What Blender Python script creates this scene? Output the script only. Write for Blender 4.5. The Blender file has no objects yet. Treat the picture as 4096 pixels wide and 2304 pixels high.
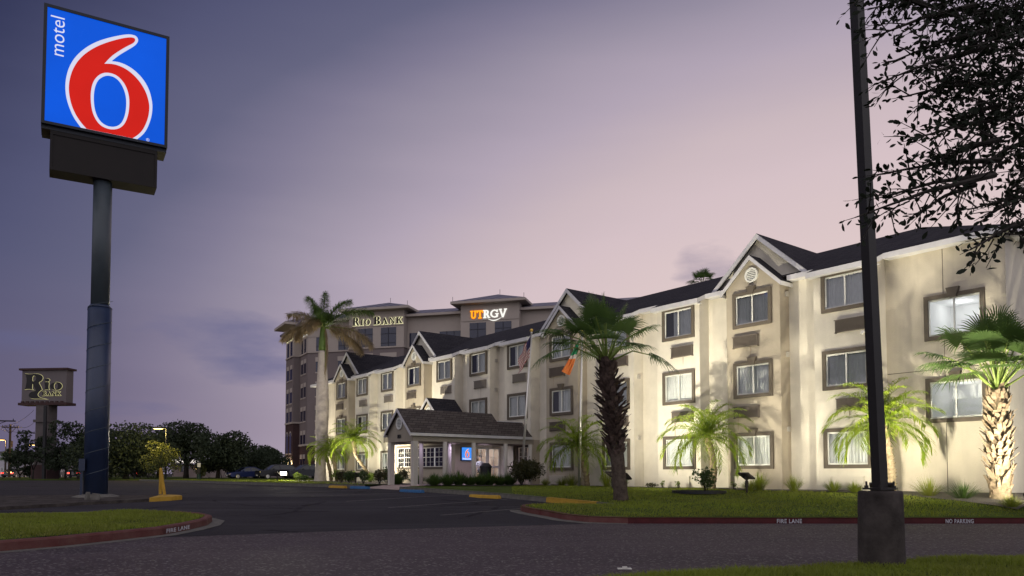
import bpy, math, random
import numpy as np
from mathutils import Vector, Matrix
SC = bpy.context.scene
COL = SC.collection
R = math.radians
PI = math.pi
rnd = random.Random(7)
nr = np.random.default_rng(11)

# ---------------------------------------------------------------- camera
F, CX, HY, TAU = 3024.0, 2048.0, 1895.0, R(2.47)
PV = HY - F * math.tan(TAU)
cd = bpy.data.cameras.new("camera")
cam = bpy.data.objects.new("camera", cd)
COL.objects.link(cam)
cam.location = (0, 0, 0)
cam.rotation_euler = (PI / 2 + TAU, 0, 0)
cd.sensor_width = 36.0
cd.lens = 36.0 * F / 4096.0
cd.shift_y = (PV - 1152.0) / 4096.0
cd.clip_start = 0.1
cd.clip_end = 6000
SC.camera = cam

# ---------------------------------------------------------------- dusk sky
W_ = bpy.data.worlds.new("World")
SC.world = W_
W_.use_nodes = True
nt = W_.node_tree
for n in list(nt.nodes):
    nt.nodes.remove(n)


class NT:
    """tiny node-tree helper"""
    def __init__(self, tree):
        self.t = tree

    def n(self, typ, **kw):
        nd = self.t.nodes.new(typ)
        for k, v in kw.items():
            if k.startswith("i_"):
                key = k[2:]
                key = int(key) if key.isdigit() else key
                nd.inputs[key].default_value = v
            else:
                setattr(nd, k, v)
        return nd

    def l(self, a, b):
        self.t.links.new(a, b)

    def val(self, nd, i, v):
        if hasattr(v, "is_output") or isinstance(v, bpy.types.NodeSocket):
            self.l(v, nd.inputs[i])
        else:
            nd.inputs[i].default_value = v

    def m(self, op, a, b=None, c=None, clamp=False):
        nd = self.t.nodes.new("ShaderNodeMath")
        nd.operation = op
        nd.use_clamp = clamp
        self.val(nd, 0, a)
        if b is not None:
            self.val(nd, 1, b)
        if c is not None:
            self.val(nd, 2, c)
        return nd.outputs[0]

    def mix(self, fac, a, b, mode="MIX"):
        nd = self.t.nodes.new("ShaderNodeMix")
        nd.data_type = "RGBA"
        nd.blend_type = mode
        self.val(nd, 0, fac)
        self.val(nd, 6, a)
        self.val(nd, 7, b)
        return nd.outputs[2]

    def ramp(self, fac, stops, interp="LINEAR"):
        nd = self.t.nodes.new("ShaderNodeValToRGB")
        nd.color_ramp.interpolation = interp
        el = nd.color_ramp.elements
        while len(el) < len(stops):
            el.new(0.5)
        for e, (p, c) in zip(el, stops):
            e.position = p
            e.color = (c[0], c[1], c[2], 1) if len(c) == 3 else c
        self.l(fac, nd.inputs[0])
        return nd.outputs[0]


def srgb(r, g, b):
    f = lambda c: ((c / 255.0 + 0.055) / 1.055) ** 2.4 if c > 10 else c / 255.0 / 12.92
    return (f(r), f(g), f(b))


w = NT(nt)
tc = w.n("ShaderNodeTexCoord")
sep = w.n("ShaderNodeSeparateXYZ")
w.l(tc.outputs["Generated"], sep.inputs[0])
sx, sy, sz = sep.outputs
az = w.m("ARCTAN2", sx, sy)                       # 0 straight ahead, + to the right
el = w.m("ARCSINE", sz)
# sunset glow low on the right, the sky darkens upward and to the left
GA, GE, PW_ = R(32), R(-2.2), 2.27
daz = w.m("ABSOLUTE", w.m("SUBTRACT", az, GA))
dele = w.m("MAXIMUM", w.m("SUBTRACT", el, GE), 0.0)
t2 = w.m("POWER", w.m("ADD", w.m("POWER", daz, PW_), w.m("POWER", w.m("MULTIPLY", dele, 1.54), PW_)), 1.0 / PW_)
# soft diagonal streaks
map1 = w.n("ShaderNodeMapping")
map1.inputs["Rotation"].default_value = (0, R(28), 0)
map1.inputs["Scale"].default_value = (1.2, 1.0, 7.0)
w.l(tc.outputs["Generated"], map1.inputs[0])
ns1 = w.n("ShaderNodeTexNoise", i_Scale=1.6, i_Detail=3.0, i_Roughness=0.5)
w.l(map1.outputs[0], ns1.inputs["Vector"])
t3 = w.m("ADD", t2, w.m("MULTIPLY", w.m("SUBTRACT", ns1.outputs[0], 0.5), 0.10))
t3 = w.m("MULTIPLY", t3, 1.0 / 1.6)
K_ = 1.0 / 1.6
skyc = w.ramp(t3, [(t_ * K_, srgb(*c_)) for t_, c_ in (
    (0.0, (228, 206, 202)), (0.5, (221, 200, 200)), (0.64, (213, 193, 198)), (0.72, (203, 185, 191)), (0.84, (178, 165, 181)), (0.95, (150, 142, 161)),
    (1.03, (127, 122, 146)), (1.11, (102, 102, 129)), (1.23, (84, 86, 117)), (1.36, (56, 60, 91)), (1.6, (50, 54, 84)))])
# a mauve band near the horizon on the left
low = w.m("SUBTRACT", 1.0, w.m("DIVIDE", w.m("ABSOLUTE", w.m("SUBTRACT", el, R(3.0))), R(11)), clamp=True)
lft = w.m("MULTIPLY", low, w.m("MULTIPLY_ADD", az, -1.6, 0.25, clamp=True))
skyc = w.mix(w.m("MULTIPLY", lft, 0.28), skyc, (*srgb(130, 106, 128), 1))
# slate clouds low over the horizon
map2 = w.n("ShaderNodeMapping")
map2.inputs["Scale"].default_value = (1.0, 1.0, 3.4)
w.l(tc.outputs["Generated"], map2.inputs[0])
ns2 = w.n("ShaderNodeTexNoise", i_Scale=5.5, i_Detail=7.0, i_Roughness=0.56)
w.l(map2.outputs[0], ns2.inputs["Vector"])


def blob(a0, e0, ra, re):
    d2 = w.m("ADD", w.m("POWER", w.m("DIVIDE", w.m("SUBTRACT", az, R(a0)), R(ra)), 2.0),
             w.m("POWER", w.m("DIVIDE", w.m("SUBTRACT", el, R(e0)), R(re)), 2.0))
    return w.m("SUBTRACT", 1.0, d2, clamp=True)


cl = blob(-21.0, 9.9, 7.5, 2.3)
for b in ((-19, 7.5, 6.5, 1.5), (-35, 8.2, 8, 1.5), (-27, 4.5, 5, 0.9), (14.8, 15.0, 3.6, 2.3), (-60, 9, 14, 3), (60, 12, 15, 3), (100, 15, 20, 4)):
    cl = w.m("MAXIMUM", cl, blob(*b))
cl = w.m("SQRT", cl)
cm = w.m("MULTIPLY", w.m("ADD", w.m("SUBTRACT", ns2.outputs[0], 0.80), w.m("MULTIPLY", cl, 0.50)), 3.2, clamp=True)
skyc = w.mix(w.m("MULTIPLY", cm, 0.85), skyc, w.mix(0.80, skyc, (*srgb(100, 102, 140), 1)))
# unseen sky behind the camera, brightened to lift ambient light on the walls
back = w.m("MULTIPLY_ADD", sy, -1.6, 0.55, clamp=True)
skyc = w.mix(back, skyc, (0.78, 0.74, 0.80, 1))
bg = w.n("ShaderNodeBackground", i_Strength=1.0)
w.l(skyc, bg.inputs[0])
wo = w.n("ShaderNodeOutputWorld")
w.l(bg.outputs[0], wo.inputs[0])

# weak, very soft last light from the after-glow
sd = bpy.data.lights.new("afterglow", "SUN")
sd.energy = 0.10
sd.angle = R(40)
sd.color = (1.0, 0.82, 0.80)
so = bpy.data.objects.new("afterglow", sd)
COL.objects.link(so)
so.rotation_euler = Vector((-0.42, -0.86, -0.34)).to_track_quat("-Z", "Y").to_euler()

SC.view_settings.view_transform = "Standard"
SC.view_settings.look = "None"
SC.view_settings.exposure = 0.0
SC.view_settings.gamma = 1.0
SC.cycles.max_bounces = 6
SC.cycles.transparent_max_bounces = 16
SC.cycles.sample_clamp_indirect = 4.0
SC.cycles.use_denoising = True

# ---------------------------------------------------------------- frames of reference
# the motel: s along its front (towards the camera), d into the building
e1 = Vector((0.613, -0.790, 0)).normalized()
e2 = Vector((-e1.y, e1.x, 0))
P0 = Vector((9.06, 28.4, 0))
MOTEL_ROT = math.atan2(e1.y, e1.x)


def WP(s, d, z=0.0):
    return P0 + e1 * s + e2 * d + Vector((0, 0, z))


def zlot(y):
    """height of the paved ground, rising away from the road"""
    return float(np.interp(y, [-100, 19, 28, 35, 60, 5000], [-1.25, -1.25, -0.85, -0.70, -0.70, -0.70]))


# ---------------------------------------------------------------- mesh helpers
class MB:
    def __init__(self):
        self.v, self.f, self.mi = [], [], []
        self.cur = 0

    def face(self, pts):
        b = len(self.v)
        self.v += [tuple(p) for p in pts]
        self.f.append(tuple(range(b, b + len(pts))))
        self.mi.append(self.cur)

    def box(self, x0, x1, y0, y1, z0, z1, M=None):
        b = len(self.v)
        p = [(x0, y0, z0), (x1, y0, z0), (x1, y1, z0), (x0, y1, z0), (x0, y0, z1), (x1, y0, z1), (x1, y1, z1), (x0, y1, z1)]
        if M is not None:
            p = [tuple(M @ Vector(q)) for q in p]
        self.v += p
        for q in ((0, 3, 2, 1), (4, 5, 6, 7), (0, 1, 5, 4), (1, 2, 6, 5), (2, 3, 7, 6), (3, 0, 4, 7)):
            self.f.append(tuple(b + i for i in q))
            self.mi.append(self.cur)

    def prism(self, poly, fn):
        """poly of 2-D points; fn(p, k) -> 3-D for k = 0, 1"""
        b = len(self.v)
        n = len(poly)
        self.v += [tuple(fn(p, 0)) for p in poly] + [tuple(fn(p, 1)) for p in poly]
        self.f.append(tuple(range(b + n - 1, b - 1, -1)))
        self.f.append(tuple(range(b + n, b + 2 * n)))
        self.mi += [self.cur] * 2
        for i in range(n):
            j = (i + 1) % n
            self.f.append((b + i, b + j, b + n + j, b + n + i))
            self.mi.append(self.cur)

    def tube(self, pts, rad, n=8, cap=True, sq=False):
        pts = [Vector(p) for p in pts]
        if not isinstance(rad, (list, tuple)):
            rad = [rad] * len(pts)
        b = len(self.v)
        up = Vector((0, 0, 1))
        for i, p in enumerate(pts):
            t = (pts[min(i + 1, len(pts) - 1)] - pts[max(i - 1, 0)])
            t = t.normalized() if t.length > 1e-9 else Vector((0, 0, 1))
            a = Vector((1, 0, 0)) if abs(t.z) > 0.9 else up
            u = t.cross(a).normalized()
            v = t.cross(u).normalized()
            for k in range(n):
                an = 2 * PI * (k + (0.5 if sq else 0)) / n
                self.v.append(tuple(p + (u * math.cos(an) + v * math.sin(an)) * rad[i]))
        for i in range(len(pts) - 1):
            for k in range(n):
                k2 = (k + 1) % n
                self.f.append((b + i * n + k, b + i * n + k2, b + (i + 1) * n + k2, b + (i + 1) * n + k))
                self.mi.append(self.cur)
        if cap:
            self.f.append(tuple(b + k for k in range(n - 1, -1, -1)))
            e = b + (len(pts) - 1) * n
            self.f.append(tuple(e + k for k in range(n)))
            self.mi += [self.cur] * 2

    def build(self, name, mats, parent=None, smooth=False, loc=None):
        if not isinstance(mats, (list, tuple)):
            mats = [mats]
        me = bpy.data.meshes.new(name)
        me.from_pydata(self.v, [], self.f)
        for m in mats:
            me.materials.append(m)
        if len(mats) > 1:
            me.polygons.foreach_set("material_index", self.mi)
        if smooth:
            me.polygons.foreach_set("use_smooth", [True] * len(self.f))
        me.validate()
        return link(name, me, parent, loc)


def link(name, me, parent=None, loc=None):
    o = bpy.data.objects.new(name, me)
    COL.objects.link(o)
    if parent is not None:
        o.parent = parent
    if loc is not None:
        o.location = loc
    return o


def mesh_np(name, V, Fq, mat, parent=None, loc=None, smooth=False):
    """V (n,3), Fq (m,k) arrays"""
    V = np.asarray(V, dtype=np.float32)
    Fq = np.asarray(Fq, dtype=np.int32)
    m, k = Fq.shape
    me = bpy.data.meshes.new(name)
    me.vertices.add(len(V))
    me.vertices.foreach_set("co", V.ravel())
    me.loops.add(m * k)
    me.loops.foreach_set("vertex_index", Fq.ravel())
    me.polygons.add(m)
    me.polygons.foreach_set("loop_start", np.arange(0, m * k, k, dtype=np.int32))
    me.polygons.foreach_set("loop_total", np.full(m, k, dtype=np.int32))
    if smooth:
        me.polygons.foreach_set("use_smooth", np.ones(m, dtype=bool))
    me.update(calc_edges=True)
    me.materials.append(mat)
    return link(name, me, parent, loc)


def tag(o, label=None, cat=None, group=None, kind=None):
    if label:
        o["label"] = label
    if cat:
        o["category"] = cat
    if group:
        o["group"] = group
    if kind:
        o["kind"] = kind
    return o


def empty(name, loc, rz=0.0, label=None, cat=None, group=None):
    o = bpy.data.objects.new(name, None)
    COL.objects.link(o)
    o.location = loc
    o.rotation_euler = (0, 0, rz)
    o.empty_display_size = 0.3
    return tag(o, label, cat, group)


def struct(o):
    o["kind"] = "structure"
    return o


def kids(o):
    return [c for c in bpy.data.objects if c.parent == o]


def copy_tree(o, parent=None):
    c = o.copy()
    COL.objects.link(c)
    if parent is not None:
        c.parent = parent
    for ch in kids(o):
        copy_tree(ch, c)
    return c


# ---------------------------------------------------------------- materials
def mat(name, col, rough=0.6, spec=0.3, metal=0.0, var=0.0, vscale=3.0, bump=0.0, bscale=40.0, emit=None, estr=1.0, trans=0.0, col2=None, stain=0.0):
    m = bpy.data.materials.new(name)
    m.use_nodes = True
    t = NT(m.node_tree)
    b = m.node_tree.nodes["Principled BSDF"]
    b.inputs["Base Color"].default_value = (*col, 1)
    b.inputs["Roughness"].default_value = rough
    b.inputs["Specular IOR Level"].default_value = spec
    b.inputs["Metallic"].default_value = metal
    geo = None
    if var or bump or stain:
        geo = t.n("ShaderNodeNewGeometry")
    if var:
        ns = t.n("ShaderNodeTexNoise", i_Scale=vscale, i_Detail=5.0, i_Roughness=0.6)
        t.l(geo.outputs["Position"], ns.inputs["Vector"])
        f = t.m("MULTIPLY_ADD", ns.outputs[0], 2.2, -0.6, clamp=True)
        c2 = col2 if col2 else tuple(c * (1 - var) for c in col)
        c1 = col if col2 else tuple(min(1, c * (1 + var * 0.6)) for c in col)
        base = t.mix(f, (*c2, 1), (*c1, 1))
        if stain:
            mp = t.n("ShaderNodeMapping")
            mp.inputs["Scale"].default_value = (2.2, 2.2, 0.16)
            t.l(geo.outputs["Position"], mp.inputs[0])
            n2 = t.n("ShaderNodeTexNoise", i_Scale=2.0, i_Detail=4.0)
            t.l(mp.outputs[0], n2.inputs["Vector"])
            f2 = t.m("MULTIPLY", t.m("MULTIPLY_ADD", n2.outputs[0], 3.0, -1.5, clamp=True), stain)
            base = t.mix(f2, base, (*[c * 0.55 for c in col], 1))
        t.l(base, b.inputs["Base Color"])
    if bump:
        nb = t.n("ShaderNodeTexNoise", i_Scale=bscale, i_Detail=3.0)
        t.l(geo.outputs["Position"], nb.inputs["Vector"])
        bp = t.n("ShaderNodeBump", i_Strength=bump, i_Distance=0.02)
        t.l(nb.outputs[0], bp.inputs["Height"])
        t.l(bp.outputs[0], b.inputs["Normal"])
    if emit:
        b.inputs["Emission Color"].default_value = (*emit, 1)
        b.inputs["Emission Strength"].default_value = estr
    if trans:
        tr = t.n("ShaderNodeBsdfTranslucent")
        tr.inputs[0].default_value = (*[min(1, c * 1.6) for c in col], 1)
        mx = t.n("ShaderNodeMixShader", i_0=trans)
        out = m.node_tree.nodes["Material Output"]
        t.l(b.outputs[0], mx.inputs[1])
        t.l(tr.outputs[0], mx.inputs[2])
        t.l(mx.outputs[0], out.inputs[0])
    return m


def glow(name, col, s=1.0):
    m = bpy.data.materials.new(name)
    m.use_nodes = True
    t = NT(m.node_tree)
    m.node_tree.nodes.remove(m.node_tree.nodes["Principled BSDF"])
    e = t.n("ShaderNodeEmission", i_Strength=s)
    e.inputs[0].default_value = (*col, 1)
    t.l(e.outputs[0], m.node_tree.nodes["Material Output"].inputs[0])
    return m


def lit_panel(name, col, s=1.0, var=0.25, scale=0.9):
    """back-lit plastic with slightly uneven tubes behind it"""
    m = bpy.data.materials.new(name)
    m.use_nodes = True
    t = NT(m.node_tree)
    b = m.node_tree.nodes["Principled BSDF"]
    b.inputs["Base Color"].default_value = (*[c * 0.1 for c in col], 1)
    b.inputs["Specular IOR Level"].default_value = 0.15
    b.inputs["Roughness"].default_value = 0.5
    g = t.n("ShaderNodeTexCoord")
    ns = t.n("ShaderNodeTexNoise", i_Scale=scale, i_Detail=2.0)
    t.l(g.outputs["Object"], ns.inputs["Vector"])
    f = t.m("MULTIPLY_ADD", ns.outputs[0], var * 2, 1 - var)
    b.inputs["Emission Color"].default_value = (*col, 1)
    t.l(t.m("MULTIPLY", f, s), b.inputs["Emission Strength"])
    return m


def glass(name, tint=(0.9, 0.95, 1.0), refl=1.45, gloss=(0.9, 0.9, 0.95)):
    m = bpy.data.materials.new(name)
    m.use_nodes = True
    t = NT(m.node_tree)
    m.node_tree.nodes.remove(m.node_tree.nodes["Principled BSDF"])
    tr = t.n("ShaderNodeBsdfTransparent")
    tr.inputs[0].default_value = (*tint, 1)
    gl = t.n("ShaderNodeBsdfGlossy", i_Roughness=0.03)
    gl.inputs[0].default_value = (*gloss, 1)
    fr = t.n("ShaderNodeFresnel", i_IOR=refl)
    f = t.m("MULTIPLY_ADD", fr.outputs[0], 1.5, 0.03, clamp=True)
    mx = t.n("ShaderNodeMixShader")
    t.l(f, mx.inputs[0])
    t.l(tr.outputs[0], mx.inputs[1])
    t.l(gl.outputs[0], mx.inputs[2])
    t.l(mx.outputs[0], m.node_tree.nodes["Material Output"].inputs[0])
    return m


def shingle(name, c1, c2, sc=1.0):
    m = mat(name, c1, rough=0.9, spec=0.15)
    t = NT(m.node_tree)
    b = m.node_tree.nodes["Principled BSDF"]
    tcn = t.n("ShaderNodeTexCoord")
    sp = t.n("ShaderNodeSeparateXYZ")
    t.l(tcn.outputs["Object"], sp.inputs[0])
    cmb = t.n("ShaderNodeCombineXYZ")
    t.l(t.m("ADD", sp.outputs[0], sp.outputs[1]), cmb.inputs[0])
    t.l(t.m("MULTIPLY", sp.outputs[2], 1.35 * sc), cmb.inputs[1])
    br = t.n("ShaderNodeTexBrick", i_Scale=1.0, **{"i_Mortar Size": 0.012, "i_Brick Width": 0.42, "i_Row Height": 0.16, "i_Bias": 0.0})
    br.inputs["Color1"].default_value = (*c1, 1)
    br.inputs["Color2"].default_value = (*c2, 1)
    br.inputs["Mortar"].default_value = (*[c * 0.35 for c in c1], 1)
    t.l(cmb.outputs[0], br.inputs["Vector"])
    ns = t.n("ShaderNodeTexNoise", i_Scale=0.7, i_Detail=5.0)
    t.l(tcn.outputs["Object"], ns.inputs["Vector"])
    c = t.mix(0.45, br.outputs[0], t.ramp(ns.outputs[0], [(0.3, [c * 0.6 for c in c1]), (0.7, [c * 1.3 for c in c2])]), "MULTIPLY")
    c = t.mix(0.55, br.outputs[0], c)
    t.l(c, b.inputs["Base Color"])
    bp = t.n("ShaderNodeBump", i_Strength=0.5, i_Distance=0.02)
    t.l(br.outputs["Fac"], bp.inputs["Height"])
    bp.invert = True
    t.l(bp.outputs[0], b.inputs["Normal"])
    return m


def foliage(name, c1, c2, trans=0.25, rough=0.5, scale=2.0):
    m = mat(name, c1, rough=rough, spec=0.3, var=0.3, vscale=scale, col2=c2, trans=trans)
    return m


def asphalt(name, c1, c2, grain=0.5, gs=90.0, rough=0.75, spec=0.5, sparkle=0.0, cracks=0.6):
    m = mat(name, c1, rough=rough, spec=spec)
    t = NT(m.node_tree)
    b = m.node_tree.nodes["Principled BSDF"]
    g = t.n("ShaderNodeNewGeometry")
    n1 = t.n("ShaderNodeTexNoise", i_Scale=0.35, i_Detail=6.0, i_Roughness=0.6)
    n2 = t.n("ShaderNodeTexNoise", i_Scale=gs, i_Detail=2.0)
    vo = t.n("ShaderNodeTexVoronoi", i_Scale=gs * 0.55)
    for x in (n1, n2, vo):
        t.l(g.outputs["Position"], x.inputs["Vector"])
    c = t.ramp(n1.outputs[0], [(0.32, c1), (0.68, c2)])
    sp = t.m("MULTIPLY_ADD", n2.outputs[0], 2.4, -0.5, clamp=True)
    c = t.mix(grain, c, t.mix(sp, (*[k * 0.45 for k in c1], 1), (*[k * 1.9 for k in c2], 1)))
    if sparkle:
        pick = t.n("ShaderNodeSeparateColor")
        t.l(vo.outputs["Color"], pick.inputs[0])
        k = t.m("GREATER_THAN", pick.outputs[0], 0.90)
        c = t.mix(t.m("MULTIPLY", k, sparkle), c, (0.30, 0.28, 0.27, 1))
    # cracks, tar seams and stains
    nz = t.n("ShaderNodeTexNoise", i_Scale=1.3, i_Detail=4.0)
    t.l(g.outputs["Position"], nz.inputs["Vector"])
    wob = t.mix(0.35, g.outputs["Position"], nz.outputs["Color"])
    ve = t.n("ShaderNodeTexVoronoi", i_Scale=0.30)
    ve.feature = "DISTANCE_TO_EDGE"
    t.l(wob, ve.inputs["Vector"])
    n3 = t.n("ShaderNodeTexNoise", i_Scale=0.16, i_Detail=2.0)
    t.l(g.outputs["Position"], n3.inputs["Vector"])
    crk = t.m("MULTIPLY", t.m("LESS_THAN", ve.outputs["Distance"], 0.011), t.m("GREATER_THAN", n3.outputs[0], 0.50))
    c = t.mix(t.m("MULTIPLY", crk, cracks), c, (0.004, 0.004, 0.005, 1))
    mp5 = t.n("ShaderNodeMapping")
    mp5.inputs["Scale"].default_value = (0.06, 0.9, 1)
    mp5.inputs["Rotation"].default_value = (0, 0, R(-8))
    t.l(g.outputs["Position"], mp5.inputs[0])
    n5 = t.n("ShaderNodeTexNoise", i_Scale=1.0, i_Detail=3.0)
    t.l(mp5.outputs[0], n5.inputs["Vector"])
    c = t.mix(t.m("MULTIPLY", t.m("MULTIPLY_ADD", n5.outputs[0], 5.0, -2.2, clamp=True), 0.45), c, (*[k * 1.7 for k in c2], 1))
    n4 = t.n("ShaderNodeTexNoise", i_Scale=0.55, i_Detail=6.0, i_Roughness=0.7)
    t.l(g.outputs["Position"], n4.inputs["Vector"])
    c = t.mix(t.m("MULTIPLY", t.m("MULTIPLY_ADD", n4.outputs[0], 7.0, -4.1, clamp=True), 0.6), c, (*[k * 0.4 for k in c1], 1))
    t.l(c, b.inputs["Base Color"])
    bp = t.n("ShaderNodeBump", i_Strength=0.8, i_Distance=0.012)
    t.l(vo.outputs["Distance"], bp.inputs["Height"])
    t.l(bp.outputs[0], b.inputs["Normal"])
    return m


M = {}
M["cream"] = mat("cream_stucco", (0.64, 0.595, 0.505), 0.9, 0.15, var=0.12, vscale=1.3, bump=0.45, bscale=45, stain=0.14)
M["taupe"] = mat("taupe_stucco", (0.40, 0.35, 0.275), 0.9, 0.15, var=0.10, vscale=1.3, bump=0.45, bscale=45, stain=0.14)
M["sand"] = mat("sand_stucco", (0.54, 0.485, 0.39), 0.9, 0.15, var=0.10, vscale=1.3, bump=0.5, bscale=45, stain=0.28)
M["trim"] = mat("brown_trim", (0.115, 0.096, 0.076), 0.8, 0.2, var=0.12, vscale=4)
M["fascia"] = mat("white_metal_fascia", (0.62, 0.61, 0.62), 0.35, 0.5, metal=0.25, var=0.12, vscale=3, bump=0.25, bscale=5)
M["soffit"] = mat("cream_soffit", (0.60, 0.55, 0.45), 0.8)
M["shingle"] = shingle("charcoal_shingle", (0.030, 0.028, 0.036), (0.048, 0.044, 0.052))
M["shingle_brown"] = shingle("weathered_shingle", (0.075, 0.062, 0.058), (0.115, 0.098, 0.09))
M["alu"] = mat("white_aluminium", (0.66, 0.66, 0.62), 0.4, 0.5)
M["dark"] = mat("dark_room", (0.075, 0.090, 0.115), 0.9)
M["room"] = mat("pale_room", (0.75, 0.76, 0.76), 0.9)
M["roomwarm"] = mat("warm_room", (0.62, 0.50, 0.40), 0.9)
M["curtain"] = mat("pale_curtain", (0.66, 0.67, 0.65), 0.9, var=0.08, vscale=6)
M["glass"] = glass("window_glass", tint=(0.98, 1.0, 1.0))
M["ac_brown"] = mat("taupe_grille", (0.125, 0.104, 0.088), 0.7)
M["ac_grey"] = mat("grey_grille", (0.215, 0.19, 0.165), 0.7)
M["ac_cream"] = mat("cream_grille", (0.60, 0.56, 0.48), 0.7)
M["seam"] = mat("dark_seam", (0.12, 0.10, 0.085), 0.9)
M["drip"] = mat("rusty_drip", (0.33, 0.27, 0.20), 0.95, 0.1)
M["white"] = mat("white_paint", (0.72, 0.70, 0.64), 0.6)
M["post"] = mat("stucco_column", (0.46, 0.43, 0.385), 0.85, 0.2, var=0.08, vscale=3, bump=0.25, bscale=60)
M["black"] = mat("black_metal", (0.012, 0.012, 0.015), 0.55, 0.35)
M["bronze"] = mat("dark_bronze_steel", (0.014, 0.012, 0.012), 0.5, 0.4, var=0.25, vscale=5)
M["conc"] = mat("concrete", (0.14, 0.132, 0.12), 0.9, 0.2, var=0.35, vscale=5, bump=0.3, bscale=50, stain=0.35)
M["conc_dark"] = mat("stained_concrete", (0.062, 0.053, 0.050), 0.9, 0.1, var=0.7, vscale=3, bump=0.4, bscale=35, stain=0.6)
M["redkerb"] = mat("red_kerb_paint", (0.060, 0.010, 0.012), 0.75, 0.25, var=0.4, vscale=4, bump=0.2, bscale=30)
M["redworn"] = mat("worn_red_kerb_paint", (0.085, 0.020, 0.020), 0.8, 0.25, var=0.5, vscale=3, col2=(0.125, 0.058, 0.052), bump=0.3, bscale=30)
M["yellow"] = mat("yellow_paint", (0.42, 0.25, 0.03), 0.65, 0.3, var=0.25, vscale=6, bump=0.2, bscale=40)
M["blue"] = mat("blue_paint", (0.035, 0.12, 0.27), 0.65, 0.3, var=0.25, vscale=6, bump=0.2, bscale=40)
M["paintwhite"] = mat("worn_white_paint", (0.42, 0.42, 0.46), 0.8, var=0.5, vscale=18)
M["line"] = mat("faded_line_paint", (0.12, 0.11, 0.11), 0.85, var=0.6, vscale=8)
M["polebl"] = mat("dark_blue_steel", (0.016, 0.028, 0.068), 0.40, 0.5, var=0.25, vscale=1.2)
M["polegrey"] = mat("grey_green_steel", (0.055, 0.07, 0.085), 0.5, 0.4, var=0.2, vscale=1.2)
M["lot"] = asphalt("lot_asphalt", (0.022, 0.0205, 0.0240), (0.036, 0.033, 0.039), 0.3, 60, rough=0.9, spec=0.07)
M["roadm"] = asphalt("chip_seal_asphalt", (0.031, 0.023, 0.028), (0.053, 0.041, 0.047), 0.5, 55, rough=0.75, spec=0.15, sparkle=0.45, cracks=0.0)
M["lawn"] = mat("turf_soil", (0.055, 0.078, 0.013), 0.95, 0.1, var=0.45, vscale=2.2, bump=0.6, bscale=25)
M["verge"] = mat("dry_verge_grass", (0.055, 0.075, 0.02), 0.95, 0.1, var=0.5, vscale=1.0, bump=0.5, bscale=12)
M["blade"] = foliage("grass_blade", (0.185, 0.240, 0.021), (0.135, 0.130, 0.030), 0.3, 0.6, 0.7)
M["mulch"] = mat("gravel_bed", (0.13, 0.115, 0.10), 0.95, var=0.6, vscale=30, bump=0.8, bscale=45)
M["paver"] = mat("pink_concrete", (0.33, 0.26, 0.235), 0.9, var=0.2, vscale=3)
M["chrome"] = mat("brushed_aluminium", (0.62, 0.60, 0.56), 0.3, 0.5, metal=0.8)
M["gold"] = mat("gold_ball", (0.75, 0.50, 0.12), 0.3, 0.5, metal=0.9)
M["palm"] = foliage("date_palm_leaflet", (0.21, 0.27, 0.022), (0.10, 0.17, 0.018), 0.4)
M["fan"] = foliage("fan_palm_leaf", (0.080, 0.135, 0.032), (0.045, 0.085, 0.024), 0.32)
M["fan_dead"] = foliage("dry_fan_leaf", (0.24, 0.19, 0.09), (0.15, 0.12, 0.06), 0.2)
M["royalg"] = foliage("royal_palm_leaflet", (0.095, 0.150, 0.035), (0.05, 0.09, 0.026), 0.3)
M["royaldry"] = foliage("dry_palm_leaflet", (0.26, 0.195, 0.115), (0.16, 0.125, 0.075), 0.25)
M["bark"] = mat("date_palm_bark", (0.24, 0.19, 0.12), 0.95, 0.1, var=0.45, vscale=14, bump=0.8, bscale=30)
M["bark_dark"] = mat("fan_palm_bark", (0.085, 0.066, 0.054), 0.95, 0.1, var=0.5, vscale=9, bump=0.8, bscale=25)
M["boot"] = mat("palm_leaf_base", (0.115, 0.080, 0.070), 0.85, 0.2, var=0.5, vscale=9)
M["bootpale"] = mat("pale_leaf_base", (0.36, 0.28, 0.19), 0.85, 0.2, var=0.5, vscale=9, col2=(0.16, 0.11, 0.065))
M["royalbark"] = mat("royal_palm_bark", (0.42, 0.37, 0.33), 0.9, 0.15, var=0.2, vscale=4, bump=0.4, bscale=12)
M["crownshaft"] = mat("green_crownshaft", (0.09, 0.15, 0.03), 0.5, 0.4, var=0.3, vscale=3)
M["petiole"] = mat("palm_petiole", (0.17, 0.23, 0.05), 0.6, 0.3)
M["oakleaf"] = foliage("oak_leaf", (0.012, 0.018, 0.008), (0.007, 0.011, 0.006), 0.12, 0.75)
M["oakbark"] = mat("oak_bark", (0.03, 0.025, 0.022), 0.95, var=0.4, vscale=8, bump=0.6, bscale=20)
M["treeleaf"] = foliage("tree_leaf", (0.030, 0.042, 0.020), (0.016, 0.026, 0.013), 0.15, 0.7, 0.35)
M["treeleaf2"] = foliage("light_tree_leaf", (0.10, 0.11, 0.028), (0.045, 0.055, 0.02), 0.3, 0.7, 0.6)
M["shrub"] = foliage("shrub_leaf", (0.050, 0.085, 0.020), (0.025, 0.045, 0.014), 0.25, 0.5, 3)
M["shrubl"] = foliage("bright_shrub_leaf", (0.13, 0.18, 0.025), (0.07, 0.12, 0.018), 0.3, 0.5, 3)
M["croton"] = foliage("bronze_shrub_leaf", (0.055, 0.050, 0.018), (0.030, 0.036, 0.012), 0.2, 0.4, 4)
M["fern"] = foliage("fern_leaf", (0.060, 0.105, 0.022), (0.035, 0.065, 0.015), 0.3, 0.5, 3)


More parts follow.
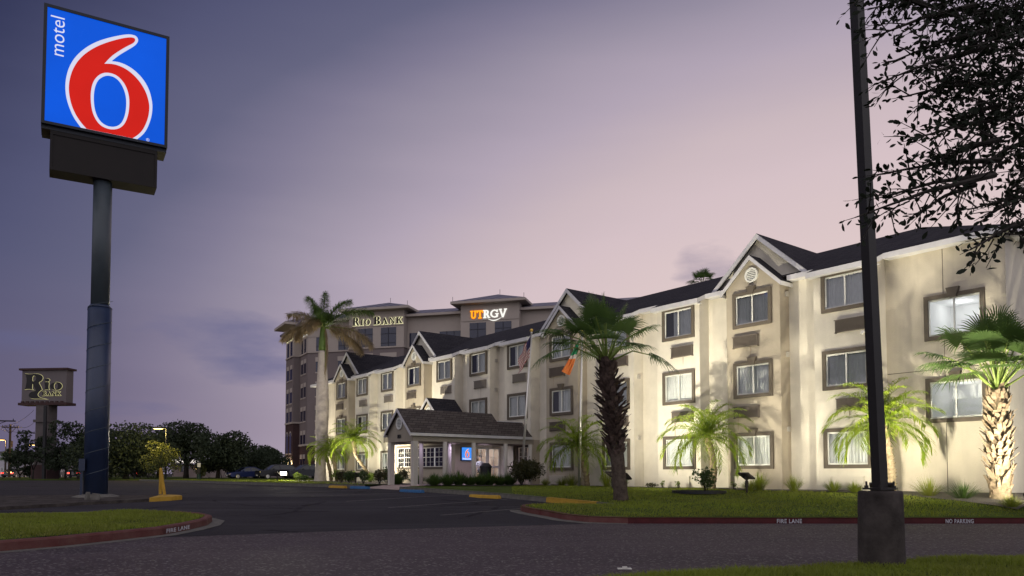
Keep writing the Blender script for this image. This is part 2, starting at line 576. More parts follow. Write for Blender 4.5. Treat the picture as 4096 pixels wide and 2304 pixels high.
# ---------------------------------------------------------------- curves: letters and outlines
def outline_mesh(name, splines, mats, depth=0.02, parent=None, offset=0.0, mtx=None, bez=False):
    cu = bpy.data.curves.new(name, "CURVE")
    cu.dimensions = "2D"
    cu.fill_mode = "BOTH"
    cu.extrude = depth / 2
    cu.offset = offset
    for pts in splines:
        if bez:
            sp = cu.splines.new("NURBS")
            sp.points.add(len(pts) - 1)
            sp.order_u = 3
            sp.resolution_u = 6
        else:
            sp = cu.splines.new("POLY")
            sp.points.add(len(pts) - 1)
        for p, q in zip(sp.points, pts):
            p.co = (q[0], q[1], 0, 1)
        sp.use_cyclic_u = True
    return curve_to_mesh(name, cu, mats, parent, mtx)


def text_mesh(name, body, size, mats, depth=0.01, parent=None, mtx=None, align="LEFT", shear=0.0, bold=0.0, space=1.0):
    cu = bpy.data.curves.new(name, "FONT")
    cu.body = body
    cu.size = size
    cu.extrude = depth / 2
    cu.align_x = align
    cu.shear = shear
    cu.offset = bold
    cu.space_character = space
    return curve_to_mesh(name, cu, mats, parent, mtx)


def curve_to_mesh(name, cu, mats, parent, mtx):
    tmp = bpy.data.objects.new("tmp_outline", cu)
    COL.objects.link(tmp)
    dg = bpy.context.evaluated_depsgraph_get()
    me = bpy.data.meshes.new_from_object(tmp.evaluated_get(dg))
    bpy.data.objects.remove(tmp)
    bpy.data.curves.remove(cu)
    me.name = name
    me.materials.clear()
    for m in (mats if isinstance(mats, (list, tuple)) else [mats]):
        me.materials.append(m)
    if mtx is not None:
        me.transform(mtx)
    return link(name, me, parent)


def ell(cx, cy, rx, ry, n=20):
    return [(cx + rx * math.cos(2 * PI * i / n), cy + ry * math.sin(2 * PI * i / n)) for i in range(n)]


LET = {
    "I": (0.42, [[(0, 0), (.42, 0), (.42, .06), (.32, .1), (.32, .9), (.42, .94), (.42, 1), (0, 1), (0, .94), (.1, .9), (.1, .1), (0, .06)]]),
    "B": (0.72, [[(0, 0), (.45, 0), (.62, .05), (.72, .17), (.72, .33), (.64, .46), (.5, .52), (.62, .58), (.68, .68), (.68, .82), (.6, .94), (.45, 1), (0, 1), (0, .94), (.1, .9), (.1, .1), (0, .06)],
                 [(.32, .07), (.42, .08), (.48, .18), (.48, .35), (.42, .47), (.32, .48)], [(.32, .55), (.4, .56), (.45, .65), (.45, .84), (.4, .92), (.32, .93)]]),
    "R": (0.88, [[(0, 0), (.42, 0), (.42, .06), (.32, .1), (.32, .46), (.38, .46), (.62, 0), (.9, 0), (.9, .06), (.82, .09), (.6, .5), (.7, .6), (.72, .72), (.7, .86), (.6, .96), (.45, 1), (0, 1), (0, .94), (.1, .9), (.1, .1), (0, .06)],
                 [(.32, .53), (.4, .54), (.48, .62), (.48, .84), (.4, .92), (.32, .93)]]),
    "A": (0.98, [[(0, 0), (.3, 0), (.3, .06), (.22, .09), (.28, .26), (.58, .26), (.64, .09), (.55, .06), (.55, 0), (.98, 0), (.98, .06), (.9, .1), (.56, 1), (.44, 1), (.1, .1), (0, .06)],
                 [(.31, .34), (.55, .34), (.43, .7)]]),
    "N": (0.95, [[(0, 0), (.28, 0), (.28, .06), (.19, .1), (.19, .78), (.74, 0), (.86, 0), (.86, .9), (.95, .94), (.95, 1), (.67, 1), (.67, .94), (.76, .9), (.76, .3), (.28, 1), (0, 1), (0, .94), (.09, .9), (.09, .1), (0, .06)]]),
    "K": (0.98, [[(0, 0), (.42, 0), (.42, .06), (.32, .1), (.32, .42), (.4, .5), (.64, .1), (.58, .06), (.58, 0), (.98, 0), (.98, .06), (.9, .09), (.55, .64), (.76, .9), (.88, .94), (.88, 1), (.55, 1), (.55, .94), (.62, .9), (.32, .55), (.32, .9), (.42, .94), (.42, 1), (0, 1), (0, .94), (.1, .9), (.1, .1), (0, .06)]]),
    "O": (0.95, [ell(.47, .5, .47, .52), ell(.47, .5, .25, .43)]),
    "U": (0.82, [[(0, 1), (0, .9), (.1, .88), (.1, .3), (.2, .08), (.42, 0), (.62, .08), (.72, .3), (.72, .88), (.82, .9), (.82, 1), (.48, 1), (.48, .9), (.56, .88), (.56, .32), (.5, .18), (.42, .14), (.32, .18), (.26, .32), (.26, .88), (.34, .9), (.34, 1)]]),
    "T": (0.80, [[(.2, 0), (.6, 0), (.6, .1), (.5, .12), (.5, .88), (.66, .88), (.7, .72), (.8, .72), (.8, 1), (0, 1), (0, .72), (.1, .72), (.14, .88), (.32, .88), (.32, .12), (.2, .1)]]),
    "V": (0.90, [[(.36, 0), (.52, 0), (.82, .9), (.9, .92), (.9, 1), (.58, 1), (.58, .92), (.66, .9), (.46, .25), (.25, .9), (.33, .92), (.33, 1), (0, 1), (0, .92), (.08, .9)]]),
    "G": (0.94, [[(.72, .7), (.84, .7), (.84, .98), (.74, .98), (.72, .92), (.5, 1), (.24, .93), (.06, .72), (0, .5), (.06, .26), (.24, .07), (.5, 0), (.72, .04), (.86, .1), (.86, .42), (.94, .44), (.94, .52), (.56, .52), (.56, .44), (.68, .42), (.68, .18), (.5, .13), (.3, .2), (.19, .38), (.18, .55), (.24, .74), (.38, .86), (.52, .87), (.66, .8)]]),
}


def word(seq, gap=0.10):
    """seq: [(letter, height, xscale)] -> list of splines, total width"""
    out, x = [], 0.0
    for ch, h, xs in seq:
        if ch == " ":
            x += h
            continue
        wd, sp = LET[ch]
        for s in sp:
            out.append([(x + p[0] * h * xs, p[1] * h) for p in s])
        x += wd * h * xs + gap
    return out, x - gap


# the big numeral: unit-square outlines (whole panel = 1 x 1)
WO = [(0.69, 0.953), (0.732, 0.953), (0.754, 0.924), (0.745, 0.889), (0.716, 0.85), (0.652, 0.792), (0.582, 0.726), (0.528, 0.662), (0.584, 0.671), (0.654, 0.662), (0.726, 0.632), (0.8, 0.573), (0.856, 0.489), (0.884, 0.389), (0.89, 0.314), (0.88, 0.224), (0.848, 0.121), (0.812, 0.056), (0.762, 0.003), (0.289, 0.003), (0.232, 0.072), (0.192, 0.155), (0.164, 0.243), (0.154, 0.335), (0.16, 0.425), (0.183, 0.523), (0.228, 0.62), (0.296, 0.71), (0.373, 0.784), (0.463, 0.848), (0.578, 0.91), (0.648, 0.942)]
RO = [(0.696, 0.928), (0.724, 0.925), (0.726, 0.903), (0.709, 0.876), (0.651, 0.83), (0.582, 0.766), (0.524, 0.705), (0.468, 0.622), (0.537, 0.64), (0.608, 0.636), (0.684, 0.61), (0.764, 0.549), (0.826, 0.463), (0.857, 0.37), (0.863, 0.308), (0.853, 0.218), (0.818, 0.115), (0.775, 0.05), (0.722, 0.003), (0.334, 0.003), (0.289, 0.046), (0.243, 0.109), (0.208, 0.184), (0.188, 0.271), (0.182, 0.342), (0.191, 0.428), (0.216, 0.519), (0.263, 0.611), (0.33, 0.695), (0.408, 0.766), (0.487, 0.822), (0.579, 0.877), (0.649, 0.912)]
WI = [(0.493, 0.551), (0.563, 0.55), (0.616, 0.517), (0.659, 0.46), (0.684, 0.379), (0.688, 0.292), (0.679, 0.203), (0.654, 0.123), (0.614, 0.071), (0.562, 0.045), (0.504, 0.04), (0.446, 0.058), (0.405, 0.104), (0.376, 0.17), (0.362, 0.264), (0.362, 0.35), (0.376, 0.426), (0.403, 0.482), (0.442, 0.526)]
BI = [(0.488, 0.524), (0.552, 0.526), (0.599, 0.497), (0.635, 0.441), (0.657, 0.372), (0.662, 0.299), (0.655, 0.21), (0.633, 0.137), (0.602, 0.093), (0.556, 0.068), (0.504, 0.065), (0.457, 0.085), (0.422, 0.126), (0.398, 0.188), (0.387, 0.271), (0.389, 0.356), (0.404, 0.427), (0.431, 0.479)]


def smooth_poly(pts, it=2, keep=()):
    """corner cutting that keeps the listed indices sharp"""
    keep = set(keep)
    flags = [i in keep for i in range(len(pts))]
    for _ in range(it):
        np_, nf = [], []
        n = len(pts)
        for i in range(n):
            p, a, b = pts[i], pts[i - 1], pts[(i + 1) % n]
            if flags[i]:
                np_.append(p)
                nf.append(True)
            else:
                np_ += [(p[0] * .75 + a[0] * .25, p[1] * .75 + a[1] * .25), (p[0] * .75 + b[0] * .25, p[1] * .75 + b[1] * .25)]
                nf += [False, False]
        pts, flags = np_, nf
    return pts


WO2 = smooth_poly(WO, 2, (7, 18, 19))
RO2 = smooth_poly(RO, 2, (7, 18, 19))
WI2 = smooth_poly(WI)
BI2 = smooth_poly(BI)
XZ = Matrix(((1, 0, 0, 0), (0, 0, -1, 0), (0, 1, 0, 0), (0, 0, 0, 1)))   # draw plane -> upright, facing -y


def at(x, y, z):
    return Matrix.Translation((x, y, z)) @ XZ


def scl(pts, sx_, sy_, ox=0, oy=0):
    return [(ox + p[0] * sx_, oy + p[1] * sy_) for p in pts]


# ================================================================ THE MOTEL
motel = empty("motel_building", P0, MOTEL_ROT, "long three storey cream motel with taupe gabled bays under a dark shingle roof", "building")
ZB, ST = -0.95, 2.70              # foot of the walls (in the ground), storey height
WIN_W, WIN_H = 1.68, 1.37
WZ = [0.18, 0.18 + 2.69, 0.18 + 5.38]   # foot of the window surrounds
REC = 0.60                        # depth of the main wall behind the bays
GAB = [0.05, -10.80, -24.97, -35.60]      # taupe gabled bays
BAY = [3.66, -3.54, -7.14, -14.33, -17.89, -21.43, -28.54, -32.25]   # cream bays
GH, BH = 1.165, 1.115
S_L, S_R = -41.75, 8.33
EZ, EO, SLOPE, RD = 7.28, 0.25, 0.44, 4.6    # eave height / position, roof pitch, ridge position
RZ = EZ + (RD - EO) * SLOPE


def roof_z(d):
    return EZ + (d - EO) * SLOPE


holes = {"main": [], }


def wall_face(mb, s0, s1, z0, z1, d, hl):
    """a wall facing the viewer at depth d with rectangular openings"""
    xs = sorted({s0, s1} | {h[0] for h in hl} | {h[1] for h in hl})
    zs = sorted({z0, z1} | {h[2] for h in hl} | {h[3] for h in hl})
    xs = [x for x in xs if s0 <= x <= s1]
    zs = [z for z in zs if z0 <= z <= z1]
    for i in range(len(xs) - 1):
        for j in range(len(zs) - 1):
            cx, cz = (xs[i] + xs[i + 1]) / 2, (zs[j] + zs[j + 1]) / 2
            if any(h[0] < cx < h[1] and h[2] < cz < h[3] for h in hl):
                continue
            mb.face([(xs[i], d, zs[j]), (xs[i + 1], d, zs[j]), (xs[i + 1], d, zs[j + 1]), (xs[i], d, zs[j + 1])])


TR = 0.13                         # width of the surround
# ---- window prototypes (origin: foot of the surround, centred, on the wall face; -y is outward)
_wc = {}


def win_meshes(wd, ht, curt, lit):
    key = (wd, ht, curt, lit)
    if key in _wc:
        return _wc[key]
    a = wd / 2
    ia, z0, z1 = a - TR, TR, ht - TR
    t = MB()                      # surround + recess box
    for (x0, x1, y0, y1) in ((-a, a, 0, TR), (-a, a, ht - TR, ht), (-a, -ia, TR, ht - TR), (ia, a, TR, ht - TR)):
        t.box(x0, x1, -0.075, 0.03, y0, y1)
    dep = 1.6 if lit else 0.55
    t.cur = 1
    t.face([(-ia, dep, z0), (ia, dep, z0), (ia, dep, z1), (-ia, dep, z1)])
    t.face([(-ia, 0.03, z0), (-ia, dep, z0), (-ia, dep, z1), (-ia, 0.03, z1)])
    t.face([(ia, 0.03, z0), (ia, 0.03, z1), (ia, dep, z1), (ia, dep, z0)])
    t.face([(-ia, 0.03, z0), (ia, 0.03, z0), (ia, dep, z0), (-ia, dep, z0)])
    t.face([(-ia, 0.03, z1), (-ia, dep, z1), (ia, dep, z1), (ia, 0.03, z1)])
    f = MB()
    fw = 0.035
    for (x0, x1, y0, y1) in ((-ia, ia, z0, z0 + fw), (-ia, ia, z1 - fw, z1), (-ia, -ia + fw, z0 + fw, z1 - fw), (ia - fw, ia, z0 + fw, z1 - fw), (-0.022, 0.022, z0 + fw, z1 - fw)):
        f.box(x0, x1, -0.02, 0.035, y0, y1)
    for sgn in (-1, 1):           # sliding sash, one track behind the other
        x0, x1 = (-ia + fw, -0.022) if sgn < 0 else (0.022, ia - fw)
        yy = 0.0 if sgn < 0 else 0.012
        for q in ((x0, x1, z0 + fw, z0 + fw + .022), (x0, x1, z1 - fw - .022, z1 - fw)):
            f.box(q[0], q[1], yy - .008, yy + .018, q[2], q[3])
    g = MB()
    g.face([(-ia + fw, 0.012, z0 + fw), (ia - fw, 0.012, z0 + fw), (ia - fw, 0.012, z1 - fw), (-ia + fw, 0.012, z1 - fw)])
    c = None
    if curt:
        c = MB()
        spans = {"full": [(-ia, -0.02), (-0.02, ia)], "gapl": [(-ia * 0.45, 0.02), (0.02, ia)], "gapr": [(-ia, 0.0), (0.0, ia * 0.9)], "slit": [(-ia, -0.12), (-0.02, ia)],
                 "half": [(-ia * .55, ia)]}[curt]
        rr = random.Random(hash(curt) % 97 + 5)
        for (x0, x1) in spans:
            n = max(12, int((x1 - x0) / 0.018))
            ph, fq = rr.random() * 6, 46 + rr.random() * 10
            pr = None
            for i in range(n + 1):
                x = x0 + (x1 - x0) * i / n
                y = 0.10 + 0.017 * math.sin(fq * x + ph) + 0.010 * math.sin(fq * 0.43 * x + 2 * ph)
                yb = y + 0.012 * math.sin(fq * 0.7 * x)
                if pr:
                    c.face([(pr[0], pr[2], z0 + .03), (x, yb, z0 + .03), (x, y, z1), (pr[0], pr[1], z1)])
                pr = (x, y, yb)
    out = (t, f, g, c)
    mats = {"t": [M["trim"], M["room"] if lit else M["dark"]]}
    ob = {}
    ob["t"] = t.build("window", mats["t"])
    ob["f"] = f.build("frame", M["alu"])
    ob["g"] = g.build("pane", M["glass"])
    ob["c"] = c.build("curtain", M["curtain"], smooth=True) if c else None
    res = {k: (o.data if o else None) for k, o in ob.items()}
    for o in ob.values():
        if o:
            bpy.data.objects.remove(o)
    _wc[key] = res
    return res


ks = MB()                         # keystone over a window
ks.prism([(-0.11, 0), (0.11, 0), (0.19, 0.30), (-0.19, 0.30)], lambda p, k: (p[0], -0.14 if k == 0 else 0.0, p[1]))
_k = ks.build("keystone", M["trim"])
KS = _k.data
bpy.data.objects.remove(_k)


def add_window(s, z, d, wd=WIN_W, ht=WIN_H, curt="full", key=False, lit=False):
    r = win_meshes(wd, ht, curt, lit)
    wo_ = link("window", r["t"], motel, (s, d, z))
    link("frame", r["f"], wo_)
    link("pane", r["g"], wo_)
    if r["c"]:
        link("curtain", r["c"], wo_)
    if key:
        link("keystone", KS, wo_, (0, -0.002, ht - 0.14))
    return wo_, (s - wd / 2 + TR - 0.005, s + wd / 2 - TR + 0.005, z + TR - 0.005, z + ht - TR + 0.005)


_ac = {}


def add_ac(s, z, d, m):
    if m not in _ac:
        a = MB()
        a.box(-0.54, 0.54, -0.10, 0.0, 0, 0.40)
        for i in range(10):
            zz = 0.03 + i * 0.036
            a.box(-0.51, 0.51, -0.118, -0.10, zz, zz + 0.017)
        a.box(-0.56, 0.56, -0.13, 0.0, 0.40, 0.425)
        for sx_ in (-0.55, 0.53):
            a.box(sx_, sx_ + 0.02, -0.12, 0, -0.03, 0.0)
        o = a.build("air_conditioner", M[m])
        _ac[m] = o.data
        bpy.data.objects.remove(o)
    o = link("air_conditioner", _ac[m], motel, (s, d, z))
    if z > 1 and rnd.random() < .55:      # a rusty drip mark below
        st_ = MB()
        for k in range(rnd.choice((1, 1, 2))):
            x_ = -.48 + .9 * rnd.random()
            L_ = .35 + .75 * rnd.random()
            st_.face([(x_ - .022, -.003, -.01), (x_ + .022, -.003, -.01), (x_ + .012, -.003, -L_ * .6), (x_ + .003, -.003, -L_), (x_ - .010, -.003, -L_ * .7)])
        st_.build("drip_stain", M["drip"], o)
    return o


CURT = ["full", "full", "gapl", "full", "slit", "full", "gapr"]
ci = 0
# ---- cream bays
for bi, sc_ in enumerate(BAY):
    hl = []
    for lv in range(3):
        if bi in (3, 4, 5) and lv == 0:
            continue              # the lobby takes the ground floor here
        st = {(0, 0): "slit", (0, 1): "full", (0, 2): "full", (1, 0): "slit", (1, 1): "full", (1, 2): "gapl", (3, 2): "gapl", (4, 2): "gapl"}.get((bi, lv), CURT[(bi * 3 + lv * 2) % 7])
        wo_, h = add_window(sc_ + 0.04, WZ[lv], 0, curt=st)
        hl.append(h)
        am = ("ac_cream", "ac_grey", "ac_grey")[lv] if bi not in (0, 1, 2) else ("ac_cream", "ac_brown", "ac_brown")[lv]
        add_ac(sc_ + (0.25 if lv else 0.05), WZ[lv] - 0.74 if lv else WZ[0] - 0.70, 0, am)
    b = MB()
    s0, s1 = sc_ - BH, sc_ + BH
    zt = 6.93
    zbt = 1.75 if bi in (3, 4, 5) else ZB
    wall_face(b, s0, s1, zbt, zt, 0, hl)
    for s_, q in ((s0, 0), (s1, 1)):     # the bay's sides run up to the slope of the roof
        pts = [(s_, 0, zbt), (s_, REC + .02, zbt), (s_, REC + .02, roof_z(REC) - .14), (s_, 0, zt)]
        b.face(pts if q else pts[::-1])
    if bi in (3, 4, 5):
        b.face([(s0, 0, zbt), (s0, REC + .3, zbt), (s1, REC + .3, zbt), (s1, 0, zbt)])
    b.build("bay", M["cream"], motel)

# ---- taupe gabled bays
gv = MB()                         # round louvre in the gable
def ring(mb, r0, r1, y0, y1, n=28):
    for i in range(n):
        a, c = 2 * PI * i / n, 2 * PI * (i + 1) / n
        P = lambda r, t_, y: (r * math.cos(t_), y, r * math.sin(t_))
        mb.face([P(r0, a, y0), P(r1, a, y0), P(r1, c, y0), P(r0, c, y0)])
        mb.face([P(r1, a, y0), P(r1, a, y1), P(r1, c, y1), P(r1, c, y0)])
        mb.face([P(r0, a, y0), P(r0, c, y0), P(r0, c, y1), P(r0, a, y1)])
ring(gv, 0.215, 0.285, -0.06, 0.0)
for i in range(6):
    z = -0.165 + i * 0.066
    hw = math.sqrt(max(0.0, 0.215 ** 2 - z * z))
    gv.box(-hw, hw, -0.045, -0.018, z - 0.017, z + 0.017)
gv.cur = 1
gv.face([(0.24 * math.cos(2 * PI * i / 24), -0.006, 0.24 * math.sin(2 * PI * i / 24)) for i in range(24)])
_g = gv.build("gable_vent", [M["alu"], M["dark"]])
GV = _g.data
bpy.data.objects.remove(_g)

GZ0, GAP_Z, GSL = 7.16, 8.25, 0.93
for gi, sc_ in enumerate(GAB):
    hl = []
    for lv in range(3):
        wo_, h = add_window(sc_, WZ[lv], 0, curt={(0, 2): "slit", (0, 0): "slit", (2, 2): "gapl", (3, 2): "gapr"}.get((gi, lv), CURT[(gi + lv) % 7]), key=True)
        hl.append(h)
        add_ac(sc_ - 0.28, WZ[lv] - (0.74 if lv else 0.70), 0, "ac_brown" if lv else "ac_cream")
    b = MB()
    s0, s1 = sc_ - GH, sc_ + GH
    zt = GZ0 - 0.02
    wall_face(b, s0, s1, ZB, zt, 0, hl)
    b.face([(s0, 0, zt), (s1, 0, zt), (sc_, 0, zt + GH * GSL)])
    b.face([(s1, 0, ZB), (s1, REC + .02, ZB), (s1, REC + .02, zt), (s1, 0, zt)])
    b.face([(s0, 0, ZB), (s0, 0, zt), (s0, REC + .02, zt), (s0, REC + .02, ZB)])
    b.build("gabled_bay", M["taupe"], motel)
    # small gable roof
    r = MB()
    ov = 0.16
    hw = GH + ov
    za = zt + GH * GSL + 0.05
    ze = za - hw * GSL
    for sg in (-1, 1):
        p = [(sc_, -0.16, za), (sc_ + sg * hw, -0.16, ze), (sc_ + sg * hw, REC + .05, ze), (sc_, REC + .05, za)]
        if sg < 0:
            p = p[::-1]
        r.face(p)
        q = [(a_, b_, c_ - 0.06) for a_, b_, c_ in p][::-1]
        r.face(q)
    rr_ = r.build("gable_roof", M["shingle"], motel)
    f = MB()                      # white rake boards + little eave returns
    for sg in (-1, 1):
        f.prism([(0, 0.0), (hw, -hw * GSL), (hw, -hw * GSL - 0.17), (0, -0.17)], lambda p, k, sg=sg: (sc_ + sg * p[0], (-0.185, -0.15)[k], za - 0.012 + p[1]))
        x0, x1 = sorted((sc_ + sg * (hw + .004), sc_ + sg * (hw - .03)))
        f.box(x0, x1, -0.149, REC + .03, ze - 0.16, ze - 0.012)
    f.build("rake_board", M["fascia"], rr_)
    link("gable_vent", GV, motel, (sc_, -0.002, 7.52))
    # large cross gable behind
    zb2, hw2 = 7.38, 2.0
    gsl2 = (RZ - 0.02 - zb2) / hw2
    g2 = MB()
    g2.face([(sc_ - hw2, 0.56, zb2 - .2), (sc_ + hw2, 0.56, zb2 - .2), (sc_ + hw2, 0.56, zb2), (sc_, 0.56, RZ - .04), (sc_ - hw2, 0.56, zb2)])
    g2.build("cross_gable", M["cream"], motel)
    r = MB()
    hw3 = hw2 + 0.12
    for sg in (-1, 1):
        p = [(sc_, 0.34, RZ), (sc_ + sg * hw3, 0.34, RZ - hw3 * gsl2), (sc_ + sg * hw3, 2.2, RZ - hw3 * gsl2), (sc_, RD + .02, RZ)]
        r.face(p if sg > 0 else p[::-1])
        q = [(a_, b_, c_ - 0.08) for a_, b_, c_ in p]
        r.face(q[::-1] if sg > 0 else q)
    rr_ = r.build("cross_gable_roof", M["shingle"], motel)
    f = MB()
    for sg in (-1, 1):
        f.prism([(0, 0.0), (hw3, -hw3 * gsl2), (hw3, -hw3 * gsl2 - 0.2), (0, -0.2)], lambda p, k, sg=sg: (sc_ + sg * p[0], (0.30, 0.345)[k], RZ - 0.015 + p[1]))
        x0, x1 = sorted((sc_ + sg * (hw3 + .004), sc_ + sg * (hw3 - .03)))
        f.box(x0, x1, 0.346, 0.9, RZ - hw3 * gsl2 - 0.2, RZ - hw3 * gsl2 - 0.015)
        x0, x1 = sorted((sc_ + sg * (hw3 - .03), sc_ + sg * (hw2 - .25)))
        f.box(x0, x1, 0.346, 0.6, RZ - hw3 * gsl2 - 0.2, RZ - hw3 * gsl2 - 0.17)
    f.build("rake_board", M["fascia"], rr_)

# ---- main (recessed) wall
segs = []
edges = sorted([(c - GH, c + GH) for c in GAB] + [(c - BH, c + BH) for c in BAY])
cur = GAB[3] - GH
mw = MB()
for (a, b_) in edges:
    if a > cur + 0.01:
        wall_face(mw, cur, a, ZB, roof_z(REC) - .06, REC, [])
    cur = max(cur, b_)
mw.face([(S_R, REC, ZB), (S_R, 8.6, ZB), (S_R, 8.6, 7.28), (S_R, REC, 7.28)])
mw.face([(S_L, REC, ZB), (S_L, REC, 7.28), (S_L, 8.6, 7.28), (S_L, 8.6, ZB)])
mw.face([(S_L, 8.6, ZB), (S_L, 8.6, 7.28), (S_R, 8.6, 7.28), (S_R, 8.6, ZB)])
mw.build("wall", M["cream"], motel)
# ---- end walls with the stair windows
for (a, b_, c_) in ((BAY[0] + BH, S_R, 6.89), (S_L, GAB[3] - GH, -40.15)):
    e = MB()
    hl = []
    right = a > 0
    for z in (1.60, 4.22):
        wo_, h = add_window(c_, z, REC, wd=1.76, ht=1.42, curt=None if right else "full", key=right, lit=right)
        hl.append(h)
    wall_face(e, a, b_, ZB, 7.24, REC, hl)
    e.cur = 1
    xj = 6.58 if right else -38.2
    e.box(xj - .01, xj + .01, REC - .004, REC, -0.6, 1.58)
    e.box(xj - .01, xj + .01, REC - .004, REC, 3.04, 4.2)
    e.box(xj - .01, xj + .01, REC - .004, REC, 5.66, 7.1)
    e.box(a + .02, b_ - .02, REC - .0045, REC, 3.28, 3.30)
    if right:
        e.box(b_, b_ + .004, REC + .02, 8.5, 3.28, 3.30)
    e.build("end_wall", [M["sand"], M["seam"]], motel)
    if right:
        for z in (1.60, 4.22):    # the stair hall is lit
            ld = bpy.data.lights.new("stair_light", "POINT")
            ld.energy = 11 if z > 3 else 5
            ld.color = (1.0, 0.985, 0.95)
            ld.shadow_soft_size = 0.2
            lo = bpy.data.objects.new("stair_light", ld)
            COL.objects.link(lo)
            lo.parent = motel
            lo.location = (c_ - 0.1, REC + 0.9, z + 1.05)

# ---- main roof with hipped ends
SE_L, SE_R = S_L - 0.30, S_R + 0.30
BE = 2 * RD - EO
hipL, hipR = SE_L + (RD - EO), SE_R - (RD - EO)
r = MB()
r.face([(SE_L, EO, EZ), (SE_R, EO, EZ), (hipR, RD, RZ), (hipL, RD, RZ)])
r.face([(SE_R, EO, EZ), (SE_R, BE, EZ), (hipR, RD, RZ)])
r.face([(SE_R, BE, EZ), (SE_L, BE, EZ), (hipL, RD, RZ), (hipR, RD, RZ)])
r.face([(SE_L, BE, EZ), (SE_L, EO, EZ), (hipL, RD, RZ)])
r.face([(SE_L, EO, EZ - .03), (SE_L, BE, EZ - .03), (SE_R, BE, EZ - .03), (SE_R, EO, EZ - .03)])
for sc_ in BAY:                   # the roof runs further down over each cream bay
    dz = -0.27
    r.face([(sc_ - BH - .12, dz, roof_z(dz)), (sc_ + BH + .12, dz, roof_z(dz)), (sc_ + BH + .12, EO + .05, roof_z(EO + .05) + .004), (sc_ - BH - .12, EO + .05, roof_z(EO + .05) + .004)])
roof = r.build("roof", M["shingle"], motel)
f = MB()
# eave boards between the bays
cov = sorted([(c - GH - .16, c + GH + .16) for c in GAB] + [(c - BH - .12, c + BH + .12) for c in BAY])
cur = SE_L
for (a, b_) in cov + [(SE_R, SE_R)]:
    if a > cur + 0.02:
        f.box(cur, a, EO - .03, EO - .002, EZ - .19, EZ - .01)
        f.box(cur, a, EO - .001, REC + .02, EZ - .19, EZ - .16)
        f.build("fascia", M["fascia"], roof)
        f = MB()
    cur = max(cur, b_)
f = MB()
f.box(SE_R + .002, SE_R + .03, EO - .03, BE, EZ - .19, EZ - .01)
f.box(S_R, SE_R, REC, BE, EZ - .19, EZ - .16)
f.build("fascia", M["fascia"], roof)
f = MB()
f.box(SE_L - .03, SE_L - .002, EO - .03, BE, EZ - .19, EZ - .01)
f.build("fascia", M["fascia"], roof)
for sc_ in BAY:
    f = MB()
    dz = -0.27
    z1 = roof_z(dz)
    a, b_ = sc_ - BH - .12, sc_ + BH + .12
    f.box(a, b_, dz - .03, dz - .002, z1 - .19, z1 - .008)
    f.box(a + .01, b_ - .01, dz, 0.02, z1 - .19, z1 - .165)
    for s_ in (a, b_ - .025):     # sloping boards on the two sides
        f.prism([(dz, z1 - .19), (EO + .1, roof_z(EO + .1) - .19), (EO + .1, roof_z(EO + .1) - .012), (dz, z1 - .012)], lambda p, k, s_=s_: (s_ + (0, .025)[k], p[0], p[1]))
    f.build("fascia", M["fascia"], roof)

# ---- small fittings: exhaust hoods on the bay sides
for (s_, d_, z_) in ((GAB[0] + GH + .002, 0.42, 6.55), (GAB[0] + GH + .002, 0.42, 4.30), (GAB[0] + GH + .002, 0.42, 1.55), (BAY[2] + BH + .002, 0.3, 1.5), (BAY[2] + BH + .002, 0.3, 4.2), (BAY[4] + BH + .002, 0.42, 6.2), (BAY[4] + BH + .002, 0.42, 4.6)):
    h = MB()
    h.box(0, 0.05, -0.08, 0.08, 0, 0.16)
    h.box(0.02, 0.075, -0.09, 0.09, 0.145, 0.175)
    h.box(0.05, 0.06, -0.06, 0.06, 0.02, 0.05)
    h.box(0.05, 0.06, -0.06, 0.06, 0.08, 0.11)
    h.build("exhaust_hood", M["post"], motel, loc=(s_, d_, z_))
h = MB()                          # camera under an air conditioner
h.tube([(0, -0.02, 0), (0, -0.16, -0.02), (0, -0.2, -0.1)], 0.05, 8)
h.build("security_camera", M["white"], motel, loc=(4.35, 0, 4.72))
h = MB()
h.tube([(0, -0.02, 0.1), (0, -0.10, 0.1), (0, -0.12, 0.0)], [0.015, 0.02, 0.04], 8)
h.build("wall_light", M["white"], motel, loc=(-34.75, 0, 4.75))

# ================================================================ lobby (part of the motel)
LS, LD = -16.6, -2.4
LL = -23.45
lob = MB()
BW = (-20.55, -17.65)             # big window bay on the front
hl = [(-22.75, -21.2, 0.38, 1.50), (-20.45, -17.75, 0.38, 1.46)]
wall_face(lob, LL, LS, ZB, 1.74, LD, hl)
# side wall with sign and doors (faces the walk)
ys = (-1.18, 0.62)
for (y0, y1, z0, z1) in ((LD, ys[0], ZB, 1.74), (ys[0], ys[1], 1.50, 1.74)):
    lob.face([(LS, y0, z0), (LS, y1, z0), (LS, y1, z1), (LS, y0, z1)])
lob.face([(LL, LD, ZB), (LL, LD, 1.74), (LL, REC, 1.74), (LL, REC, ZB)])
# back wall of the entrance walk with its own window
hw_ = [(-15.28, -13.80, 0.42, 1.42)]
wall_face(lob, LS, -13.2, ZB, 1.76, REC + .25, hw_)
lob.face([(-13.22, 0.0, ZB), (-13.22, REC + .25, ZB), (-13.22, REC + .25, 1.76), (-13.22, 0.0, 1.76)])
lobby = lob.build("lobby_wall", M["taupe"], motel)
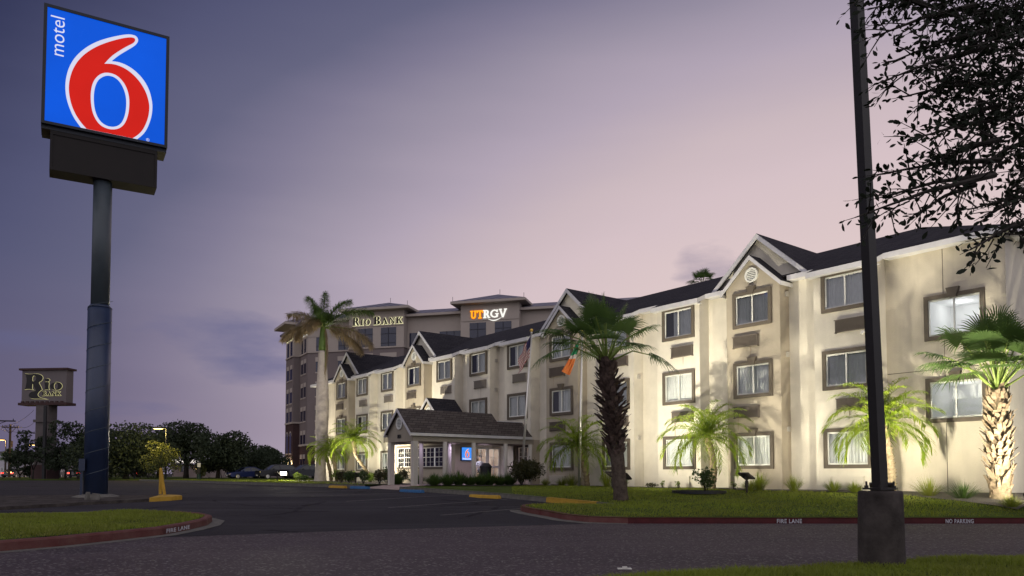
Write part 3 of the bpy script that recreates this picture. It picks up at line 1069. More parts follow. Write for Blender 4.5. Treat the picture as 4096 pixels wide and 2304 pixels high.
# warm room behind the panes
rm = MB()
rm.box(LL + .1, LS - .12, LD + 3.4, LD + 3.45, ZB, 1.72)
rm.box(LL + .1, LS - .12, LD + .2, LD + 3.4, ZB, -0.52)
rm.box(LL + .1, LS - .12, LD + .2, LD + 3.4, 1.66, 1.70)
rm.box(LL + .1, LL + .15, LD + .2, LD + 3.4, -0.52, 1.66)
rm.build("lobby_room", M["roomwarm"], lobby)
rm = MB()
rm.box(-15.9, -13.25, 2.6, 2.65, ZB, 1.9)
rm.box(-15.9, -15.85, REC + .4, 2.6, ZB, 1.9)
rm.box(-13.3, -13.25, REC + .4, 2.6, ZB, 1.9)
rm.box(-15.9, -13.25, REC + .4, 2.6, 1.7, 1.75)
rm.build("office_room", M["roomwarm"], lobby)
rm = MB()                         # furniture seen through the panes: counter, pictures, brochure rack
rm.cur = 0
rm.box(LS - 2.6, LS - 1.9, -1.6, 0.7, -0.5, 0.45)
rm.box(LS - 2.65, LS - 1.85, -1.65, 0.75, 0.45, 0.49)
rm.cur = 1
rm.box(LS - 2.96, LS - 2.92, -1.0, -0.35, 0.75, 1.15)
rm.box(LS - 2.96, LS - 2.92, 0.0, 0.5, 0.8, 1.2)
rm.build("front_desk", [M["roomwarm"], M["trim"]], lobby)


def sash(name, parent, x0, x1, z0, z1, nx, nz, mid, surround, axis="s", const=0.0, mesh_m="white", bars=0.012):
    """window in plane; axis 's' (front facing) or 'd' (side facing, +s)"""
    t, f, g = MB(), MB(), MB()

    def bx(mb, a0, a1, o0, o1, c0, c1):
        if axis == "s":
            mb.box(a0, a1, const - o1, const - o0, c0, c1)
        else:
            mb.box(const + o0, const + o1, a0, a1, c0, c1)
    sw = surround
    if sw:
        for q in ((x0 - sw, x1 + sw, z1, z1 + sw), (x0 - sw, x1 + sw, z0 - sw, z0), (x0 - sw, x0, z0, z1), (x1, x1 + sw, z0, z1)):
            bx(t, q[0], q[1], -0.02, 0.05, q[2], q[3])
    fw = 0.035
    for q in ((x0, x1, z0, z0 + fw), (x0, x1, z1 - fw, z1), (x0, x0 + fw, z0 + fw, z1 - fw), (x1 - fw, x1, z0 + fw, z1 - fw)):
        bx(f, q[0], q[1], -0.03, 0.02, q[2], q[3])
    n = len(mid) + 1
    xs = [x0] + list(mid) + [x1]
    zm = (z0 + z1) / 2
    for xm in mid:
        bx(f, xm - .025, xm + .025, -0.03, 0.02, z0 + fw, z1 - fw)
    for i in range(n):
        a, b_ = xs[i] + fw, xs[i + 1] - fw
        bx(f, a, b_, -0.028, 0.018, zm - .018, zm + .018)
        for k in range(1, nx):
            xx = a + (b_ - a) * k / nx
            bx(f, xx - bars / 2, xx + bars / 2, -0.012, 0.004, z0 + fw, z1 - fw)
        for k in range(1, nz):
            if abs(z0 + (z1 - z0) * k / nz - zm) < 0.03:
                continue
            zz = z0 + (z1 - z0) * k / nz
            bx(f, a, b_, -0.0115, 0.0035, zz - bars / 2, zz + bars / 2)
    bx(g, x0 + fw, x1 - fw, -0.022, -0.018, z0 + fw, z1 - fw)
    if surround:
        w0 = t.build(name, M["trim"], parent)
    else:
        w0 = f.build(name, M[mesh_m], parent)
    if surround:
        f.build("sash", M[mesh_m], parent)
    g.build("window_glass", M["glass"], parent)
    return w0


sash("lobby_window", lobby, -20.45, -17.75, 0.38, 1.46, 2, 4, (-19.55, -18.65), 0.10, "s", LD)
sash("lobby_window", lobby, -22.75, -21.2, 0.38, 1.50, 3, 4, (-21.97,), 0.10, "s", LD)
sash("lobby_window", lobby, -15.28, -13.80, 0.42, 1.42, 4, 4, (-14.54,), 0.14, "s", REC + .25)
# double doors
dr = MB()
gl = MB()
for (a, b_) in ((ys[0] + .05, (ys[0] + ys[1]) / 2 - .005), ((ys[0] + ys[1]) / 2 + .005, ys[1] - .05)):
    z0, z1 = -0.52, 1.44
    for q in ((a, b_, z0, z0 + .30), (a, b_, z1 - .10, z1), (a, a + .09, z0 + .30, z1 - .10), (b_ - .09, b_, z0 + .30, z1 - .10), (a + .09, b_ - .09, 0.33, 0.45)):
        dr.box(LS - .05, LS, q[0], q[1], q[2], q[3])
    m_ = (a + b_) / 2
    dr.box(LS - .045, LS - .008, m_ - .015, m_ + .015, z0 + .30, 0.33)
    dr.box(LS - .045, LS - .008, m_ - .015, m_ + .015, 0.45, z1 - .10)
    dr.box(LS - .04, LS - .01, a + .09, b_ - .09, 0.90, 0.925)
    gl.box(LS - .03, LS - .026, a + .09, b_ - .09, z0 + .30, z1 - .10)
dr.cur = 1
dr.box(LS, LS + .05, ys[0] + .85, ys[0] + .92, 0.30, 0.42)
dr.cur = 2
for q in ((ys[0] - .02, ys[0] + .05, -0.52, 1.52), (ys[1] - .05, ys[1] + .02, -0.52, 1.52), (ys[0] + .05, ys[1] - .05, 1.44, 1.52)):
    dr.box(LS - .02, LS + .03, *q)
door = dr.build("entrance_door", [M["white"], M["black"], M["sand"]], lobby)
gl.build("door_glass", M["glass"], lobby)
for (loc, en, colr) in (((LS - 1.3, -0.9, 1.35), 85, (0.93, 0.93, 1.0)), ((-20.0, -0.8, 1.4), 16, (1.0, 0.80, 0.60)), ((-14.5, 1.7, 1.5), 20, (1.0, 0.74, 0.52))):
    ld = bpy.data.lights.new("lobby_light", "POINT")
    ld.energy = en
    ld.color = colr
    ld.shadow_soft_size = 0.15
    lo = bpy.data.objects.new("lobby_light", ld)
    COL.objects.link(lo)
    lo.parent = motel
    lo.location = loc
# lit welcome sign on the side wall
sg_ = MB()
sg_.box(LS + .002, LS + .09, -2.06, -1.38, 0.70, 1.43)
ws = sg_.build("wall_sign", M["black"], lobby)
YZ = Matrix(((0, 0, 1, 0), (1, 0, 0, 0), (0, 1, 0, 0), (0, 0, 0, 1)))     # draw plane -> upright, facing +s
pn = MB()
pn.box(LS + .09, LS + .10, -2.03, -1.41, 0.73, 1.40)
pn.build("sign_panel", lit_panel("lit_blue_welcome_panel", srgb(70, 150, 255), 0.95, 0.25, 3.0), ws)
mt = Matrix.Translation((LS + .104, -1.90, 0.86)) @ YZ
outline_mesh("numeral_border", [scl(WO2, .40, .50), scl(BI2, .40, .50)], glow("white_neon", (0.9, 0.9, 0.95), 1.0), 0.004, ws, mtx=mt)
outline_mesh("numeral", [scl(RO2, .40, .50), scl(WI2, .40, .50)], glow("orange_neon", srgb(235, 110, 50), 1.0), 0.004, ws, mtx=Matrix.Translation((.005, 0, 0)) @ mt)
text_mesh("sign_lettering", "Welcome", 0.135, glow("white_letters", (0.9, 0.92, 1.0), 1.0), 0.004, ws, mtx=Matrix.Translation((LS + .106, -2.0, 0.755)) @ YZ, bold=0.003)

# lobby gable roof
LGC, LGZ = -20.33, 4.37
r = MB()
hw = (LGZ - 1.80) / 0.92
for sg in (-1, 1):
    xe = LGC + sg * hw if sg < 0 else min(LGC + hw, LS + 0.3)
    ze = LGZ - abs(xe - LGC) * 0.92
    p = [(LGC, -1.9, LGZ), (xe, -1.9, ze), (xe, 0.03, ze), (LGC, 0.03, LGZ)]
    r.face(p if sg > 0 else p[::-1])
    q = [(a_, b_, c_ - .06) for a_, b_, c_ in p]
    r.face(q[::-1] if sg > 0 else q)
# pent roof below the gable, over the front windows
r.face([(LL - .15, LD - .3, 1.72), (LS + .25, LD - .3, 1.72), (LS + .25, -1.72, 2.15), (LL - .15, -1.72, 2.15)])
r.face([(LL - .15, LD - .3, 1.70), (LL - .15, -1.72, 1.70), (LS + .25, -1.72, 1.70), (LS + .25, LD - .3, 1.70)])
lr = r.build("lobby_roof", M["shingle"], motel)
f = MB()
f.face([(LGC - hw + .1, -1.72, 1.8), (LGC + hw - .1, -1.72, 1.8), (LGC, -1.72, LGZ - .07)])
f.build("lobby_gable", M["taupe"], lr)
f = MB()
for sg in (-1, 1):
    f.prism([(0, 0), (hw, -hw * .92), (hw, -hw * .92 - .17), (0, -.17)], lambda p, k, sg=sg: (LGC + sg * p[0], (-1.935, -1.90)[k], LGZ - .012 + p[1]))
f.build("rake_board", M["fascia"], lr)
link("gable_vent", GV, lr, (LGC, -1.722, 3.55))

# ================================================================ portico
PS, PZ, PE0, PE1 = -14.36, 3.08, -7.15, -1.65
HWP, PSL = 1.27, 0.94
pe = PZ - HWP * PSL
po = MB()
# gable end + beams
po.face([(PS - 1.16, -6.99, 1.50), (PS + 1.16, -6.99, 1.50), (PS + 1.16, -6.99, 2.0), (PS, -6.99, PZ - .04), (PS - 1.16, -6.99, 2.0)])
po.box(PS - 1.16, PS - 1.0, -6.98, 0.6, 1.50, 1.80)
po.box(PS + 1.0, PS + 1.16, -6.98, 0.0, 1.50, 1.80)
po.box(PS - 1.0, PS + 1.0, -6.98, -6.8, 1.50, 2.0)
po.box(PS - 1.0, PS + 1.0, -6.8, 0.6, 1.72, 1.76)     # ceiling
po.box(LS + .01, -13.2, 0.001, 0.2, 1.50, 1.76)
portico = po.build("portico", mat("olive_beam", (0.30, 0.265, 0.215), 0.85, 0.2, var=0.1, vscale=2), motel)
r = MB()
for sg in (-1, 1):
    p = [(PS, PE0, PZ), (PS + sg * HWP, PE0, pe), (PS + sg * HWP, PE1, pe), (PS, PE1, PZ)]
    r.face(p if sg > 0 else p[::-1])
    q = [(a_, b_, c_ - .06) for a_, b_, c_ in p]
    r.face(q[::-1] if sg > 0 else q)
    x1 = 0.45
    p = [(PS + sg * x1, PE1, PZ - x1 * PSL), (PS + sg * HWP, PE1, pe), (PS + sg * HWP, 0.02, pe), (PS + sg * x1, 0.02, PZ - x1 * PSL)]
    r.face(p if sg > 0 else p[::-1])
r.face([(PS - .45, PE1, PZ - .45 * PSL), (PS + .45, PE1, PZ - .45 * PSL), (PS + .45, 0.02, PZ - .45 * PSL + .01), (PS - .45, 0.02, PZ - .45 * PSL + .01)])
r.face([(PS, PE1, PZ), (PS + .45, PE1, PZ - .45 * PSL), (PS - .45, PE1, PZ - .45 * PSL)])
pr = r.build("portico_roof", M["shingle_brown"], portico)
f = MB()
for sg in (-1, 1):
    f.prism([(0, 0), (HWP, -HWP * PSL), (HWP, -HWP * PSL - .15), (0, -.15)], lambda p, k, sg=sg: (PS + sg * p[0], (PE0 - .03, PE0)[k], PZ - .01 + p[1]))
    x0, x1 = sorted((PS + sg * (HWP - .02), PS + sg * (HWP + .012)))
    f.box(x0, x1, PE0 + .001, 0.0, pe - .14, pe - .008)
f.box(PS + .43, PS + .47, PE1, 0.0, PZ - .45 * PSL - .005, PZ - .45 * PSL + .035)
f.build("rake_board", M["fascia"], portico)
link("gable_vent", GV, portico, (PS, -6.992, 2.36))
text_mesh("house_number", "801", 0.26, M["black"], 0.02, portico, at(PS - .22, -7.0, 1.66), bold=0.004)
for (s_, ys_) in ((PS + 1.13, (-6.88, -5.21, -3.56, -1.62, -0.02)), (PS - 1.06, (-6.87, -5.19, -3.53))):
    for y_ in ys_:
        c_ = MB()
        if y_ < -6:
            c_.box(s_ - .13, s_ + .13, y_ - .1, y_ + .13, ZB, 1.50)
            c_.build("column", M["post"], portico)
        else:
            c_.tube([(s_, y_, ZB), (s_, y_, 1.50)], 0.105, 16)
            c_.build("column", M["post"], portico, smooth=True)
for (y_, en) in ((-5.6, 45), (-3.4, 85), (-1.4, 85)):       # soft violet lamps in the portico ceiling
    ld = bpy.data.lights.new("portico_lamp", "SPOT")
    ld.energy = en
    ld.spot_size = R(165)
    ld.spot_blend = 0.6
    ld.color = (0.80, 0.66, 1.0)
    ld.shadow_soft_size = 0.12
    lo = bpy.data.objects.new("portico_lamp", ld)
    COL.objects.link(lo)
    lo.parent = motel
    lo.location = (PS - .55, y_, 1.70)
    lm = MB()
    lm.tube([(PS - .55, y_, 1.705), (PS - .55, y_, 1.725)], 0.13, 12)
    lm.build("ceiling_lamp", glow("violet_lamp", (0.75, 0.62, 1.0), 2.0), portico)

# ================================================================ GROUND
def grid_strip(ys, x0, x1, dz=0.0, nx=1):
    mb = MB()
    for a, b_ in zip(ys[:-1], ys[1:]):
        for i in range(nx):
            xa, xb = x0 + (x1 - x0) * i / nx, x0 + (x1 - x0) * (i + 1) / nx
            mb.face([(xa, a, zlot(a) + dz), (xb, a, zlot(a) + dz), (xb, b_, zlot(b_) + dz), (xa, b_, zlot(b_) + dz)])
    return mb


struct(grid_strip([-400, -60, 0, 19, 22, 25, 28, 30, 32.5, 35, 45, 60, 100, 200, 600, 4000], -3000, 3000).build("parking_lot", M["lot"]))
# chip-seal road in the foreground, up to the seam with the smooth lot
rd = MB()
rd.face([(-60, -40, -1.245), (60, -40, -1.245), (60, 18.97, -1.245), (2.2, 18.97, -1.245), (-3.0, 16.9, -1.245), (-7.1, 14.7, -1.245), (-14, 13.5, -1.245), (-60, 13.5, -1.245)])
struct(rd.build("road", M["roadm"]))

# ---- the main lawn
KD = -8.0                         # the lot kerb runs parallel to the motel


def kp(s):
    p = WP(s, KD)
    return (p.x, p.y)


front = [(60, 18.95), (12, 18.93), (5, 18.95), (2.9, 18.98), (1.95, 19.25), (1.35, 19.9), (0.95, 20.75), (0.45, 21.7), (0.27, 22.2), (0.24, 22.6), (0.42, 22.95), (0.9, 23.08), (2.0, 23.05), (2.75, 23.0)]
lotk = [kp(s) for s in (0.6, -2, -5, -8, -11, -12.6)]
plaza = [tuple(WP(-12.6, -6.9))[:2], tuple(WP(-12.6, -2.6))[:2]]
lot2 = [kp(s) for s in (-16.2, -20, -26, -32, -40, -48, -56, -64)]
KERB_P = front + lotk
kseg = np.array(KERB_P)


def poly_dist(x, y, P):
    P = np.asarray(P, float)
    a, b_ = P[:-1], P[1:]
    ab = b_ - a
    t = ((x[:, None] - a[:, 0]) * ab[:, 0] + (y[:, None] - a[:, 1]) * ab[:, 1]) / ((ab ** 2).sum(1) + 1e-9)
    t = np.clip(t, 0, 1)
    dx = x[:, None] - (a[:, 0] + t * ab[:, 0])
    dy = y[:, None] - (a[:, 1] + t * ab[:, 1])
    return np.sqrt(dx * dx + dy * dy).min(1)


def inside(x, y, P):
    P = np.asarray(P, float)
    r_ = np.zeros(len(x), bool)
    j = len(P) - 1
    for i in range(len(P)):
        xi, yi, xj, yj = P[i][0], P[i][1], P[j][0], P[j][1]
        c = ((yi > y) != (yj > y)) & (x < (xj - xi) * (y - yi) / (yj - yi + 1e-12) + xi)
        r_ ^= c
        j = i
    return r_


def sd_of(x, y):
    qx, qy = x - P0.x, y - P0.y
    return qx * e1.x + qy * e1.y, qx * e2.x + qy * e2.y


zl_v = np.vectorize(zlot)


def lawn_z(x, y):
    """kerb height at the kerb, rising to the foot of the motel"""
    s_, d_ = sd_of(x, y)
    dk = poly_dist(x, y, KERB_P + [tuple(WP(-12.6, -8.0))[:2]] + lot2)
    dw = np.clip(-d_, 0, 30)
    t_ = dk / (dk + dw + 1e-6)
    kz = zl_v(y) + 0.165
    und = 0.02 * np.sin(x * 0.9 + 1.3) * np.sin(y * 0.7) * np.clip(dk, 0, 1)
    return np.minimum(kz, -0.50) * (1 - t_) + (-0.575) * t_ + und - 0.01


lawn_poly = front + lotk + plaza + [tuple(WP(-12.6, 1.0))[:2], tuple(WP(9.5, 1.0))[:2], tuple(WP(9.5, 12))[:2], (60, 45)]
strip_poly = [tuple(WP(-16.2, 1))[:2]] + lot2 + [(-40, 92), (-22, 92), tuple(WP(-42, 4))[:2], tuple(WP(-42, 1))[:2]]


def sheet(name, poly, step, mat_, zf, box):
    """triangulated grid clipped to a polygon (cells wholly inside) + rim strip"""
    x0, x1, y0, y1 = box
    xs = np.arange(x0, x1 + step, step)
    ys_ = np.arange(y0, y1 + step, step)
    import bmesh
    from mathutils.geometry import delaunay_2d_cdt
    P = []
    n = len(poly)
    for i in range(n):
        a, b_ = Vector(poly[i]), Vector(poly[(i + 1) % n])
        k = max(1, int((b_ - a).length / (step * 1.2)))
        for j in range(k):
            P.append(a.lerp(b_, j / k))
    nb = len(P)
    gx, gy = np.meshgrid(xs, ys_)
    gx, gy = gx.ravel(), gy.ravel()
    ok = inside(gx, gy, poly) & (poly_dist(gx, gy, list(poly) + [poly[0]]) > step * 0.45)
    pts = P + [Vector((a, b_)) for a, b_ in zip(gx[ok], gy[ok])]
    res = delaunay_2d_cdt(pts, [], [list(range(nb))], 1, 1e-5)
    vx = np.array([v.x for v in res[0]])
    vy = np.array([v.y for v in res[0]])
    vz = zf(vx, vy)
    V = np.stack([vx, vy, vz], 1)
    Fq = np.array([f for f in res[2] if len(f) == 3])
    return mesh_np(name, V, Fq, mat_, smooth=True)


struct(sheet("lawn", lawn_poly, 0.7, M["lawn"], lawn_z, (0, 30, 18, 45)))
struct(sheet("lawn", strip_poly, 1.2, M["lawn"], lawn_z, (-45, 10, 30, 95)))

# ---- foreground lawn (in front of the road, round the lamp post)
fgl = [(-2.0, 8.1), (0.5, 8.75), (2.2, 9.35), (3.6, 9.95), (5.0, 10.55), (6.5, 11.05), (8.5, 11.45), (14, 12.0), (14, 4), (-2, 4)]


def fg_z(x, y):
    dk = poly_dist(x, y, fgl[:8])
    return -1.243 + 0.05 * np.clip(dk * 2, 0, 1) + 0.02 * np.sin(x * 2.3) * np.sin(y * 1.9)


struct(sheet("lawn", fgl, 0.4, M["lawn"], fg_z, (-2, 14, 4, 12)))

# ---- grass island on the left
isl = [(-30, 8.0), (-9.3, 10.3), (-8.25, 12.1), (-7.75, 13.0), (-7.4, 14.2), (-7.1, 15.4), (-7.15, 16.8), (-7.35, 18.3), (-7.7, 19.5), (-8.2, 20.1), (-9.0, 20.55), (-10.2, 20.75), (-12, 20.4), (-14.5, 19.4), (-30, 16)]
isl_in = [(-30, 8.2), (-9.45, 10.5), (-8.43, 12.2), (-7.93, 13.1), (-7.58, 14.25), (-7.28, 15.42), (-7.33, 16.77), (-7.53, 18.23), (-7.86, 19.38), (-8.3, 19.94), (-9.05, 20.37), (-10.2, 20.57), (-12, 20.2), (-14.5, 19.2), (-30, 15.8)]


def isl_z(x, y):
    dk = poly_dist(x, y, isl_in)
    return zl_v(y) + 0.165 + 0.07 * np.clip(dk * 0.6, 0, 1) + 0.02 * np.sin(x * 1.7) * np.sin(y * 1.3)


struct(sheet("lawn", isl_in, 0.6, M["lawn"], isl_z, (-30, -7, 8, 21)))


# ---- kerbs
def kerb(name, line, w_, h, mat_, side=1, zf=None, zbase=None, ends=True, rows=None):
    """a kerb of width w_ whose outer foot follows the line; side: +1 = body to the left of the line"""
    P = [Vector((p[0], p[1], 0)) for p in line]
    # subdivide
    Q = [P[0]]
    for a, b_ in zip(P[:-1], P[1:]):
        k = max(1, int((b_ - a).length / 1.5))
        for j in range(1, k + 1):
            Q.append(a.lerp(b_, j / k))
    mb = MB()
    prof = [(0.0, -0.1), (0.012, h - 0.035), (0.035, h - 0.008), (0.06, h), (w_ - 0.02, h), (w_, h - 0.02), (w_, -0.1)]
    rows_ = []
    for i, p in enumerate(Q):
        t_ = (Q[min(i + 1, len(Q) - 1)] - Q[max(i - 1, 0)]).normalized()
        nrm = Vector((-t_.y, t_.x, 0)) * side
        z0 = zlot(p.y) if zf is None else zf(p)
        rows_.append([p + nrm * a + Vector((0, 0, z0 + b_)) for a, b_ in prof])
    n = len(prof)
    for r0, r1 in zip(rows_[:-1], rows_[1:]):
        for k in range(n - 1):
            q = [r0[k], r1[k], r1[k + 1], r0[k + 1]]
            mb.face(q if side > 0 else q[::-1])
    mb.face(rows_[0])
    mb.face(rows_[-1][::-1])
    return struct(mb.build(name, mat_))


def gutter(name, line, w_, side=-1):
    mb = MB()
    P = [Vector((p[0], p[1], 0)) for p in line]
    L0, L1 = [], []
    for i, p in enumerate(P):
        t_ = (P[min(i + 1, len(P) - 1)] - P[max(i - 1, 0)]).normalized()
        nrm = Vector((-t_.y, t_.x, 0)) * side
        z = zlot(p.y) + 0.010
        L0.append((p.x, p.y, z))
        q = p + nrm * w_
        L1.append((q.x, q.y, zlot(q.y) + 0.010))
    for i in range(len(P) - 1):
        mb.face([L0[i], L0[i + 1], L1[i + 1], L1[i]])
    return struct(mb.build(name, M["conc"]))


kerb("kerb", front[:4][::1], 0.16, 0.165, M["redkerb"], side=-1)
kerb("kerb", front[3:], 0.16, 0.165, M["redworn"], side=-1)
gutter("gutter", front[3:10], 0.32, side=1)
kerb("kerb", [front[-1]] + lotk, 0.16, 0.165, M["conc"], side=-1)
kerb("kerb", lot2, 0.16, 0.165, M["conc"], side=-1)
kerb("kerb", isl[1:12], 0.18, 0.175, M["redworn"], side=1)
kerb("kerb", isl[11:], 0.18, 0.165, M["conc"], side=1)
gutter("gutter", isl[1:11], 0.30, side=-1)
# painted words on the kerb faces
def kerb_word(body, p0, p1, h, z, name="kerb_lettering"):
    a, b_ = Vector((*p0, 0)), Vector((*p1, 0))
    t_ = (b_ - a).normalized()
    o_ = text_mesh(name, body, h * 1.35, M["paintwhite"], 0.003, None, bold=0.004, space=1.15)
    wd = max(v.co.x for v in o_.data.vertices) - min(v.co.x for v in o_.data.vertices)
    k = (b_ - a).length / wd
    n_ = Vector((t_.y, -t_.x, 0))
    mt = Matrix(((t_.x * k, 0, n_.x, a.x), (t_.y * k, 0, n_.y, a.y), (0, 1, 0, z), (0, 0, 0, 1)))
    o_.data.transform(mt)
    return struct(o_)


kerb_word("FIRE LANE", (6.60, 18.915), (7.22, 18.915), 0.105, zlot(18.9) + 0.022)
kerb_word("NO PARKING", (10.80, 18.905), (11.50, 18.905), 0.105, zlot(18.9) + 0.022)
kerb_word("FIRE LANE", (-7.060, 15.5), (-7.115, 16.75), 0.085, zlot(15) + 0.04)

# planting bed between lawn and motel
def bed_z(x, y):
    return lawn_z(x, y) + 0.025


bed = [tuple(WP(s_, d_))[:2] for s_, d_ in ((-12.4, -1.1), (-8, -1.0), (-3, -1.15), (2, -1.05), (6, -1.3), (9.4, -2.2), (9.4, 0.9), (-12.4, 0.9))]
struct(sheet("planting_bed", bed, 0.5, M["mulch"], bed_z, (0, 22, 18, 42)))
bed2 = [tuple(WP(s_, d_))[:2] for s_, d_ in ((-16.3, -6.6), (-17.2, -7.2), (-25, -7.0), (-31, -3.0), (-41, -1.4), (-41.5, .9), (-16.3, .9))]
struct(sheet("planting_bed", bed2, 0.8, M["mulch"], bed_z, (-22, 3, 30, 66)))
bed3 = [tuple(WP(s_, d_))[:2] for s_, d_ in ((-13.05, -6.6), (-12.3, -6.7), (-11.4, -5.0), (-11.0, -2.2), (-12.5, -0.9), (-13.05, -0.9))]
struct(sheet("planting_bed", bed3, 0.5, M["mulch"], lambda x, y: lawn_z(x, y) + 0.035, (-5, 5, 28, 42)))
# entrance walk
wk = MB()
def walk_quad(s0, s1, d0, d1, z0, z1):
    c_ = [WP(s0, d0), WP(s1, d0), WP(s1, d1), WP(s0, d1)]
    lo_ = [Vector((p.x, p.y, z0)) for p in c_]
    hi_ = [Vector((p.x, p.y, z1)) for p in c_]
    wk.face(hi_)
    for i in range(4):
        wk.face([lo_[i], lo_[(i + 1) % 4], hi_[(i + 1) % 4], hi_[i]])
walk_quad(-15.75, -12.95, -7.2, 0.85, -1.0, -0.535)
c_ = [(-16.2, KD, None), (-12.7, KD, None), (-12.95, -7.2, -0.56), (-15.75, -7.2, -0.56)]
wk.face([WP(a, b_, zlot(WP(a, b_).y) + .02 if z is None else z) for a, b_, z in c_])
struct(wk.build("entrance_walk", M["paver"]))
# parking bay lines
for s_ in (-34, -31.2, -28.4, -25.6, -22.8, -20, -17, -14, -10.4, -7.4, -4.4, -1.4):
    a, b_ = WP(s_, KD - .3), WP(s_ + .4, KD - 5.2)
    t_ = (b_ - a).normalized()
    n_ = Vector((-t_.y, t_.x, 0)) * 0.05
    l_ = MB()
    k = 8
    for i in range(k):
        p, q = a.lerp(b_, i / k), a.lerp(b_, (i + 1) / k)
        l_.face([(v.x, v.y, zlot(v.y) + .006) for v in (p - n_, q - n_, q + n_, p + n_)])
    struct(l_.build("parking_line", M["line"]))

# ---- far verges and street
def slab(name, poly, h, mat_, z=-0.70):
    mb = MB()
    mb.prism(poly, lambda p, k: (p[0], p[1], z - .05 if k == 0 else z + h))
    return struct(mb.build(name, mat_))


slab("verge", [(-90, 79), (-27.5, 79), (-28.5, 83), (-90, 83)], 0.14, M["verge"])
slab("verge", [(-110, 96), (-26, 98), (-26, 112), (-110, 112)], 0.14, M["verge"])
slab("pavement", [(-110, 112), (-20, 112), (-20, 114), (-110, 114)], 0.12, M["conc"])
slab("verge", [(-120, 128), (-20, 128), (-20, 150), (-120, 150)], 0.12, M["verge"])

# ---- island with the sign pole
med = [(-24, 14.5), (-15.4, 22.5), (-13.6, 24.6), (-12.3, 25.7), (-11.75, 26.2), (-11.6, 26.65), (-11.85, 27.0), (-12.6, 27.3), (-15.5, 27.7), (-24, 26.5)]
mb = MB()
mb.prism(med[:4] + med[7:], lambda p, k: (p[0], p[1], zlot(p[1]) + (-.1 if k == 0 else .10)))
struct(mb.build("traffic_island", M["conc_dark"]))
mb = MB()
mb.prism([(-12.3, 25.7), (-11.75, 26.2), (-11.6, 26.65), (-11.85, 27.0), (-12.6, 27.3)], lambda p, k: (p[0], p[1], zlot(p[1]) + (-.1 if k == 0 else .14)))
struct(mb.build("kerb", M["yellow"]))

# ================================================================ FLOODLIGHTS along the front
def flood(s, d, energy, aim_s, aim_z, label, look="board", size=86, colr=(1.0, 0.92, 0.72), dz=0.0, aim_d=0.3, name="floodlight", blend=1.0):
    p = WP(s, d)
    z = float(lawn_z(np.array([p.x]), np.array([p.y]))[0]) + dz
    p = Vector((p.x, p.y, z))
    tgt = WP(aim_s, aim_d, aim_z)
    t_ = empty(name, p, 0, label, "floodlight", "floodlights along the motel front")
    dirn = (tgt - (p + Vector((0, 0, 0.62)))).normalized()
    hz = Vector((dirn.x, dirn.y, 0)).normalized()
    post = MB()
    post.tube([(0, 0, -.05), (0, 0, 0.48)], 0.035, 10)
    post.tube([(0, 0, 0.2), (0, 0, 0.42)], 0.055, 10)
    post.build("post", M["conc_dark"], t_, smooth=True)
    q = dirn.to_track_quat("-Z", "Y").to_matrix().to_4x4()
    hd = MB()
    hm = Matrix.Translation((0, 0, 0.60)) @ q
    hd.box(-0.29, 0.29, -0.17, 0.17, -0.02, 0.035, hm)
    for i in range(7):
        hd.box(-0.26 + i * .08, -0.25 + i * .08, -0.15, 0.15, 0.035, 0.06, hm)
    hd.box(-0.05, 0.05, -0.1, 0.02, 0.035, 0.13, hm)
    head = hd.build("lamp_head", M["conc_dark"], t_)
    ln = MB()
    ln.box(-0.26, 0.26, -0.14, 0.14, -0.026, -0.021, hm)
    ln.build("lens", glow("flood_lens", (1.0, 0.9, 0.65), 14.0), t_)
    ld = bpy.data.lights.new("flood_beam", "SPOT")
    ld.energy = energy
    ld.spot_size = R(size * 2)
    ld.spot_blend = blend
    ld.color = colr
    ld.shadow_soft_size = 0.10
    lo = bpy.data.objects.new("flood_beam", ld)
    COL.objects.link(lo)
    lo.parent = t_
    lo.matrix_local = Matrix.Translation(Vector((0, 0, 0.60)) + dirn * 0.05) @ q
    return t_


flood(1.45, -2.5, 220, 2.6, 4.4, "flat floodlight board on a short post in open lawn right of the ringed bush")
flood(-5.0, -2.4, 220, -4.6, 4.4, "flat floodlight board half hidden behind the big dark fan palm trunk")
flood(-29.2, -3.0, 1100, -31.5, 5.5, "tilted floodlight board by the left date palm with the curved trunk", size=76)
flood(9.9, -2.3, 1500, 7.4, 4.2, "floodlight board at the right end of the lawn beyond the pale palm")
f0 = flood(-45.3, -0.7, 4500, -35.6, 3.6, "lit floodlight glaring beside the parked cars at the left end", aim_d=-1.9)
flood(-38.9, -3.6, 1800, -38.5, 5.5, "added low fill floodlight among the shrubs at the left corner", size=78)  # added lamp, brightens the dull left end of the front
flood(-2.0, -4.9, 3700, -2.2, 6.8, "added fill floodlight standing unseen right behind the dark fan palm trunk", size=76)  # extra lamp kept out of view, evens the wash on the middle bays
flood(6.95, -4.35, 3600, 5.2, 6.2, "added fill floodlight hidden behind the concrete lamp post pedestal", size=76)  # unseen lamp added to lift the end wall and right-hand bay
flood(-22.4, -5.3, 4600, -25.5, 6.8, "added fill floodlight tucked behind the bronze shrubs left of the portico", dz=-.1, size=76)  # extra lamp put in to light the bays left of the portico
# ---- glare fitting of the last one faces sideways so its lens is seen

# ================================================================ PLANTS
def gz(x, y):
    """ground height of the lawn areas"""
    return float(lawn_z(np.array([x]), np.array([y]))[0])


def unit(v):
    return v / (np.linalg.norm(v) + 1e-9)


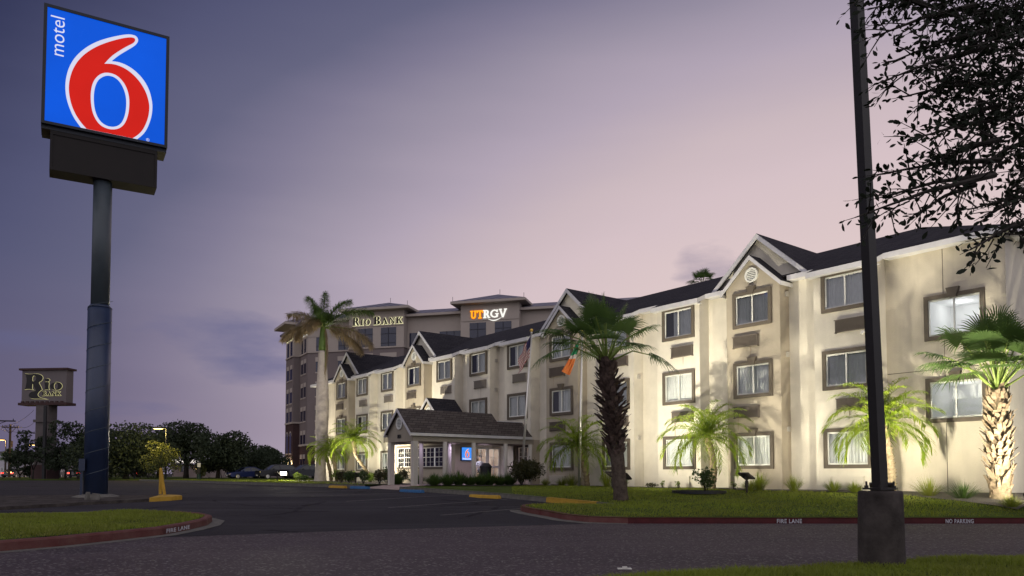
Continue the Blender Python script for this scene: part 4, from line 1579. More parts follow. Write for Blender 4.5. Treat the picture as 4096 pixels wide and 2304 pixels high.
def leaf_strip(V, Q, base, d, L, wd, droop=0.25, up=np.array([0, 0, 1.0]), side=None):
    """a narrow pointed leaflet of two quads"""
    d = unit(d)
    s_ = np.cross(d, up) if side is None else side
    s_ = unit(s_) * wd / 2
    m_ = base + d * L * 0.5 - up * droop * L * 0.10
    e_ = base + d * L * 0.95 - up * droop * L * 0.45
    b0 = len(V)
    V += [base - s_ * .6, base + s_ * .6, m_ + s_, m_ - s_, e_ + s_ * .12, e_ - s_ * .12]
    Q += [(b0, b0 + 1, b0 + 2, b0 + 3), (b0 + 3, b0 + 2, b0 + 4, b0 + 5)]


def frond(V, Q, base, az_, el_, L, n, ll, lw, curve, rr, vee=0.5, twist=0.0, plume=False, dens=1.0):
    """feather frond: arching rachis with two rows of leaflets; returns the rachis line"""
    h = np.array([math.cos(az_), math.sin(az_), 0.0])
    pts = []
    p = np.array(base, float)
    e = el_
    for i in range(n + 1):
        pts.append(p.copy())
        st = L / n
        p = p + (h * math.cos(e) + np.array([0, 0, math.sin(e)])) * st
        e -= curve / n * (0.4 + 1.2 * i / n)
    sv = np.cross(h, np.array([0, 0, 1.0]))
    for i in range(max(1, int(n * 0.12)), n + 1):
        t_ = unit(pts[i] - pts[i - 1])
        nrm = unit(np.cross(sv, t_))
        f_ = i / n
        l_ = ll * (0.55 + 0.9 * math.sin(PI * min(1, 0.15 + f_ * 0.80))) * 0.75
        for sg in (-1, 1):
            for k in range(3 if plume else 1):
                an = vee + (rr.random() - .5) * (0.5 if not plume else 2.2)
                d = t_ * (0.75 + 0.15 * rr.random()) + sv * sg * math.cos(an) + nrm * math.sin(an) * (1 if not plume else rr.choice((-1, 1)))
                d = d + np.array([rr.random() - .5, rr.random() - .5, rr.random() - .5]) * 0.18
                leaf_strip(V, Q, pts[i] - (pts[i] - pts[i - 1]) * rr.random(), d, l_ * (0.85 + .3 * rr.random()), lw, droop=0.7 + .5 * rr.random())
    return pts


def date_palm(x, y, z, trunk, crown_r, label, seed, nf=40, lean=None):
    rr = random.Random(seed)
    t_ = empty("date_palm", (x, y, z), 0, label, "palm", "date palms along the motel front")
    tb = MB()
    rad = [0.11 + 0.015 * math.sin(i * 1.9) + (0.05 * max(0, i / (len(trunk) - 1) - .55)) for i in range(len(trunk))]
    fine, fr = [], []
    for i in range(len(trunk) - 1):
        for k in range(6):
            q = k / 6
            a, b_ = Vector(trunk[i]), Vector(trunk[i + 1])
            fine.append(a.lerp(b_, q))
            fr.append((rad[i] * (1 - q) + rad[i + 1] * q) * (1.0 + (0.14 if k % 2 else -0.05)))
    fine.append(Vector(trunk[-1]))
    fr.append(rad[-1])
    tb.tube(fine, fr, 10)
    for i in range(70):           # old leaf stubs
        f_ = rr.random() ** 0.6
        k = min(len(fine) - 1, int(f_ * (len(fine) - 1)))
        an = rr.random() * 2 * PI
        c_ = fine[k]
        o_ = Vector((math.cos(an), math.sin(an), 0)) * fr[k]
        tb.tube([c_ + o_ * .8, c_ + o_ * 1.25 + Vector((0, 0, .05))], [0.022, 0.010], 4)
    tb.build("trunk", M["bark"], t_)
    top = np.array(trunk[-1], float)
    V, Q = [], []
    st = MB()
    for i in range(nf):
        f_ = i / (nf - 1)
        az_ = i * 2.399 + rr.random() * .3
        el_ = R(84) - f_ ** .9 * R(98) + rr.random() * .2
        L = crown_r * (1.05 + .25 * rr.random())
        pts = frond(V, Q, top + np.array([0, 0, 0.04]), az_, el_, L, 40, crown_r * .31, 0.027, R(82) + rr.random() * .5, rr, 0.45)
        st.tube([Vector(p) for p in pts[::8]], [0.016, .013, .010, .008, .006, .004][:len(pts[::8])], 4, cap=False)
    mesh_np("crown", np.array(V), np.array(Q), M["palm"], t_)
    st.build("frond_stalks", M["petiole"], t_)
    return t_


def wpt(s, d):
    p = WP(s, d)
    return p.x, p.y


for (s, d, tr, r_, lab, sd_) in (
        (-35.1, -1.0, [(0, 0, 0), (-.12, .05, .8), (-.35, .1, 1.6), (-.62, .12, 2.2)], 1.25, "leftmost date palm leaning left behind the royal palm trunk", 3),
        (-33.5, -1.3, [(0, 0, 0), (-.10, 0, .7), (-.25, 0, 1.5), (-.30, 0, 2.2)], 1.2, "small date palm with thin trunk just right of the royal palm", 4),
        (-28.6, -1.2, [(0, 0, 0), (-.06, .05, .45), (-.55, .1, 1.15), (-1.02, .1, 1.85), (-1.12, .1, 2.75)], 1.55, "date palm with strongly curved trunk left of the entrance portico", 5),
        (-7.85, -1.1, [(0, 0, 0), (-.06, .02, .6), (-.25, .05, 1.2), (-.42, .1, 1.75)], 1.62, "date palm with yellowed low fronds between flagpole and dark fan palm", 6),
        (-1.12, -1.0, [(0, 0, 0), (.06, 0, .7), (.02, 0, 1.25), (-.18, 0, 1.95)], 1.62, "date palm with kinked trunk behind the ringed bush", 8),
        (5.75, -1.3, [(0, 0, 0), (.0, 0, .65), (-.06, 0, 1.25), (-.26, 0, 2.15)], 1.50, "date palm partly behind the black lamp post at the right", 9)):
    x, y = wpt(s, d)
    date_palm(x, y, gz(x, y), tr, r_, lab, sd_)


def fan_leaf(V, Q, hub, d, up, size, rr, droop=0.35, seg=34, spread=R(104)):
    """costapalmate fan: radiating pointed segments joined near the hub"""
    d = unit(d)
    s_ = unit(np.cross(d, up))
    n_ = unit(np.cross(s_, d))
    for k in range(seg):
        a = (k / (seg - 1) - .5) * 2 * spread
        dd = d * math.cos(a) + s_ * math.sin(a)
        L = size * (1.0 - 0.22 * abs(a) / spread) * (0.9 + .2 * rr.random())
        wv = unit(np.cross(dd, n_)) * (size * 0.026)
        fold = n_ * 0.10 * size * (0.5 * abs(math.sin(a)))
        m_ = hub + dd * L * .55 + fold - np.array([0, 0, droop * L * .10])
        m2 = hub + dd * L * .80 + fold - np.array([0, 0, droop * L * (.25 + .1 * rr.random())])
        e_ = hub + dd * L * (.98) + fold + np.array([rr.random() - .5, rr.random() - .5, 0]) * .10 * size - np.array([0, 0, droop * L * (.50 + .35 * rr.random())])
        b0 = len(V)
        V += [hub - wv * .12, hub + wv * .12, m_ + wv, m_ - wv, m2 + wv * .62, m2 - wv * .62, e_ + wv * .08, e_ - wv * .08]
        Q += [(b0, b0 + 1, b0 + 2, b0 + 3), (b0 + 3, b0 + 2, b0 + 4, b0 + 5), (b0 + 5, b0 + 4, b0 + 6, b0 + 7)]


def fan_palm(x, y, z, h, r0, r1, boot0, leaves, label, seed, bootmat, size, trunk_mat="bark_dark", boots=230, lean=0.0):
    rr = random.Random(seed)
    t_ = empty("fan_palm", (x, y, z), 0, label, "palm")
    tb = MB()
    zs = [0, .15, .5, 1.0, h * .5, h * .75, h]
    n = 22
    pts, rad = [], []
    for i in range(n + 1):
        f_ = i / n
        pts.append((0.02 * math.sin(f_ * 3), 0, -0.1 + f_ * (h + .1)))
        rad.append(np.interp(f_, [0, .06, .3, 1], [r0 * 1.2, r0 * 1.05, r0, r0 * .9]) * (1 + 0.03 * (i % 2)))
    tb.tube(pts, rad, 14)
    tb.build("trunk", M[trunk_mat], t_, smooth=True)
    bb = MB()
    nr_ = boots
    for i in range(nr_):
        f_ = i / (nr_ - 1)
        zz = boot0 + (h - boot0) * f_
        an = i * 2.399 + rr.random() * .25
        prof = np.interp(f_, [0, .12, .45, .8, 1], [r0 * 1.1, r1 * .8, r1, r1 * .86, r0 * 1.05])
        o_ = Vector((math.cos(an), math.sin(an), 0))
        s_ = Vector((-o_.y, o_.x, 0))
        a = o_ * (r0 * .75) + Vector((0, 0, zz - .12))
        sk = (rr.random() - .5) * .5 + (0.32 if i % 2 else -0.32)
        tip = o_ * (prof * (0.86 + .40 * rr.random() ** 2)) + Vector((0, 0, zz + .06 + .20 * rr.random())) + s_ * sk * .26
        wd = 0.055 * (0.8 + .5 * rr.random()) * (r1 / .42)
        th = 0.020
        M1 = a.lerp(tip, .55) + o_ * .03
        for (p, q, w0, w1) in ((a, M1, wd * 1.25, wd), (M1, tip, wd, wd * .62)):
            c = [p - s_ * w0, p + s_ * w0, q + s_ * w1, q - s_ * w1]
            bb.face(c)
            c2 = [v - o_ * th - Vector((0, 0, th)) for v in c]
            bb.face(c2[::-1])
            for k in range(4):
                bb.face([c[k], c2[k], c2[(k + 1) % 4], c[(k + 1) % 4]])
    bl_ = bb.build("leaf_bases", M[bootmat], t_)
    V, Q = [], []
    st = MB()
    top = Vector((0, 0, h))
    for (az_, el_, pl, sz, dr) in leaves:
        dv = np.array([math.cos(az_) * math.cos(el_), math.sin(az_) * math.cos(el_), math.sin(el_)])
        b0 = np.array([0, 0, h - .06]) + dv * .08
        m_ = b0 + dv * pl * .55 + np.array([0, 0, .05 * pl])
        sag = .22 * math.cos(el_) * dr
        hub = b0 + dv * pl - np.array([0, 0, sag * pl])
        st.tube([Vector(b0), Vector(m_), Vector(hub)], [0.034, .022, .016], 5, cap=False)
        d2 = unit(hub - m_)
        d2 = unit(d2 - np.array([0, 0, .18 * dr]))
        upv = np.array([0, 0, 1.0]) if abs(d2[2]) < .9 else np.array([-math.cos(az_), -math.sin(az_), 0.3])
        fan_leaf(V, Q, hub, d2, upv, sz, rr, droop=.14 + .40 * dr)
    mesh_np("crown", np.array(V), np.array(Q), M["fan"], t_)
    st.build("leaf_stalks", M["petiole"], t_)
    if lean:
        for c in kids(t_):
            c.data.transform(Matrix.Shear('XY', 4, (lean / h, 0)))
    return t_


rr0 = random.Random(21)


def crown_leaves(n, p0, p1, sz, el0, el1, extra):
    out = []
    for i in range(n):
        f_ = i / (n - 1)
        out.append((i * 2.399 + .4 * rr0.random(), R(el0 + (el1 - el0) * f_ ** .85), p0 + (p1 - p0) * rr0.random(), sz * (.88 + .24 * rr0.random()), .10 + .55 * f_ + .25 * rr0.random()))
    return out + extra


lv = crown_leaves(21, 1.05, 1.65, .86, 88, 26, [
    (PI * .98, R(40), 1.75, .95, .7), (PI * 1.06, R(20), 1.8, .92, 1.0), (PI * .86, R(52), 1.4, .95, .5), (R(6), R(46), 1.45, .95, .6), (R(-12), R(18), 1.45, .92, 1.0), (R(-70), R(34), 1.1, .85, .9), (R(-120), R(30), 1.1, .85, .9)])
cx_, cy_ = 3.43, 23.83
fan_palm(cx_, cy_, gz(cx_, cy_), 4.42, 0.215, 0.54, 1.45, lv, "tall fan palm in the lawn with dark shaggy trunk and spiky crown", 31, "boot", 1.0, lean=-.42)
lv = crown_leaves(18, 1.2, 1.85, .88, 88, 36, [
    (PI * .97, R(38), 1.6, .95, .8), (PI * 1.1, R(30), 1.35, .95, 1.0), (PI * 1.25, R(50), 1.1, .95, .7), (R(-90), R(66), 1.2, 1.0, .5), (R(-60), R(42), 1.2, .95, .9), (R(-120), R(40), 1.1, .9, .9), (R(0), R(45), 1.4, .95, .7), (R(-25), R(30), 1.35, .95, .9)])
rx_, ry_ = 13.6, 21.1
fan_palm(rx_, ry_, gz(rx_, ry_), 3.05, 0.25, 0.42, 0.0, lv, "floodlit fan palm with pale thatched trunk at the right end", 33, "bootpale", 1.0, "bark", boots=230)


def royal_palm():
    rr = random.Random(5)
    x, y = wpt(-35.5, -1.7)
    z = gz(x, y)
    t_ = empty("royal_palm", (x, y, z), 0, "very tall royal palm with smooth pale trunk and wind-blown brownish fronds", "palm")
    tb = MB()
    H = 9.6
    pts, rad = [], []
    n = 60
    for i in range(n + 1):
        f_ = i / n
        pts.append((0.10 * math.sin(f_ * 2.4), 0, -.1 + f_ * (H + .1)))
        rad.append(np.interp(f_, [0, .04, .15, .45, .7, .9, 1], [.50, .42, .36, .47, .45, .33, .29]) * (1 + .012 * (i % 3 == 0)))
    tb.tube(pts, rad, 16)
    tb.build("trunk", M["royalbark"], t_, smooth=True)
    cs = MB()
    tx = pts[-1][0]
    cs.tube([(tx, 0, H - .02), (tx, 0, H + .5), (tx + .02, 0, H + 1.6), (tx + .04, 0, H + 2.0)], [.25, .27, .19, .12], 14)
    cs.build("crownshaft", M["crownshaft"], t_, smooth=True)
    top = np.array([tx + .03, 0, H + 1.75])
    Vg, Qg, Vd, Qd = [], [], [], []
    st = MB()
    spec = [  # azimuth in the picture plane (0 = right, pi = left), elevation, length, curvature, dry
        (R(165), 42, 3.3, 55, 1), (R(150), 72, 3.0, 40, 0), (R(25), 66, 3.1, 50, 0), (R(12), 44, 4.0, 62, 0), (R(188), 12, 3.3, 78, 1), (R(175), 26, 2.6, 130, 1),
        (R(-8), 4, 4.3, 66, 1), (R(10), -8, 3.5, 60, 1), (R(95), 55, 3.0, 70, 0), (R(-90), 50, 3.0, 90, 0), (R(-70), 74, 2.8, 50, 0), (R(-110), 30, 2.6, 120, 1)]
    for a, e, L, c_, dry in spec:
        V, Q = (Vd, Qd) if dry else (Vg, Qg)
        p = frond(V, Q, top, a, R(e), L, 110, .72, .034, R(c_), rr, .35, plume=True)
        st.tube([Vector(q) for q in p[::22]], [.05, .04, .032, .022, .014, .006], 5, cap=False)
    mesh_np("green_fronds", np.array(Vg), np.array(Qg), M["royalg"], t_)
    # one dead frond hanging down the trunk
    for i in range(420):
        f_ = rr.random()
        b0 = np.array([tx + .27 + .10 * math.sin(f_ * 5), -.22, H + 1.7 - f_ * 4.4])
        leaf_strip(Vd, Qd, b0, np.array([(rr.random() - .35) * .5, (rr.random() - .6) * .5, -1.0]), .45 + .3 * rr.random(), .03, .1)
    st.tube([(tx + .12, -.15, H + 1.8), (tx + .30, -.25, H + .4), (tx + .27, -.25, H - 2.4)], [.05, .04, .02], 5)
    mesh_np("dry_fronds", np.array(Vd), np.array(Qd), M["royaldry"], t_)
    st.build("frond_stalks", M["petiole"], t_)


royal_palm()

# palm heads showing above the roof
x, y = wpt(3.0, 30)
lv = [(i * 2.399, R(80) - i * R(5.5), .9, .95, .6) for i in range(20)]
fan_palm(18.6, 73, -.7, 19.2, .2, .3, 16.0, lv, "distant fan palm whose head shows above the motel roof", 40, "boot", 1, boots=40)
for (u_, Y, hh, k) in ((40, 150, 4.4, 0), (22, 165, 4.0, 1)):
    lv = [(i * 2.399, R(80) - i * R(7), .9, 1.0, .8) for i in range(14)]
    fan_palm((u_ - CX) / F * Y, Y, -.7, hh, .2, .3, hh - 1.5, lv, "tiny far palm above the low white building, %s" % ("taller one" if k == 0 else "shorter one"), 41 + k, "boot", 1, boots=20)


# ---------------------------------------------------------------- leafy clumps
def leaf_cloud(centres, size, asp=0.5, rng=nr, up_bias=0.0):
    n = len(centres)
    d = rng.normal(size=(n, 3))
    d[:, 2] += up_bias
    d /= np.linalg.norm(d, axis=1)[:, None]
    q = rng.normal(size=(n, 3))
    s_ = np.cross(d, q)
    s_ /= np.linalg.norm(s_, axis=1)[:, None]
    L = (size * rng.uniform(.6, 1.3, n))[:, None]
    a = centres - d * L / 2
    b_ = centres + d * L / 2
    m_ = centres + np.cross(d, s_) * L * .08
    V = np.stack([a, m_ + s_ * L * asp / 2, b_, m_ - s_ * L * asp / 2], 1).reshape(-1, 3)
    Q = np.arange(n * 4).reshape(-1, 4)
    return V, Q


def blob_points(blobs, n, rng=nr, shell=.55):
    """points in a set of ellipsoids (cx,cy,cz,rx,ry,rz), denser to the outside"""
    vol = np.array([b_[3] * b_[4] * b_[5] for b_ in blobs]) ** .7
    k = rng.choice(len(blobs), n, p=vol / vol.sum())
    B = np.array(blobs)[k]
    v = rng.normal(size=(n, 3))
    v /= np.linalg.norm(v, axis=1)[:, None]
    r_ = rng.uniform(shell, 1.0, n) ** .6 * rng.normal(1, .07, n)
    return B[:, :3] + v * B[:, 3:] * r_[:, None]


def tree(x, y, z, h, wd, label, seed, n=4200, leaf=.34, trunk_h=.3, tr=.22, lm="treeleaf", name="oak_tree", fill=16, group="trees across the far street", flat=1.0, forks=3, cat="tree", trunk_mat="oakbark"):
    rg = np.random.default_rng(seed)
    rr = random.Random(seed)
    t_ = empty(name, (x, y, z), 0, label, cat, group)
    ht = h * trunk_h
    blobs = []
    for i in range(fill):
        a, r_ = rr.random() * 2 * PI, math.sqrt(rr.random()) * wd * .36
        f_ = rr.random()
        cz = ht + (h - ht) * (.10 + .74 * f_)
        sh = 1.0 - .55 * max(0, f_ - .35)
        br = wd * (.12 + .13 * rr.random())
        blobs.append((math.cos(a) * r_ * sh, math.sin(a) * r_ * sh, cz, br, br, br * .72 * flat))
    P = blob_points(blobs, n, rg)
    V, Q = leaf_cloud(P, leaf, .62, rg)
    mesh_np("crown", V, Q, M[lm], t_)
    tb = MB()
    tb.tube([(0, 0, -.15), (.02, 0, ht * .3), (.05, 0, ht)], [tr * 1.3, tr, tr * .8], 10)
    for i in range(forks + 2):
        a = i * 2.1 + rr.random()
        r_ = wd * (.18 + .12 * rr.random())
        tb.tube([(.05, 0, ht * (.75 + .2 * rr.random())), (math.cos(a) * r_ * .5, math.sin(a) * r_ * .5, ht + (h - ht) * .25), (math.cos(a) * r_, math.sin(a) * r_, ht + (h - ht) * .6)], [tr * .6, tr * .38, tr * .12], 7)
    tb.build("trunk", M[trunk_mat], t_, smooth=True)
    return t_


def pxX(u, Y):
    return (u - CX) / F * Y


def hz_(v, Y):
    return (HY - v) / F * Y


# (u, distance, top v, width px, label, options)
TREES = [
    (505, 82, 1688, 330, "big dark oak just right of the blue sign pole", dict(n=8000, leaf=.30, trunk_h=.14, tr=.32, fill=30)),
    (262, 84, 1676, 150, "slender dark tree right of the bank sign column", dict(n=2600, leaf=.30, trunk_h=.16, tr=.12, fill=16)),
    (133, 88, 1690, 120, "thin open tree just left of the bank sign column", dict(n=900, leaf=.32, trunk_h=.18, tr=.10, fill=12)),
    (312, 92, 1735, 120, "low dark tree between bank sign tree and blue pole", dict(n=2200, leaf=.30, trunk_h=.16, tr=.12)),
    (80, 100, 1800, 120, "squat dark tree at the far left by the utility pole", dict(n=1500, leaf=.35, trunk_h=.12, tr=.12)),
    (200, 104, 1790, 110, "low bushy tree behind the bank sign column", dict(n=1500, leaf=.35, trunk_h=.12, tr=.12)),
    (632, 100, 1700, 140, "dark oak behind the yellow street lamp", dict(n=2600, leaf=.36, trunk_h=.14, tr=.2)),
    (745, 98, 1705, 230, "spreading oak with a lit forked trunk right of the lamp", dict(n=5000, leaf=.34, trunk_h=.30, tr=.32, fill=22)),
    (872, 94, 1718, 230, "wide dark oak beside the hedge", dict(n=5200, leaf=.34, trunk_h=.20, tr=.25, fill=22)),
    (985, 108, 1780, 190, "dark tree behind the parked cars", dict(n=3400, leaf=.38, trunk_h=.12, tr=.2)),
    (1075, 112, 1790, 130, "small dark tree next to the office tower", dict(n=2200, leaf=.38, trunk_h=.10, tr=.15)),
    (560, 118, 1760, 220, "far dark tree behind the big oak", dict(n=2400, leaf=.42, trunk_h=.10, tr=.2)),
    (400, 112, 1730, 170, "far dark tree behind the blue sign pole", dict(n=2200, leaf=.42, trunk_h=.10, tr=.2)),
]
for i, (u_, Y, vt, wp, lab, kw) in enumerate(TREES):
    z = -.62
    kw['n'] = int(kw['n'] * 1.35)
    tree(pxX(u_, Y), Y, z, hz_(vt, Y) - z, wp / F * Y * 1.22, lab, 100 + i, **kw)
# young tree lit by the street lamp
tree(pxX(650, 74), 74.0, -.68, hz_(1765, 74) + .68, 165 / F * 74, "young staked tree glowing yellow under the street lamp", 140, n=1500, leaf=.22, trunk_h=.22, tr=.06, lm="treeleaf2", name="young_tree", fill=24)


def shrub(x, y, z, w_, h, lm, label, seed, n=500, leaf=.09, asp=.5, group=None, name="shrub", cat="shrub", upb=.3, shell=.35):
    rg = np.random.default_rng(seed)
    rr = random.Random(seed)
    t_ = empty(name, (x, y, z), rr.random() * 6, label, cat, group)
    bl = []
    for i in range(6):
        a, r_ = rr.random() * 2 * PI, w_ * .24 * rr.random()
        bl.append((math.cos(a) * r_, math.sin(a) * r_, h * (.42 + .25 * rr.random()), w_ * .27, w_ * .27, h * .34))
    V, Q = leaf_cloud(blob_points(bl, n, rg, shell), leaf, asp, rg, upb)
    mesh_np("foliage", V, Q, M[lm], t_)
    st = MB()
    for i in range(7):
        a = rr.random() * 2 * PI
        st.tube([(math.cos(a) * .03, math.sin(a) * .03, -.05), (math.cos(a) * w_ * .2, math.sin(a) * w_ * .2, h * .6)], [.014, .006], 5)
    st.build("stems", M["oakbark"], t_)
    return t_


def tuft(x, y, z, w_, h, lm, label, seed, n=220, bw=.012, group=None, name="grass_tuft", lean=0.0):
    """a fountain of long thin blades"""
    rr = random.Random(seed)
    V, Q = [], []
    for i in range(n):
        a = rr.random() * 2 * PI
        r_ = math.sqrt(rr.random())
        b0 = np.array([math.cos(a) * r_ * w_ * .16, math.sin(a) * r_ * w_ * .16, 0])
        d = np.array([math.cos(a) * r_ * w_ * .6 + lean, math.sin(a) * r_ * w_ * .6, h * (1.05 - .35 * r_)])
        L = np.linalg.norm(d) * (.7 + .4 * rr.random())
        leaf_strip(V, Q, b0, d, L, bw, droop=.5 * r_)
    o_ = mesh_np(name, np.array(V), np.array(Q), M[lm])
    o_.location = (x, y, z)
    return tag(o_, label, "plant", group)


# ferns and shrubs round the portico
fi = 0
FERN = [(-12.35, -6.35), (-12.15, -5.75), (-12.2, -5.1), (-12.1, -4.55), (-12.05, -4.0), (-12.1, -3.45), (-12.0, -2.9), (-11.9, -2.4)]
for i, (s, d) in enumerate(FERN):
    x, y = wpt(s, d)
    tuft(x, y, gz(x, y) + .02, .95, .62 + .1 * (i % 3), "fern", "leafy fern in the low row along the right side of the portico", 200 + i, n=330, bw=.03, group="ferns along the portico", name="fern")
for i, (s, d, k, nm) in enumerate(((-16.4, -6.0, "fern", "fern"), (-16.5, -4.8, "fern", "fern"), (-16.2, -3.9, "fern", "fern"), (-15.85, -3.2, "fern", "fern"))):
    x, y = wpt(s, d)
    tuft(x, y, gz(x, y) + .02, 1.0, .7, k, "dark fern seen between the two front portico columns", 220 + i, n=300, bw=.03, group="ferns behind the front columns", name=nm)
SHR = [(-17.6, -6.3, .9, .8, "croton", "dark rounded shrub just left of the front portico column"), (-19.2, -6.4, 1.0, .8, "shrub", "dull green shrub second to the left of the portico"),
       (-21.0, -6.3, 1.0, .75, "shrub", "dull green shrub third to the left of the portico"), (-22.8, -6.0, 1.0, .75, "croton", "bronze shrub fourth to the left of the portico"),
       (-26.4, -2.3, .85, .7, "shrubl", "bright rounded shrub right of the curved date palm foot"), (-29.6, -2.0, 1.0, .75, "shrubl", "bright rounded shrub beside the tilted floodlight board"),
       (-31.6, -1.5, .8, .55, "shrubl", "small bright shrub left of the tilted floodlight board"), (-33.0, -1.5, 1.15, .85, "shrubl", "large bright shrub right of the small thin date palm"),
       (-39.6, -1.6, 1.1, .7, "shrubl", "bright reddish tipped shrub at the motel's left corner"), (-38.2, -1.8, 1.2, .5, "shrub", "low spreading green shrub left of the royal palm foot"),
       (-20.0, -4.6, 1.0, .95, "shrub", "green shrub under the big lobby window"), (-18.4, -4.6, 1.0, .95, "croton", "bronze shrub under the big lobby window"),
       (-11.75, -1.75, .9, 1.05, "shrub", "round green shrub at the end of the fern row beside the big bush")]
for i, (s, d, w_, h, k, lab) in enumerate(SHR):
    x, y = wpt(s, d)
    shrub(x, y, gz(x, y) + .02, w_, h, k, lab, 240 + i, n=520, leaf=.11)
x, y = wpt(-12.0, -3.6)
# the large bronze bush in front of the doors
bx_, by_ = wpt(-10.75, -2.5)
shrub(bx_, by_, gz(bx_, by_), 2.3, 1.35, "croton", "large dark bronze bush left of the first flagpole", 270, n=2600, leaf=.14, asp=.4, name="bush", cat="bush")
# waste bin behind it
bn = MB()
bn.tube([(0, 0, 0), (0, 0, .85)], [.26, .28], 18)
bn.tube([(0, 0, .85), (0, 0, .92), (0, 0, 1.08)], [.30, .30, .16], 18)
p_ = WP(-13.0, -3.0)
tag(bn.build("waste_bin", M["black"], loc=(p_.x, p_.y, -.56), smooth=False), "black domed waste bin half behind the bronze bush", "waste bin")
# tufts at the foot of the motel
TU = [(-9.0, -1.0, 1.0, .75, "bright weeping grass tuft below the left gabled window, nearer the portico", 0), (-9.9, -.8, .8, .5, "low grass tuft close to the gabled bay by the portico corner", 0),
      (-6.5, -1.2, 1.0, .95, "tall bright grass tuft right of the date palm with yellowed fronds", .1), (1.0, -1.1, .75, .85, "bright grass tuft left of the open floodlight board, tall one", .1),
      (.75, -1.3, .85, .5, "spreading grass tuft beside the grille left of the open floodlight board", 0), (2.35, -1.1, .7, .7, "rounded grass tuft right of the open floodlight board", 0),
      (3.7, -1.0, .7, .5, "wiry grass tuft under the right-hand bay", 0), (4.5, -1.1, .7, .45, "wiry grass tuft just left of the black lamp post", 0),
      (6.75, -1.1, 1.0, .7, "weeping grass tuft at the end wall right of the lamp post", -.1), (7.75, -1.3, 1.15, .6, "dark mounded grass tuft left of the pale palm trunk", 0),
      (9.2, -2.0, .8, .4, "small grass tuft right of the pale palm trunk", 0), (-11.2, -.7, .6, .45, "little grass tuft at the portico's rear corner", 0)]
for i, (s, d, w_, h, lab, ln_) in enumerate(TU):
    x, y = wpt(s, d)
    tuft(x, y, gz(x, y) + .02, w_, h, "blade" if i not in (9,) else "fern", lab, 300 + i, n=260, bw=.010, lean=ln_)
for i, (s, d, h) in enumerate(((-5.55, -1.0, .5), (-3.55, -1.0, .35), (-2.75, -1.0, .3), (-.2, -.9, .35), (-4.1, -1.0, .22), (-4.35, -.9, .22))):
    x, y = wpt(s, d)
    shrub(x, y, gz(x, y) + .02, .3 if i < 4 else .55, h, "shrubl" if i < 4 else "croton", ("sparse seedling in the gravel bed between the dark palm and the ringed bush" if i < 4 else "small reddish plant in the gravel bed by the white bay"), 330 + i, n=60 if i < 4 else 110, leaf=.07, group="seedlings in the bed" if i < 4 else "reddish bed plants", name="seedling")
# ringed bush in the lawn
x, y = 6.45, 26.1
z = gz(x, y)
rg_ = MB()
def torus(mb, R0, r_, squash, h, n=40, m_=6):
    for i in range(n):
        a, b_ = 2 * PI * i / n, 2 * PI * (i + 1) / n
        for (z0, z1, q) in ((0, h, 0), (h, h, 1)):
            if q == 0:
                mb.face([((R0) * math.cos(a), R0 * squash * math.sin(a), 0), (R0 * math.cos(b_), R0 * squash * math.sin(b_), 0), (R0 * math.cos(b_), R0 * squash * math.sin(b_), h), (R0 * math.cos(a), R0 * squash * math.sin(a), h)])
                k = R0 - r_
                mb.face([(k * math.cos(b_), k * squash * math.sin(b_), 0), (k * math.cos(a), k * squash * math.sin(a), 0), (k * math.cos(a), k * squash * math.sin(a), h), (k * math.cos(b_), k * squash * math.sin(b_), h)])
            else:
                k = R0 - r_
                mb.face([(R0 * math.cos(a), R0 * squash * math.sin(a), h), (R0 * math.cos(b_), R0 * squash * math.sin(b_), h), (k * math.cos(b_), k * squash * math.sin(b_), h), (k * math.cos(a), k * squash * math.sin(a), h)])
torus(rg_, .92, .06, .95, .10)
rg_.face([(.86 * math.cos(2 * PI * i / 30), .82 * math.sin(2 * PI * i / 30), .035) for i in range(30)])
tag(rg_.build("planter_ring", M["black"], loc=(x, y, z)), "black edging ring round the bush in the middle of the lawn", "planter ring")
shrub(x + .25, y, z + .04, .95, .92, "shrub", "small leafy bush standing in the black ring on the lawn", 350, n=420, leaf=.12, name="bush", cat="bush", upb=.8)


